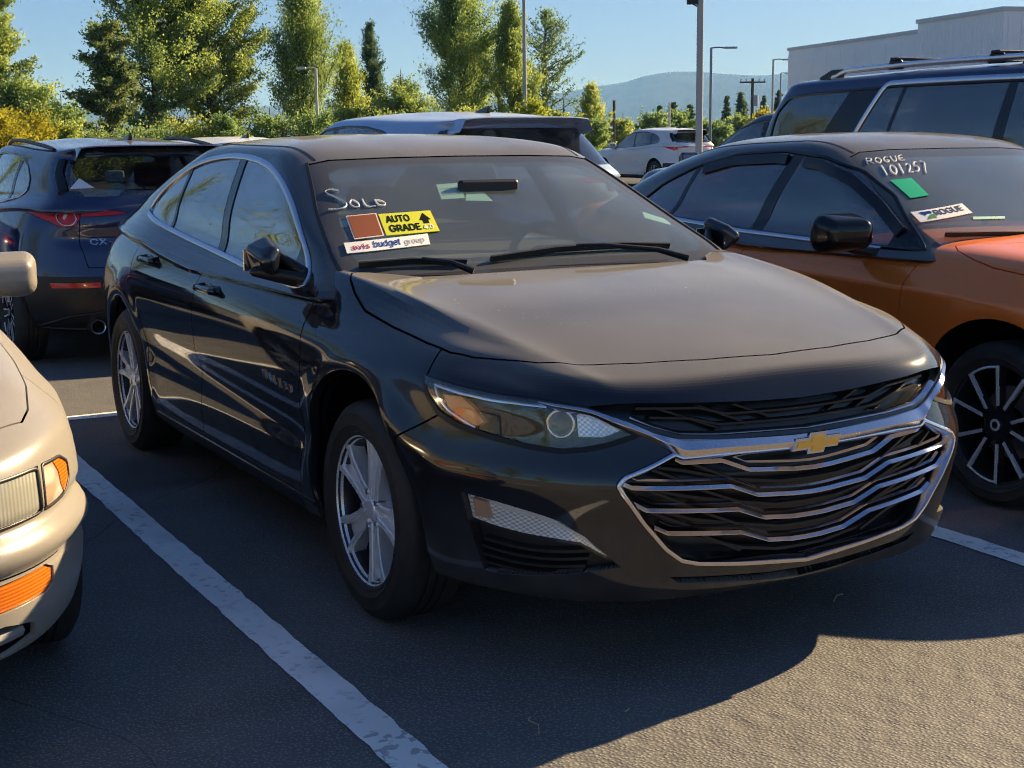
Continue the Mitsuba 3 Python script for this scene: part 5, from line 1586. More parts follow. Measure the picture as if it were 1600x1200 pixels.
    for s in (-1, 1):
        ex = lathe_y([(.034, .12), (.040, .0), (.046, -.006), (.048, .004), (.048, .12)], 32)
        rot(ex, -math.pi / 2, [0, 0, 1])
        ex.apply_translation([-3.43, s * .47, .285])
        k = pl.mesh(K + '__exhaust_tip', ex, 'satin_metal', 40)
        d = trimesh.creation.cylinder(.036, .004, sections=24)
        rot(d, math.pi / 2, [0, 1, 0])
        d.apply_translation([-3.40, s * .47, .285])
        pl.mesh(k + '__bore', d, 'dark_void', False)
    for s in (-1, 1):
        simple_mirror(pl, K, s, -.62, s * .965, 1.03, paint_b, .11, .075, .09)
    for x_, s, a in ((0, -1, .2), (-2.655, -1, .8), (0, 1, .5), (-2.655, 1, 1.0)):
        n = 0
        while (r := K + '__wheel' + (f'_{n:03d}' if n else '')) + '__tyre' in scene:
            n += 1
        wheel_spokes(pl, r, x_, s * .785, .33, .232, .215, 7, 'turbine', s, a)
    if badge:
        t = meshkit.text_mesh('CX-30', .036, .005, True)
        v = np.array(t.vertices)
        v[:, 0] *= 1.5
        yz = np.c_[(.475 - v[:, 0]), v[:, 1] + .80]
        P, N = RB.back(yz)
        if len(P) == len(v):
            pl.mesh(K + '__badge_lettering', trimesh.Trimesh(P + N * (.0005 + v[:, 2:3]), t.faces, process=False), 'chrome', False)
    ROUND = 1.0
    tag(K, label, cat, group)
    return pl, RB, RC
# ------------------------------------------------------------------ beige saloon on the left
def beige_sedan():
    K = 'beige_sedan'
    pl = ScaledPlace(-.31, -2.60, 0, 0)
    rows = remap(hero_rows(), .945, .926, .955, .955, -.035, .02)
    bk = .926
    def post(A):
        x, y, z = A[..., 0], A[..., 1], A[..., 2]
        s, ay = np.sign(y), np.abs(y)
        d = np.hypot(x, z - .315)
        A[..., 1] += s * sstep(.6, .8, ay) * .012 * np.exp(-((d - .41) / .05) ** 2) * sstep(.25, .4, z)
        # bumper: a full upper ledge over a tucked line
        fr = sstep(.10, .45, x)
        out = .022 * np.exp(-((z - .485) / .035) ** 2) - .016 * np.exp(-((z - .545) / .016) ** 2) - .010 * np.exp(-((z - .437) / .010) ** 2)
        nrm = np.hypot(x * .6, y)
        A[..., 0] += fr * out * x / np.maximum(np.hypot(x, y), .1)
        A[..., 1] += fr * out * y / np.maximum(np.hypot(x, y), .1)
        zc = PchipInterpolator([-1.2, -.6, .1, .43, .60, .75, 1.1], [.975, .968, .905, .845, .80, .765, .70])(x)
        t = sstep(.40, .22, ay) * sstep(.80, .72, x) * sstep(-.9, -.6, x) * (z > .66)
        A[..., 2] = A[..., 2] * (1 - t) + t * (zc - .03 * y * y)
        A[..., 1] += s * sstep(.6, .8, ay) * .006 * np.exp(-np.abs(z - .74) / .03) * sstep(.3, -.1, x)
        return A
    B = car_lower(rows, .1 * .945, -3.05 * bk, np.array([-.16, -.42, -.68, -1.0, -1.4, -1.8, -2.15, -2.45, -2.75]) * bk, ku=9, kv=8, post=post)
    X = (-.4, -.9, -1.4, -1.9, -2.4, -2.95)
    row = lambda xf, xr, w, z, zf, zr, **k: dict(xf=xf, xr=xr, w=list(zip(X, w)), z=list(zip(X, z)), zf=zf, zr=zr, **k)
    C = cabin(dict(rows=[
        row(-.22, -3.20, (.75, .78, .79, .78, .76, .70), (.83, .84, .86, .88, .90, .92), .86, .93),
        row(-.40, -3.05, (.755, .782, .788, .785, .765, .70), (.92, .92, .93, .945, .96, .98), .94, .985),
        row(-.66, -2.88, (.73, .745, .752, .748, .73, .67), (1.07, 1.07, 1.08, 1.09, 1.10, 1.11), 1.08, 1.12),
        row(-.95, -2.68, (.68, .69, .70, .695, .675, .62), (1.22, 1.22, 1.225, 1.225, 1.225, 1.22), 1.23, 1.24),
        row(-1.20, -2.48, (.62, .63, .64, .635, .615, .56), (1.315, 1.325, 1.335, 1.33, 1.315, 1.30), 1.335, 1.33),
        row(-1.32, -2.36, (.54, .56, .565, .56, .53, .48), (1.35, 1.36, 1.37, 1.365, 1.345, 1.33), 1.362, 1.36),
        row(-1.50, -2.15, (.33,) * 6, (1.39,) * 6, 1.385, 1.382), row(-1.68, -1.95, (0,) * 6, (1.4,) * 6, 1.40, 1.398)],
        roof=[(-2.48, 1.335), (-2.3, 1.368), (-2.1, 1.388), (-1.9, 1.40), (-1.65, 1.40), (-1.45, 1.382), (-1.2, 1.338)]), 8, 6)
    fx = lambda p: prism(p, 'x', .30, 1.3)
    lampp = Polygon([(-.285, .655), (-.698, .668), (-.702, .556), (-.285, .545)])
    corner = Polygon([(-.712, .668), (-.775, .664), (-.802, .640), (-.805, .595), (-.780, .562), (-.712, .556)])
    grl = half([(0, .655), (.25, .655), (.25, .56), (0, .56)])
    mark = Polygon([(-.32, .418), (-.70, .424), (-.722, .410), (-.722, .372), (-.70, .360), (-.32, .350)])
    vent = Polygon([(-.26, .315), (-.58, .322), (-.66, .300), (-.66, .262), (-.58, .238), (-.26, .230)])
    mid = half([(0, .41), (.24, .41), (.24, .24), (0, .24)])
    Bf = Shell(B.V, B.F)
    back = {n: Bf.skin(Bf.m ^ fx(p)) for n, p in (('lamp', lampp), ('corner', corner), ('vent', vent), ('mark', mark))}
    door_f = [(-.52, 1.06), (-.50, .92), (-.50, .70), (-.52, .45), (-.55, .28)]
    bl = [(-1.52, .28), (-1.52, .6), (-1.50, .8), (-1.49, 1.06)]
    rd = [(x - .0001, z) for x, z in bl[::-1]] + [(-2.12, .28), (-2.18, .5), (-2.26, .7), (-2.40, .85), (-2.44, 1.05)]
    fender = [(.24, 1.2), (.26, .68), (.34, .60), (.34, .50), (.33, .3), (-.54, .17), (-.55, .28)] + door_f[::-1][1:] + [(-.52, 1.2)]
    hood = [(-.30, 0), (-.295, .3), (-.31, .5), (-.40, .64), (-.36, .71), (-.13, .755), (.10, .760), (.35, .745), (.50, .72), (.58, .69), (.665, .60), (.73, .40), (.765, .2), (.78, 0)]
    loop = [(-.50, .945), (-.66, 1.035), (-.86, 1.16), (-1.05, 1.265), (-1.25, 1.318), (-1.60, 1.335), (-1.95, 1.328), (-2.20, 1.292), (-2.40, 1.22), (-2.60, 1.09), (-2.68, 1.0), (-2.60, .985), (-2.2, .965), (-1.67, .952), (-1.05, .943), (-.70, .940)]
    bp = [(-1.46, 1.40), (-1.40, 1.40), (-1.40, 1.30), (-1.45, .98), (-1.45, .90), (-1.52, .90), (-1.52, .98), (-1.46, 1.30)]
    sail = [(-.30, .9), (-.72, .9), (-.72, .96), (-.70, 1.05), (-.55, 1.0), (-.30, .94)]
    g_ = .002
    sp = dict(paint='beige_paint', arches=[(0, .315, .385), (-2.62, .315, .385)], hood=hood, panels=[('front_door', door_f + bl), ('rear_door', rd), ('fender', fender)], cabin_x=(-2.9, -.56), cabin_w=.69, cut_z=.90, ws_x=-1.4,
              ws=[(0, 1.33), (.35, 1.328), (.52, 1.318), (.585, 1.30), (.665, 1.17), (.73, 1.02), (.74, .92), (0, .92)], rw=[(0, 1.325), (.45, 1.315), (.52, 1.26), (.60, 1.05), (0, 1.03)], rw_x=-2.2,
              loop=loop, dividers=[('pillar_cover', bp), ('mirror_sail', sail)], side_glass='side_glass', trim='black_gloss', seat_x=-1.3, dash_x=-.74, dash_z=.86, seat_z=.42,
              pre=[('headlight', fx(lampp), fx(lampp.buffer(.003)), 'fluted_lamp', .012, -.003, True), ('corner_lamp', fx(corner), fx(corner.buffer(.003)), 'corner_glass', .012, -.003, True),
                   ('indicator', fx(mark), fx(mark.buffer(.003)), 'amber_lens', .02, -.006, True), ('grille', fx(grl), fx(grl.buffer(.003)), 'grille_black', .02, -.02, False),
                   ('bumper_vent', fx(vent), fx(vent), 'dark_void', .05, -.05, True), ('bumper_slot', fx(mid), fx(mid), 'dark_void', .05, -.05, False)],
              core_cut=[m3.Manifold.cube([1, 3, .6]).translate([.50, -1.5, .2])])
    RB, RC = car_common(K, pl, B, C, sp)
    n0 = Ray(Bf)
    for m_, sfx in ((lambda P: P, ''), (mirrored, '_001')):
        pass
    am = Polygon([(-.752, .66), (-.775, .664), (-.802, .640), (-.805, .595), (-.785, .566), (-.772, .60), (-.768, .63)])
    P = Bf.skin(Bf.m ^ fx(am))
    for m_, sfx in ((lambda P: P, ''), (mirrored, '_001')):
        pl.panel(f'{K}__corner_lamp{sfx}__amber', m_(P), 'amber_lens', .004, -.0005)
    for s in (-1, 1):
        for poly in (lampp, corner):
            pts = np.array(poly.exterior.coords)[:-1] * [-s, 1]
            P, N = n0.front(smooth_poly(resample(pts, .02, True), 1, True))
            pl.mesh(K + '__lamp_seal', trim(P, N, band(.009, .003, -.012), True), 'black_plastic', 40)
        P, N = n0.front(resample([(s * .27, .276), (s * .635, .282)], .03))
        pl.mesh(K + '__bumper_vent__bar', trim(P - N * .014, N, [(-.016, -.02), (.016, -.02), (.014, .002), (.004, .010), (-.010, .008), (-.015, 0)]), 'grey_plastic', 40)
        ys = np.linspace(.245, .745, 26)
        P, N = n0.front(np.c_[s * ys, np.full(26, .436)])
        pl.mesh(K + '__bumper_line', trim(P, N, [(-.0025, -.006), (.0025, -.006), (.002, .0008), (-.002, .0008)]), 'dark_void', 40)
    for s in (-1, 1):
        simple_mirror(pl, K, s, -.95, s * .905, .995, 'beige_paint', .125, .078, .09, 'beige_paint', rr=.045)
    for x, s, a in ((0, -1, .28), (-2.62, -1, .9), (0, 1, .1), (-2.62, 1, .6)):
        n = 0
        while (r := K + '__wheel' + (f'_{n:03d}' if n else '')) + '__tyre' in scene:
            n += 1
        wheel_five(r, [pl.t[0] + x, pl.t[1] + s * .775, .315], 0, R=.315, rim=.195, w=.205, spin=a, side=s)
    tag(K, 'pale beige older sedan with square headlight and amber corner lamp at the left edge', 'car')

# ------------------------------------------------------------------ tall dark SUV at the right
def big_suv():
    K = 'dark_suv'
    S = (1.25, 1.117, 1.285)
    pl = ScaledPlace(-.74, 5.30, 0, 0, S)
    B, _ = hatch_shells(.5)
    X = (-.3, -.8, -1.4, -2.0, -2.6, -3.25)
    row = lambda xf, xr, w, z, zf, zr, **k: dict(xf=xf, xr=xr, w=list(zip(X, w)), z=list(zip(X, z)), zf=zf, zr=zr, dr=k.pop('dr', .12), n=k.pop('n', 7.0), **k)
    C = cabin(dict(rows=[
        row(-.25, -3.43, (.80, .81, .815, .815, .81, .78), (.86,) * 6, .88, .92),
        row(-.38, -3.42, (.80, .815, .82, .82, .815, .785), (.97, .96, .96, .965, .97, .98), .98, 1.0),
        row(-.60, -3.38, (.785, .795, .80, .80, .795, .765), (1.11, 1.10, 1.10, 1.105, 1.11, 1.12), 1.12, 1.13),
        row(-.82, -3.32, (.755, .76, .765, .765, .76, .735), (1.25, 1.24, 1.24, 1.245, 1.25, 1.26), 1.26, 1.27),
        row(-1.02, -3.24, (.71, .715, .72, .72, .715, .69), (1.375, 1.38, 1.385, 1.385, 1.38, 1.37), 1.385, 1.375),
        row(-1.14, -3.20, (.64, .65, .655, .655, .65, .63), (1.425, 1.43, 1.44, 1.44, 1.43, 1.415), 1.432, 1.415),
        row(-1.35, -2.9, (.36,) * 6, (1.465, 1.465, 1.47, 1.468, 1.455, 1.44), 1.462, 1.440), row(-1.6, -2.5, (0,) * 6, (1.475,) * 6, 1.476, 1.462)],
        roof=[(-3.15, 1.42), (-2.9, 1.438), (-2.4, 1.464), (-1.9, 1.476), (-1.6, 1.477), (-1.35, 1.464), (-1.1, 1.43)]), 8, 6)
    door_f = [(-.50, 1.06), (-.49, .95), (-.50, .70), (-.53, .45), (-.56, .30)]
    bl = [(-1.48, .30), (-1.48, 1.06)]
    rd = [(-1.4801, 1.06), (-1.4801, .30), (-2.15, .30), (-2.21, .5), (-2.30, .72), (-2.42, .85), (-2.46, 1.1)]
    loop = [(-.50, .985), (-.62, 1.08), (-.80, 1.22), (-.98, 1.335), (-1.10, 1.365), (-1.40, 1.372), (-2.2, 1.372), (-2.9, 1.352), (-3.10, 1.335), (-3.20, 1.25), (-3.24, 1.08), (-3.22, 1.02), (-2.8, .985), (-2.0, .975), (-1.2, .975), (-.8, .975)]
    cpil = [(-2.37, 1.45), (-2.28, 1.45), (-2.30, 1.36), (-2.53, 1.0), (-2.53, .9), (-2.82, .9), (-2.82, 1.0), (-2.56, 1.36), (-2.56, 1.45)]
    bp = [(-1.42, 1.45), (-1.36, 1.45), (-1.42, .90), (-1.50, .90), (-1.42, 1.37)]
    q2 = [(-2.12, 1.45), (-2.10, 1.45), (-2.27, .9), (-2.29, .9)]
    back = lambda p: prism(p, 'x', -6, -2.6)
    tl = Polygon([(-.86, 1.04), (-.70, 1.04), (-.72, .70), (-.88, .70)])
    sp = dict(paint='navy_paint', arches=[(0, .33, .37), (-2.655, .33, .37)], panels=[('front_door', door_f + bl), ('rear_door', rd)], cabin_x=(-3.2, -.56), cabin_w=.70, cut_z=.93, ws_x=-1.3,
              ws=[(0, 1.388), (.35, 1.386), (.58, 1.375), (.66, 1.35), (.73, 1.20), (.775, 1.05), (.78, .95), (0, .95)], rw=[(0, 1.352), (.52, 1.345), (.60, 1.30), (.66, 1.10), (0, 1.08)], rw_x=-2.9,
              loop=loop, dividers=[('pillar_cover', bp), ('rear_pillar', cpil), ('window_divider', q2)], side_glass='tinted_glass', trim='black_gloss', trim_w=.014, seat_x=-1.2, dash_x=-.72,
              pre=[('tail_light', back(tl), back(tl.buffer(.003)), 'red_lens', .02, .002, True)], hood=[(-.28, 0), (-.28, .5), (-.38, .66), (-.30, .75), (.1, .76), (.40, .72), (.58, .58), (.66, .4), (.70, 0)])
    RB, RC = car_common(K, pl, B, C, sp)
    # bright strip: along the tops of the door windows and down the rear pillar
    st = smooth_poly([(-.86, 1.27), (-.98, 1.342), (-1.12, 1.377), (-1.5, 1.384), (-2.24, 1.384), (-2.29, 1.372), (-2.33, 1.33), (-2.55, .98)], 1)
    P, N = RC.side(resample(st, .03))
    m = trim(P, N, band(.030, .008, -.008))
    for mm in (m, ymir(m)):
        pl.mesh(K + '__window_strip', mm, 'chrome', 40)
    for s in (-1, 1):
        xs = np.linspace(-1.30, -2.85, 40)
        P, N = RC.top(np.c_[xs, np.full(40, s * .60)])
        h = .030 * sstep(-2.85, -2.72, xs) * sstep(-1.30, -1.42, xs)
        pl.mesh(K + '__roof_rail', tube(P + np.c_[0 * h, 0 * h, h + .004], .016, 8), 'chrome', 40)
        for x_ in (-2.86, -1.35):
            P, N = RC.top([(x_, s * .60)])
            q = P[0]
            pl.mesh(K + '__roof_rail__foot', flat(m3.Manifold.batch_hull([m3.Manifold.sphere(.012, 12).translate([q[0] + d, q[1], q[2] + e]) for d, e in ((-.09, .0), (.09, .0), (-.0, .034), (.09, .036))])), 'black_plastic', 40)
    for x_ in (-2.34, -1.62):
        pl.mesh(K + '__cross_bar', cat_meshes([box(x_, 0, 1.512, .06, 1.24, .016, .006)]), 'black_plastic', 40)
        for s in (-1, 1):
            pl.mesh(K + '__cross_bar__clamp', flat(m3.Manifold.batch_hull([m3.Manifold.sphere(.012, 12).translate([x_ + d, s * .60, e]) for d, e in ((-.05, 1.468), (.05, 1.468), (-.035, 1.497), (.035, 1.497))])), 'black_plastic', 40)
    for s in (-1, 1):
        simple_mirror(pl, K, s, -.60, s * .97, 1.02, 'navy_paint', .10, .09, .08)
    for x_, s, a in ((0, -1, .2), (-2.655, -1, .8), (0, 1, .5), (-2.655, 1, 1.0)):
        n = 0
        while (r := K + '__wheel' + (f'_{n:03d}' if n else '')) + '__tyre' in scene:
            n += 1
        wheel_five(r, [pl.t[0] + x_ * S[0], pl.t[1] + s * .80 * S[1], .40], 0, R=.40, rim=.26, w=.27, spin=a, side=s)
    tag(K, 'tall dark blue SUV with roof rails and chrome window strip at the right edge', 'car')

# ------------------------------------------------------------------ materials of the place
paint('orange_paint', (.86, .19, .025), rough=.16, metallic=.25, amount=.07, spec=.6)
paint('black_paint_roof', (.005, .006, .01), rough=.06, amount=.20, spec=.8)
paint('navy_paint', (.006, .017, .070), rough=.05, metallic=.25, amount=.11, spec=.9)
paint('white_paint', (.54, .56, .59), rough=.12, amount=.10)
paint('silver_blue_paint', (.32, .42, .58), rough=.14, metallic=.2, amount=.16)
paint('beige_paint', (.25, .235, .212), rough=.26, metallic=.15, amount=.05)
mat('grey_plastic', two({'type': 'principled', 'base_color': rgb(.22, .22, .22), 'roughness': .35}))
mat('amber_lens', two({'type': 'principled', 'base_color': proc(lambda p, n, uv: mix([.40, .085, .008], [.58, .16, .015], smoothstep(.3, .7, .5 + .5 * dr.sin(p.z * 700)))), 'roughness': .15, 'specular': .7}))
mat('fluted_lamp', two({'type': 'principled', 'base_color': proc(lambda p, n, uv: mix([.26, .26, .22], [.42, .42, .37], smoothstep(.1, .9, .5 + .5 * dr.sin(p.y * 640)) * (.5 + .5 * smoothstep(.3, .7, noise(p.y * 22, p.z * 26, 0.0))))), 'metallic': .25, 'roughness': .16, 'clearcoat': 1.0, 'specular': .7}))
mat('corner_glass', two({'type': 'principled', 'base_color': proc(lambda p, n, uv: mix([.40, .30, .20], [.55, .50, .42], smoothstep(.3, .7, noise(p.y * 30, p.z * 30, 2.0)))), 'metallic': .25, 'roughness': .14, 'clearcoat': 1.0, 'specular': .7}))
mat('ink_dark', two({'type': 'diffuse', 'reflectance': rgb(.10, .11, .13)}))
mat('ink_green', two({'type': 'diffuse', 'reflectance': rgb(.12, .28, .14)}))
OR = {
    'green': [(-0.598, 1.164), (-0.495, 1.174), (-0.468, 1.246), (-0.583, 1.238)],
    'white': [(-0.685, 1.07), (-0.392, 1.1), (-0.382, 1.138), (-0.673, 1.109)],
    'strip': [(-0.431, 1.076), (-0.257, 1.073), (-0.238, 1.083), (-0.414, 1.086)],
    'w1': [(-0.584, 1.307), (-0.364, 1.32), (-0.334, 1.343), (-0.56, 1.331)],
    'w2': [(-0.587, 1.257), (-0.323, 1.275), (-0.262, 1.316), (-0.547, 1.298)],
}

# ------------------------------------------------------------------ ground
def asphalt(p, n, uv):
    big = fbm(p.x * .35, p.y * .35, 0, 3)
    mid = fbm(p.x * 6, p.y * 6, 3.0, 3)
    a, b, c = voronoi(p.x * 95, p.y * 95)
    stone = smoothstep(.55, .15, a) * (.3 + .7 * c)
    tone = 1.5 * (.050 + .030 * big + .022 * mid + .085 * stone * stone)
    wx, wy = p.x + .5 * fbm(p.x * .8, p.y * .8, 4.0, 3), p.y + .5 * fbm(p.x * .8, p.y * .8, 8.0, 3)
    ca, cb, cc = voronoi(wx * .16 + 3, wy * .16)
    crack = smoothstep(.0016, .0006, cb - ca) * smoothstep(.35, .55, noise(p.x * .35, p.y * .35, 1.0))
    tone = tone * (1 - .35 * crack)
    oil = smoothstep(.62, .75, fbm(p.x * .9 + 7, p.y * .9, 1.0, 3)) * .35
    return mi.Color3f(1.0, .98, .95) * tone * (1 - oil)

def asphalt_h(p, n, uv):
    a, b, c = voronoi(p.x * 95, p.y * 95)
    return .0020 * smoothstep(.65, .1, a) * (.35 + .65 * c) + .004 * noise(p.x * 22, p.y * 22, 0)

mat('asphalt', {'type': 'bumpmap', 'arbitrary': proc(asphalt_h, .002), 'scale': 1.0, 'nested': {'type': 'principled', 'base_color': proc(asphalt), 'roughness': .75, 'specular': .25}})

def earth(p, n, uv):
    return mix([.07, .075, .03], [.14, .12, .065], fbm(p.x * .05, p.y * .05, 0, 4))
mat('earth', {'type': 'diffuse', 'reflectance': proc(earth)})

def line_paint(p, n, uv):
    chip = smoothstep(.60, .70, fbm(p.x * 44, p.y * 44, 5.0, 3)) * (.25 + .75 * smoothstep(.4, .7, fbm(p.x * 2.1, p.y * 2.1, 8.0, 2)))
    dirt = fbm(p.x * 3, p.y * 3, 2.0, 3)
    track = smoothstep(.55, .75, fbm(p.x * 1.3, p.y * 7, 9.0, 2))
    return mix([.86, .86, .84], [.62, .62, .60], smoothstep(.35, .75, dirt) * .8 + track * .3) * (1 - .45 * chip)
mat('line_paint', {'type': 'bumpmap', 'arbitrary': proc(asphalt_h, .002), 'scale': .6, 'nested': {'type': 'principled', 'base_color': proc(line_paint), 'roughness': .6, 'specular': .3}})

def quad_sheet(x0, x1, y0, y1, z, n=1):
    return [[x0, y0, z], [x1, y0, z], [x1, y1, z], [x0, y1, z]], [[0, 1, 2, 3]]

def build_ground():
    V, F = quad_sheet(-14000, 14000, -14000, 14000, -.03)
    put('ground', V, F, None, 'earth')
    tag('ground', 'dry grass land stretching to the horizon beyond the lot', kind='structure')
    V, F = quad_sheet(-75, 45, -48, 60, 0.0)
    put('parking_lot', V, F, None, 'asphalt')
    tag('parking_lot', 'dark asphalt parking lot surface under all the cars', kind='structure')
    rng = np.random.default_rng(5)
    def stripe(x0, x1, y0, y1, label):
        # uneven edges
        if abs(x1 - x0) > abs(y1 - y0):
            t = np.linspace(x0, x1, 90)
            w = rng.normal(0, .0025, (90, 2))
            P = np.vstack([np.c_[t, y0 + w[:, 0]], np.c_[t, y1 + w[:, 1]][::-1]])
        else:
            t = np.linspace(y0, y1, 200)
            w = rng.normal(0, .0025, (200, 2))
            P = np.vstack([np.c_[x0 + w[:, 0], t], np.c_[x1 + w[:, 1], t][::-1]])
        m = trimesh.creation.triangulate_polygon(Polygon(P).buffer(0), engine='earcut')
        V = np.c_[m[0], np.full(len(m[0]), .004)]
        Fc = np.asarray(m[1])
        a, b, c = V[Fc[:, 0]], V[Fc[:, 1]], V[Fc[:, 2]]
        up = np.cross(b - a, c - a)[:, 2] > 0
        Fc = np.where(up[:, None], Fc, Fc[:, ::-1])
        k = put('painted_line', V, Fc, None, 'line_paint')
        tag(k, label, kind='structure')
    stripe(-3.70, 1.9, -1.268, -1.152, 'worn white stall line between the beige and black sedans')
    stripe(-3.70, 1.9, 1.235, 1.350, 'white stall line between the black and orange sedans')
    stripe(-3.70, 1.9, 3.86, 3.975, 'white stall line beyond the orange sedan')
    stripe(-3.70, 1.9, -3.90, -3.785, 'white stall line beyond the beige sedan')
    stripe(-3.82, -3.706, -30, 30, 'white line running across behind the parked row')
    for y in (-6.5, 6.5, 9.1, 11.7):
        stripe(-3.70, 1.9, y, y + .115, {-6.5: 'white stall line at the left end of the row', 6.5: 'white stall line between the tall SUV and the next stall', 9.1: 'second white stall line beyond the tall SUV', 11.7: 'third white stall line beyond the tall SUV'}[y] )
    for i, y in enumerate((-3.85, -1.21, 1.29, 3.91, 6.5)):
        stripe(-9.4, -3.83, y - .057, y + .057, 'white stall line in the row behind, ' + ['left of the dark blue crossover', 'beside the dark blue crossover, left', 'between the dark blue and silver crossovers', 'right of the silver crossover', 'beside the far dark crossover'][i])
    # bits of straw and a twig on the asphalt
    def twig(pts, r, b, label):
        k = put('straw', *(lambda m: (m.vertices, m.faces))(tube(np.array(pts), r, 5)), None, b, True)
        tag(k, label, 'straw')
    twig([(1.045, -.88, .006), (1.00, -.855, .010), (.955, -.86, .006), (.94, -.845, .006)], .0016, 'straw', 'bent dry straw on the asphalt before the black sedan, nearer the left line')
    twig([(.62, .42, .006), (.59, .46, .012), (.575, .50, .006)], .0018, 'straw', 'short dry straw on the asphalt under the right corner of the black sedan')
    twig([(1.03, -.62, .005), (1.02, -.60, .006)], .0022, 'straw', 'tiny pale straw bit on the asphalt in front of the black sedan')
mat('straw', two({'type': 'diffuse', 'reflectance': rgb(.42, .36, .24)}))

# ------------------------------------------------------------------ trees
def leaf_mat(name, a, b, trans, t=.55):
    def col(p, n, uv):
        k = fbm(p.x * .9, p.y * .9, p.z * .9, 2)
        r = cell_rand(dr.floor(p.x * 5), dr.floor(p.y * 5), dr.floor(p.z * 5))
        return mix(a, b, dr.clip(.15 + .5 * smoothstep(.3, .7, k) + .5 * (r - .5), 0, 1))
    mat(name, {'type': 'principledthin', 'base_color': proc(col), 'roughness': .65, 'diff_trans': t, 'spec_trans': 0.0})

leaf_mat('leaf_olive', [0.22, 0.29, 0.07], [0.56, 0.62, 0.17], None, 1.20)
leaf_mat('leaf_yellow', [0.28, 0.26, 0.03], [0.48, 0.45, 0.045], None, 1.20)
leaf_mat('leaf_green', [0.15, 0.24, 0.085], [0.40, 0.52, 0.17], None, 1.15)
leaf_mat('leaf_dark', [0.068, 0.124, 0.068], [0.185, 0.263, 0.108], None, 0.95)
leaf_mat('leaf_lime', [0.22, 0.28, 0.03], [0.45, 0.50, 0.07], None, 1.20)
leaf_mat('leaf_pine', [0.092, 0.138, 0.068], [0.263, 0.292, 0.124], None, 0.85)
mat('bark', two({'type': 'diffuse', 'reflectance': proc(lambda p, n, uv: mix([.055, .045, .035], [.14, .115, .085], fbm(p.x * 9, p.y * 9, p.z * 2.5, 3)))}))

def leaf_mesh(C, size, rng, elong=1.6, up=None):
    """Small pointed leaf sprays at the points C, each two triangles folded along its middle."""
    n = len(C)
    d = rng.normal(size=(n, 3))
    if up is not None:
        d = d * .75 + up
    d /= np.linalg.norm(d, axis=1, keepdims=True)
    r = rng.normal(size=(n, 3))
    s = np.cross(d, r)
    s /= np.linalg.norm(s, axis=1, keepdims=True) + 1e-9
    f = np.cross(d, s)
    L = size * rng.uniform(.6, 1.4, (n, 1))
    w = L / elong / 2
    A, B_, C_, D = C - d * L * .5, C + s * w + f * w * .5, C + d * L * .5, C - s * w + f * w * .5
    V = np.stack([A, B_, C_, D], 1).reshape(-1, 3)
    k = 4 * np.arange(n)[:, None]
    F = np.vstack([k + [0, 1, 2], k + [0, 2, 3]])
    return V, F

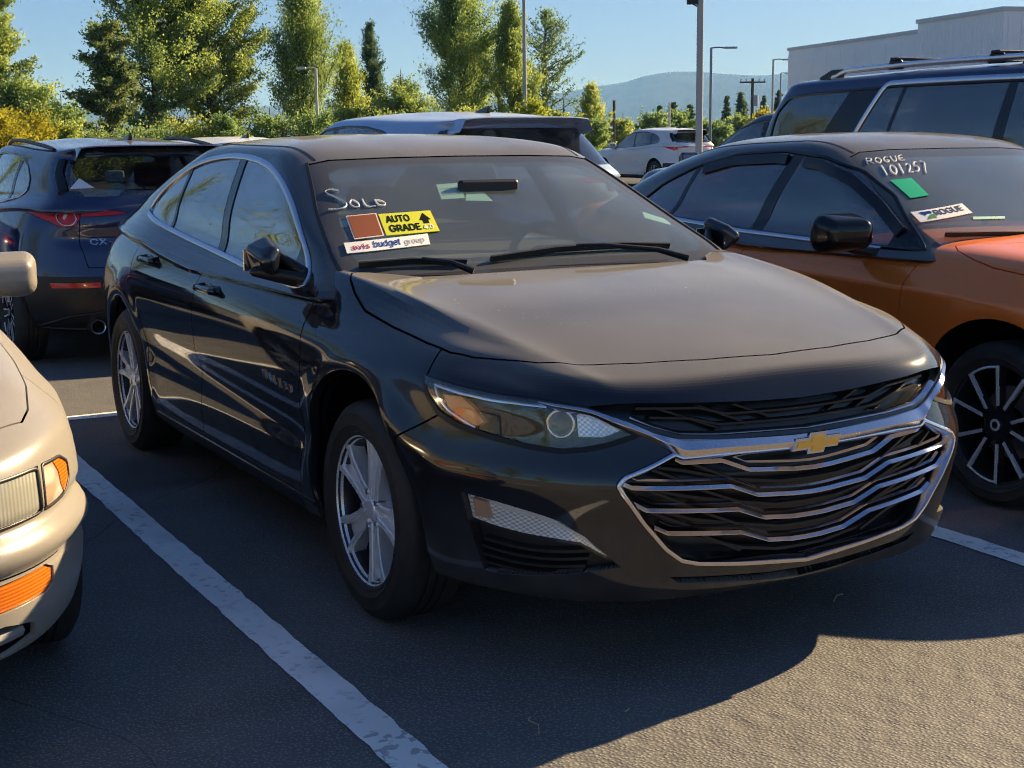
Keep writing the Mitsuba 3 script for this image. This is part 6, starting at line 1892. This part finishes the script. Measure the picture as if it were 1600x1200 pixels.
def tree(key, base, H, R, kind, leaf, rng, label, n_leaf=5000, size=.3, group=None, crown0=.12, lean=0.0, sparse=1.0, cat='tree', second=None):
    bx, by, bz = base
    segs, pts = [], []
    R = R * dict(poplar=1.50, ascending=1.42, cottonwood=1.30, pine=1.0, bush=1.0, round=1.1, conifer=1.0)[kind]
    tr = np.array([[bx + lean * t * H * .1 + .012 * H * math.sin(3 * t + bx), by + .012 * H * math.cos(2.3 * t + by), bz + t * H * .97] for t in np.linspace(0, 1, 14)])
    r0 = max(.06, H * .016)
    segs.append(tube(tr, r0 * (1 - np.linspace(0, 1, 14)) ** .8 + .012, 7))
    nb = dict(poplar=95, ascending=80, cottonwood=85, pine=75, bush=42, round=60, conifer=80)[kind]
    n_leaf, size = int(n_leaf * ((4.2 if key != 'grove_tree' else 2.2) if kind != 'bush' else 2.2)), size * .44
    per = max(4, n_leaf // (nb * 9))
    ups = []
    for i in range(nb):
        t = crown0 + (1 - crown0) * ((i + rng.random()) / nb) ** (.85 if kind != 'bush' else 1)
        az = rng.random() * 2 * math.pi
        q = (t - crown0) / (1 - crown0)
        if kind == 'poplar':
            env, tilt, cur = (1.05 * (1 - q) ** .95 * min(1, .65 + q * 2.2) * rng.uniform(.7, 1.15) + .07), rng.uniform(.75, 1.05), .35
        elif kind == 'ascending':
            env, tilt, cur = (1.05 * (1 - q ** 1.3) * min(1, .65 + 1.5 * q) * rng.uniform(.7, 1.15) + .09), rng.uniform(.55, .9), .45
        elif kind == 'cottonwood':
            env, tilt, cur = (1.0 * math.sin(math.pi * min(1, .15 + .85 * q) ** .9) ** .7 + .08), rng.uniform(.25, .75), .25
        elif kind == 'pine':
            env, tilt, cur = (.95 * (1 - q) ** .55 * min(1, .5 + 1.6 * q) * rng.uniform(.6, 1.1) + .10), rng.uniform(-.05, .35), .30
        elif kind == 'conifer':
            env, tilt, cur = (1.0 * (1 - q) ** .9 + .05), rng.uniform(-.25, .05), .05
        else:
            env, tilt, cur = (math.sqrt(max(0, 1 - (1.6 * q - .6) ** 2)) * rng.uniform(.65, 1.05) + .08), rng.uniform(.1, .9), .2
        Lb = R * env * rng.uniform(.75, 1.12)
        j = min(13, t * 13 * (.97 if kind not in ('bush', 'round') else .75))
        p0 = tr[int(j)] * (1 - j % 1) + tr[min(13, int(j) + 1)] * (j % 1)
        if Lb < .1:
            continue
        h = np.linspace(0, 1, 6)
        horiz = np.cos(tilt + cur * h) * Lb / 6
        vert = np.sin(tilt + cur * h) * Lb / 6
        c = p0 + np.c_[np.cumsum(horiz) * math.cos(az), np.cumsum(horiz) * math.sin(az), np.cumsum(vert)] + rng.normal(0, .03 * Lb, (6, 3))
        c = np.vstack([p0, c])
        segs.append(tube(c, np.linspace(r0 * .32 * (1 - t * .7) + .01, .008, 7), 4))
        # twigs: clusters of leaves along the outer part of the limb, with gaps between
        ncl = max(3, int(9 * min(1.3, .35 + Lb / R) * sparse))
        for _ in range(ncl):
            s = rng.uniform(.18, 1.05)
            u = min(5.999, s * 6)
            b = c[int(u)] * (1 - u % 1) + c[min(6, int(u) + 1)] * (u % 1)
            sp = (.035 + .055 * rng.random()) * R * (1.0 if kind not in ('bush', 'round') else 1.5)
            e = np.array([1, 1, .75]) if kind in ('poplar', 'ascending') else np.array([1, 1, .7])
            dirv = (c[-1] - c[0]) / (np.linalg.norm(c[-1] - c[0]) + 1e-9)
            q_ = np.clip(rng.normal(size=(per, 3)), -1.7, 1.7) * sp * e + np.outer(np.clip(rng.normal(size=per), -1.8, 1.8) * sp * 1.3, dirv) + b
            pts.append(q_)
            ups.append(np.tile(dirv * (1.2 if kind in ('poplar', 'ascending', 'pine') else .5), (per, 1)))
    P, U = np.vstack(pts), np.vstack(ups)
    ok = P[:, 2] > bz + .15
    P, U = P[ok], U[ok]
    V, F = leaf_mesh(P, size, rng, 2.0 if kind in ('pine', 'poplar', 'ascending') else 1.5, U)
    m = cat_meshes(segs)
    while key in _taken:
        n_ = _taken[key] = _taken[key] + 1
        key2 = f'{key}_{n_:03d}'
        if key2 not in _taken:
            key = key2
            break
    _taken[key] = 0
    put(key + '__trunk', m.vertices, m.faces, None, 'bark', True)
    if second:
        g = np.repeat(rng.random(len(P)) < .35 * (P[:, 2] - bz) / H + .12, 1)
        kf = np.tile(g, 2)
        put(key + '__crown', V, F[~kf], None, leaf)
        put(key + '__crown__bright_leaves', V, F[kf], None, second)
    else:
        put(key + '__crown', V, F, None, leaf)
    tag(key, label, cat, group)
    return key
_taken = {}

def at(px, dist):
    """A point on the ground at a distance, below column px of the photograph's frame (used once to find where things stand)."""
    a = YAW - math.atan((px - 800) / 2263.76)
    return CAM[0] + dist * math.cos(a), CAM[1] + dist * math.sin(a)

def rise(top, dist):
    return 1.447 + (213 - top) * dist / 2263.76

def build_trees():
    rng = np.random.default_rng(11)
    k = lambda hw, d: hw * d / 2263.76
    L = [  # key, px, dist, top, half width, kind, leaf, second, n, size, label
        ('cottonwood_tree', -12, 58, -75, 62, 'cottonwood', 'leaf_olive', 'leaf_green', 9000, .26, 'tall olive tree cut off by the upper left corner of the photo'),
        ('broadleaf_tree', 55, 56, 92, 60, 'round', 'leaf_green', 'leaf_olive', 6000, .24, 'rounded green tree behind the yellow bush at the left'),
        ('broadleaf_tree', 112, 60, 140, 45, 'round', 'leaf_green', None, 4000, .24, 'low green tree sloping down to the gap left of the pine'),
        ('pine_tree', 186, 58, 32, 56, 'pine', 'leaf_pine', 'leaf_green', 5200, .34, 'dark pine with bare lower trunk, left of the big cottonwood'),
        ('cottonwood_tree', 262, 66, -80, 82, 'cottonwood', 'leaf_green', 'leaf_olive', 11000, .27, 'tall cottonwood just right of the dark pine'),
        ('cottonwood_tree', 338, 68, -60, 84, 'cottonwood', 'leaf_olive', 'leaf_green', 12000, .27, 'tall bright olive cottonwood with its right edge against the sky'),
        ('poplar_tree', 488, 70, -55, 70, 'poplar', 'leaf_green', 'leaf_olive', 10000, .28, 'tall narrow poplar behind the thin street lamp'),
        ('poplar_tree', 553, 76, 66, 42, 'poplar', 'leaf_olive', 'leaf_lime', 5000, .28, 'short yellowish poplar right of the tall narrow poplar'),
        ('poplar_tree', 589, 84, 32, 30, 'poplar', 'leaf_dark', None, 5000, .30, 'dark slim poplar behind the yellowish one'),
        ('broadleaf_tree', 636, 72, 104, 50, 'round', 'leaf_green', 'leaf_olive', 4500, .26, 'ragged olive tree left of the big dark ascending tree'),
        ('ascending_tree', 728, 70, -70, 84, 'ascending', 'leaf_green', 'leaf_olive', 12000, .30, 'tall dense dark green tree with upswept branches, tallest at the middle'),
        ('ascending_tree', 800, 69, 2, 52, 'ascending', 'leaf_olive', 'leaf_green', 8000, .28, 'yellow green tree behind the tall grey pole'),
        ('broadleaf_tree', 852, 78, 14, 50, 'cottonwood', 'leaf_dark', 'leaf_green', 2600, .28, 'sparse dark tree with open crown right of the grey pole'),
        ('ascending_tree', 928, 92, 132, 30, 'ascending', 'leaf_olive', None, 2600, .34, 'small upright tree in front of the left end of the blue hill'),
    ]
    for key, px, d, top, hw, kind, leaf, sec, n, size, label in L:
        x, y = at(px, d)
        tree(key, (x, y, -.03), rise(top, d) * (1.0), k(hw, d) * (1.15 if kind in ('poplar', 'pine', 'conifer') else 1.0), kind, leaf, rng, label, n, size, second=sec, crown0=.30 if kind == 'pine' else .10, sparse=.62 if px == 852 else 1.0)
    Bs = [  # bushes: px, dist, top, half width, leaf, label
        (8, 44, 138, 62, 'leaf_yellow', 'yellow bush at the left edge of the photo'), (66, 46, 152, 52, 'leaf_yellow', 'yellow bush right of the one at the left edge'),
        (118, 50, 168, 48, 'leaf_olive', 'olive bush left of the pine trunk'), (165, 54, 184, 40, 'leaf_green', 'low green bush below the gap of open sky'),
        (232, 56, 186, 48, 'leaf_green', 'low green bush at the foot of the cottonwoods'), (300, 58, 172, 55, 'leaf_olive', 'olive bush under the bright cottonwood'), (372, 58, 160, 42, 'leaf_green', 'green bush below the right edge of the cottonwood'),
        (432, 62, 162, 46, 'leaf_green', 'green bush left of the tall narrow poplar'), (500, 62, 158, 52, 'leaf_green', 'green bush at the foot of the tall narrow poplar'), (560, 64, 140, 48, 'leaf_olive', 'olive bush under the short poplar'),
        (620, 64, 158, 46, 'leaf_olive', 'olive bush behind the silver crossover roof'), (690, 62, 160, 48, 'leaf_green', 'dark bush at the foot of the tallest tree, on its left'), (760, 62, 156, 50, 'leaf_olive', 'olive bush at the foot of the tallest tree, on its right'),
        (838, 58, 128, 34, 'leaf_lime', 'lime green bush right of the grey pole'), (884, 60, 150, 36, 'leaf_olive', 'olive bush above the silver crossover corner'), (930, 66, 172, 32, 'leaf_green', 'low green bush right of the silver crossover'),
        (975, 110, 176, 26, 'leaf_olive', 'olive bush under the left end of the hill'), (1020, 120, 172, 30, 'leaf_green', 'green bush above the far white car'), (1065, 125, 170, 30, 'leaf_green', 'green bush left of the thick pole'),
        (1108, 150, 188, 26, 'leaf_green', 'low green bush right of the thick pole'), (1195, 130, 166, 28, 'leaf_yellow', 'yellowish bush beside the utility pole'), (1150, 170, 178, 24, 'leaf_green', 'low bush left of the utility pole'), (452, 34, 192, 18, 'leaf_lime', 'bright young plant behind the white car roof'),
    ]
    for px, d, top, hw, leaf, label in Bs:
        x, y = at(px, d)
        tree('bush', (x, y, -.03), rise(top, d) * 1.0, k(hw, d) * 1.1, 'bush', leaf, rng, label, 2600, .22 * d / 50, crown0=.02, cat='bush', group=None)
    for px, d, top, hw, label in ((1133, 220, 150, 10, 'small conifer left of the pair under the hill'), (1156, 225, 146, 14, 'wider conifer of the pair under the hill'), (1162, 230, 158, 10, 'low conifer beside the wider one'), (1191, 230, 150, 9, 'lone conifer right of the utility pole'), (1213, 190, 142, 12, 'conifer beside the white building wall'), (1032, 230, 164, 12, 'low conifer above the far white car, left'), (1052, 235, 160, 15, 'conifer above the far white car'), (1078, 235, 164, 14, 'conifer just left of the thick pole')):
        x, y = at(px, d)
        tree('conifer_tree', (x, y, -.03), rise(top, d), k(hw, d) * 1.2, 'conifer', 'leaf_dark', rng, label, 1500, .9, crown0=.05)
    # a grove and bushes on the near side, which the sedan's flank mirrors
    G = [(-40, -16, 15, 4.6, 'cottonwood', 'leaf_green'), (-46, -25, 17, 5.0, 'ascending', 'leaf_olive'), (-41, -33, 13, 4.2, 'round', 'leaf_green'), (-35, -30, 10, 4.0, 'pine', 'leaf_pine'), (-27, -31, 8, 3.8, 'round', 'leaf_olive'), (-18, -35, 11, 4.4, 'cottonwood', 'leaf_green'), (-8, -38, 9, 4.0, 'round', 'leaf_olive'), (-52, -10, 14, 4.0, 'poplar', 'leaf_green'), (4, -40, 12, 4.5, 'cottonwood', 'leaf_green'), (16, -38, 8, 4.0, 'round', 'leaf_olive')]
    G_LABELS = ['green cottonwood of the near grove, at the rear end beside the poplar', 'tallest upswept tree of the near grove outside the photo', 'rounded tree of the near grove, beside the tallest one', 'pine of the near grove outside the photo', 'olive rounded tree of the near grove, beside the pine', 'green cottonwood of the near grove, right of the olive rounded tree', 'olive rounded tree standing mid way along the near grove', 'slim poplar closing the rear end of the near grove', 'green cottonwood near the front end of the near grove', 'last olive tree at the front end of the near grove']
    for i, (x, y, h, r, kind, leaf) in enumerate(G):
        tree('grove_tree', (x, y, -.03), h, r, kind, leaf, rng, G_LABELS[i], 3000, .40, crown0=.12)

# ------------------------------------------------------------------ building, poles, hills
def build_building():
    K = 'metal_building'
    P1, P2, P3 = np.array([CAM[0] - 63.5, CAM[1] + 51.9]), np.array([CAM[0] - 50.1, CAM[1] + 48.45]), np.array([CAM[0] - 43.5, CAM[1] + 46.75])
    d = (P3 - P1) / np.linalg.norm(P3 - P1)
    n = np.array([d[1], -d[0]])                       # towards the camera side
    if n @ (CAM[:2] - P1) < 0:
        n = -n
    def slab(a, b, z0, z1, depth, out):
        A, B_ = a + n * out, b + n * out
        C_, D = b - n * depth, a - n * depth
        c = np.array([[*A, z0], [*B_, z0], [*C_, z0], [*D, z0], [*A, z1], [*B_, z1], [*C_, z1], [*D, z1]])
        m = trimesh.Trimesh(c, [[0, 1, 5], [0, 5, 4], [1, 2, 6], [1, 6, 5], [2, 3, 7], [2, 7, 6], [3, 0, 4], [3, 4, 7], [4, 5, 6], [4, 6, 7], [0, 3, 2], [0, 2, 1]], process=False)
        return m
    H1, H2 = 5.88, 6.28
    putm(K + '__wall', slab(P1, P2, -.03, H1, 22, 0), 'metal_wall', False)
    putm(K + '__tall_block', slab(P2 + d * .003, P3, -.03, H2, 22, .12), 'metal_wall', False)
    L1, L2 = np.linalg.norm(P2 - P1), np.linalg.norm(P3 - P2)
    for i in range(9):                                # wall panels of the lower part, with joints between
        a, b = P1 + d * (L1 * i / 9 + .010), P1 + d * (L1 * (i + 1) / 9 - .010)
        putm(K + '__wall__panel', slab(a, b, .25, H1 - .25, -.001, .035), 'metal_wall', False)
    for i in range(22):                               # standing seams of the upper part
        a = P2 + d * (L2 * (i + .35) / 22)
        putm(K + '__tall_block__panel_rib', slab(a, a + d * .10, 2.9, H2 - .2, -.12, .145), 'metal_wall', False)
    putm(K + '__coping', slab(P1 - d * .06, P2 - d * .002, H1 + .002, H1 + .16, 22.0, .07), 'metal_trim', False)
    putm(K + '__coping', slab(P2 - d * .06, P3 + d * .05, H2 + .002, H2 + .18, 22.0, .20), 'metal_trim', False)
    e = P3 + d * .002                                  # ribs of the end wall
    back = -n
    for i in range(24):
        a = e + back * (.6 * i + .1)
        c0, c1 = a, a + back * .14
        A = np.array([[*c0, .3], [*(c0 + d * .06), .3], [*(c1 + d * .06), .3], [*c1, .3]])
        c = np.vstack([A, A + [0, 0, H2 - .5]])
        putm(K + '__end_rib', trimesh.Trimesh(c, [[0, 1, 5], [0, 5, 4], [1, 2, 6], [1, 6, 5], [2, 3, 7], [2, 7, 6], [3, 0, 4], [3, 4, 7], [4, 5, 6], [4, 6, 7]], process=False), 'metal_wall', False)
    a = P1 + d * 1.6                                   # small wall lamp and a canopy line
    putm(K + '__wall_lamp', slab(a, a + d * .35, 3.0, 3.5, -.03, .22), 'metal_trim', False)
    a = P2 - d * 3.0
    putm(K + '__canopy', slab(a, a + d * 1.9, 3.55, 3.75, -.03, 1.4), 'metal_trim', False)
    tag(K, 'white metal clad building with a taller ribbed block at the upper right', 'building')
def metal(p, n, uv):
    return mix([.74, .76, .78], [.82, .83, .84], fbm(p.x * .7, p.y * .7, p.z * 2.5, 3))
mat('metal_wall', two({'type': 'principled', 'base_color': proc(metal), 'roughness': .5, 'specular': .4}))
mat('metal_trim', two({'type': 'principled', 'base_color': rgb(.50, .52, .54), 'roughness': .45}))
mat('pole_grey', two({'type': 'principled', 'base_color': rgb(.33, .34, .36), 'metallic': .4, 'roughness': .5}))
mat('pole_pale', two({'type': 'principled', 'base_color': rgb(.52, .53, .52), 'metallic': .3, 'roughness': .5}))
mat('wood_pole', two({'type': 'diffuse', 'reflectance': rgb(.10, .085, .07)}))

def build_poles():
    def pole(px, d, top, r, label, b='pole_grey', head=0, cam_box=False, key='lamp_post'):
        x, y = at(px, d)
        h = rise(top, d)
        K = key
        i = 1
        while K + '__pole' in scene:
            K = f'{key}_{i:03d}'
            i += 1
        m = tube([(x, y, -.03), (x, y, h * .5), (x, y, h)], [r * 1.08, r, r * .92], 14)
        putm(K + '__pole', m, b, 40)
        putm(K + '__base', cyl([x, y, -.03], [x, y, .75], r * 2.4, 20), 'concrete', 40)
        R_ = np.array([math.sin(YAW), -math.cos(YAW), 0])
        if head:
            c = np.array([x, y, h])
            e = c + R_ * head
            putm(K + '__arm', tube([c, c + R_ * head * .5 + [0, 0, .03], e], r * .5, 8), b, 40)
            m = box(0, 0, 0, abs(head) * .9, .30, .10, .03)
            rot(m, math.atan2(R_[1], R_[0]), [0, 0, 1])
            m.apply_translation(e + R_ * head * .35)
            putm(K + '__lamp_head', m, b, 40)
        if cam_box:
            c = np.array([x, y, 0]) + [0, 0, rise(16, d)]
            m = box(0, 0, 0, .26, .13, .12, .02)
            rot(m, math.atan2(R_[1], R_[0]) , [0, 0, 1])
            m.apply_translation(c - R_ * .20)
            putm(K + '__floodlight', m, 'black_plastic', 40)
            putm(K + '__floodlight__bracket', tube([c, c - R_ * .10 + [0, 0, -.10], c - R_ * .18 + [0, 0, -.05]], .02, 6), 'black_plastic', 40)
        tag(K, label, 'lamp post')
    pole(1092, 36, -190, .085, 'thick grey lamp post with a small black floodlight near the top of the photo', head=.9, cam_box=True)
    pole(824, 60, -150, .075, 'tall thin grey lamp post in front of the yellow green tree', head=-1.2)
    pole(505, 62, 108, .06, 'short pale lamp post before the tall narrow poplar', 'pole_pale', head=-.45)
    pole(1109, 78, 84, .075, 'grey lamp post with flat head, just right of the thick post', head=.75)
    pole(1204, 105, 103, .075, 'far lamp post left of the building, the taller of two', head=.75)
    pole(1216, 120, 123, .065, 'far lamp post closest to the building wall', head=.4)
    pole(1046, 90, 164, .06, 'low pale post above the far white car', 'pole_pale')
    x, y = at(1173, 140)
    h = rise(130, 140)
    putm('utility_pole__pole', tube([(x, y, -.03), (x, y, h)], [.17, .13], 10), 'wood_pole', 40)
    R_ = np.array([math.sin(YAW), -math.cos(YAW), 0])
    c = np.array([x, y, h - .35])
    putm('utility_pole__crossarm', tube([c - R_ * 1.2, c + R_ * 1.2], .08, 6), 'wood_pole', 40)
    for s in (-1.1, -.6, .6, 1.1):
        putm('utility_pole__insulator', tube([c + R_ * s, c + R_ * s + [0, 0, .28]], .06, 6), 'metal_trim', 40)
    putm('utility_pole__transformer', cyl((c + R_ * .3 - [0, 0, 2.2]).tolist(), (c + R_ * .3 - [0, 0, 1.2]).tolist(), .26, 14), 'pole_grey', 40)
    tag('utility_pole', 'wooden utility pole with one crossarm in front of the hill', 'utility pole')
    x, y = at(961, 95)
    putm('wooden_post', tube([(x, y, -.03), (x, y, rise(160, 95))], .09, 8), 'wood_pole', 40)
    tag('wooden_post', 'dark bare wooden post left of the far white car', 'post')
mat('concrete', two({'type': 'diffuse', 'reflectance': rgb(.35, .34, .32)}))

def build_hills():
    # a ridge some nine kilometres off, running across behind everything
    D = 9000.0
    rng = np.random.default_rng(3)
    px = np.array([-900, -500, -100, 300, 600, 800, 880, 945, 975, 1010, 1050, 1090, 1140, 1180, 1230, 1320, 1450, 1650, 1900, 2400])
    top = np.array([170, 150, 160, 168, 160, 158, 150, 140, 137, 128, 123.5, 124.5, 128.5, 130.5, 128, 120, 128, 150, 140, 165])
    xs = np.linspace(-900, 2400, 420)
    prof = PchipInterpolator(px, top)(xs)
    rows = []
    depth = np.linspace(0, 1, 26)
    az = YAW - np.arctan((xs - 800) / 2263.76)
    for t in depth:
        dist = D - 3200 + 4200 * t
        hmax = (213 - prof) * D / 2263.76
        shape = np.sin(np.clip(t / .762, 0, 1.3) * math.pi / 2) ** 1.3
        p = np.c_[CAM[0] + dist * np.cos(az), CAM[1] + dist * np.sin(az), np.zeros(len(xs))]
        nz = meshkit.fbm(p / 1100.0, 5, 4) - .5
        p[:, 2] = np.maximum(hmax * shape + nz * hmax * .75 * math.sin(math.pi * min(t / .762, 1)) ** 1.0 * .55, 0) - 2
        rows.append(p)
    A = np.array(rows)
    r, c = A.shape[:2]
    i, j = np.meshgrid(np.arange(r - 1), np.arange(c - 1), indexing='ij')
    F = np.stack([i * c + j, i * c + j + 1, (i + 1) * c + j + 1, (i + 1) * c + j], -1).reshape(-1, 4)
    print('hill top', A[..., 2].max())
    put('hills', A.reshape(-1, 3), F, None, 'far_forest', True)
    tag('hills', 'long blue wooded hill on the horizon', kind='structure')
mat('far_forest', two({'type': 'diffuse', 'reflectance': proc(lambda p, n, uv: mix([.025, .035, .018], [.065, .07, .04], fbm(p.x * .006, p.y * .006, p.z * .01, 4)))}))

def build_haze():
    scene['haze_air'] = {'type': 'homogeneous', 'albedo': rgb(.54, .78, 1.0), 'sigma_t': rgb(.50 * HAZE, .80 * HAZE, 1.35 * HAZE)}
    scene['haze'] = {'type': 'cube', 'to_world': T().translate([0, 0, 219.0]).scale([13500, 13500, 221.0]), 'bsdf': {'type': 'null'}, 'interior': {'type': 'ref', 'id': 'haze_air'}}
    scene['camera']['medium'] = {'type': 'ref', 'id': 'haze_air'}
    tag('haze', 'thin bluish haze before the far hill', kind='stuff')
HAZE = 1.0 / 11000
# ------------------------------------------------------------------ the scene
build_ground()
build_hills()
build_building()
build_poles()
build_trees()
black_saloon()
_pl, _B, _C, _RB, _RC = orange_sedan()
orange_stickers(_pl, _RC)
beige_sedan()
big_suv()
_p, _rb, _rc = crossover('dark_blue_crossover', 'dark blue crossover seen from behind, parked tail to tail with the black sedan', 'navy_paint', -8.725, 0.0, badge=True, scale=(1, 1, .995))
q = [(.545, 1.150), (.415, 1.150), (.455, 1.185), (.505, 1.185)]
yz = np.array([(.475, 1.215), (.405, 1.155), (.545, 1.150)])
P, N = _rc.back(yz)
k = _p.mesh('triangle_sticker', trimesh.Trimesh(np.vstack([P + N * .004, P + N * .002]), [[0, 1, 2], [5, 4, 3], [0, 3, 4], [0, 4, 1], [1, 4, 5], [1, 5, 2], [2, 5, 3], [2, 3, 0]], process=False), 'paper_white', False)
tag(k, 'white triangular sticker on the rear window of the dark blue crossover', 'sticker')
crossover('silver_crossover', 'silver blue crossover with pale roof and wide dark rear window behind the black sedan', 'silver_blue_paint', -9.12, 2.84, scale=(1.1, 1.14, 1.118), rails=False, wide_glass=True)
crossover('dark_crossover', 'dark blue crossover roof between the thick post and the tall SUV', 'navy_paint', -9.2, 7.4, scale=(1.06, 1.03, 1.15), rails=False)
x, y = at(1026, 43)
crossover('far_white_crossover', 'far white crossover with red lamp seen beyond the orange sedan', 'white_paint', x - 1.4, y, yaw=math.radians(178), scale=(1.05, 1.03, 1.12), rails=False, chrome_trim=False)
x, y = at(425, 15.5)
crossover('white_hatchback', 'white car roof with dark rear window showing above the black sedan roof', 'white_paint', x - 3.2, y, yaw=math.pi, scale=(1, 1, 1.0), rails=False, chrome_trim=False)
crossover('grey_crossover', 'dark car with pale roof at the left edge beyond the dark blue crossover', 'navy_paint', -12.6, -2.75, scale=(1, 1, .98), rails=False, chrome_trim=False)
build_haze()
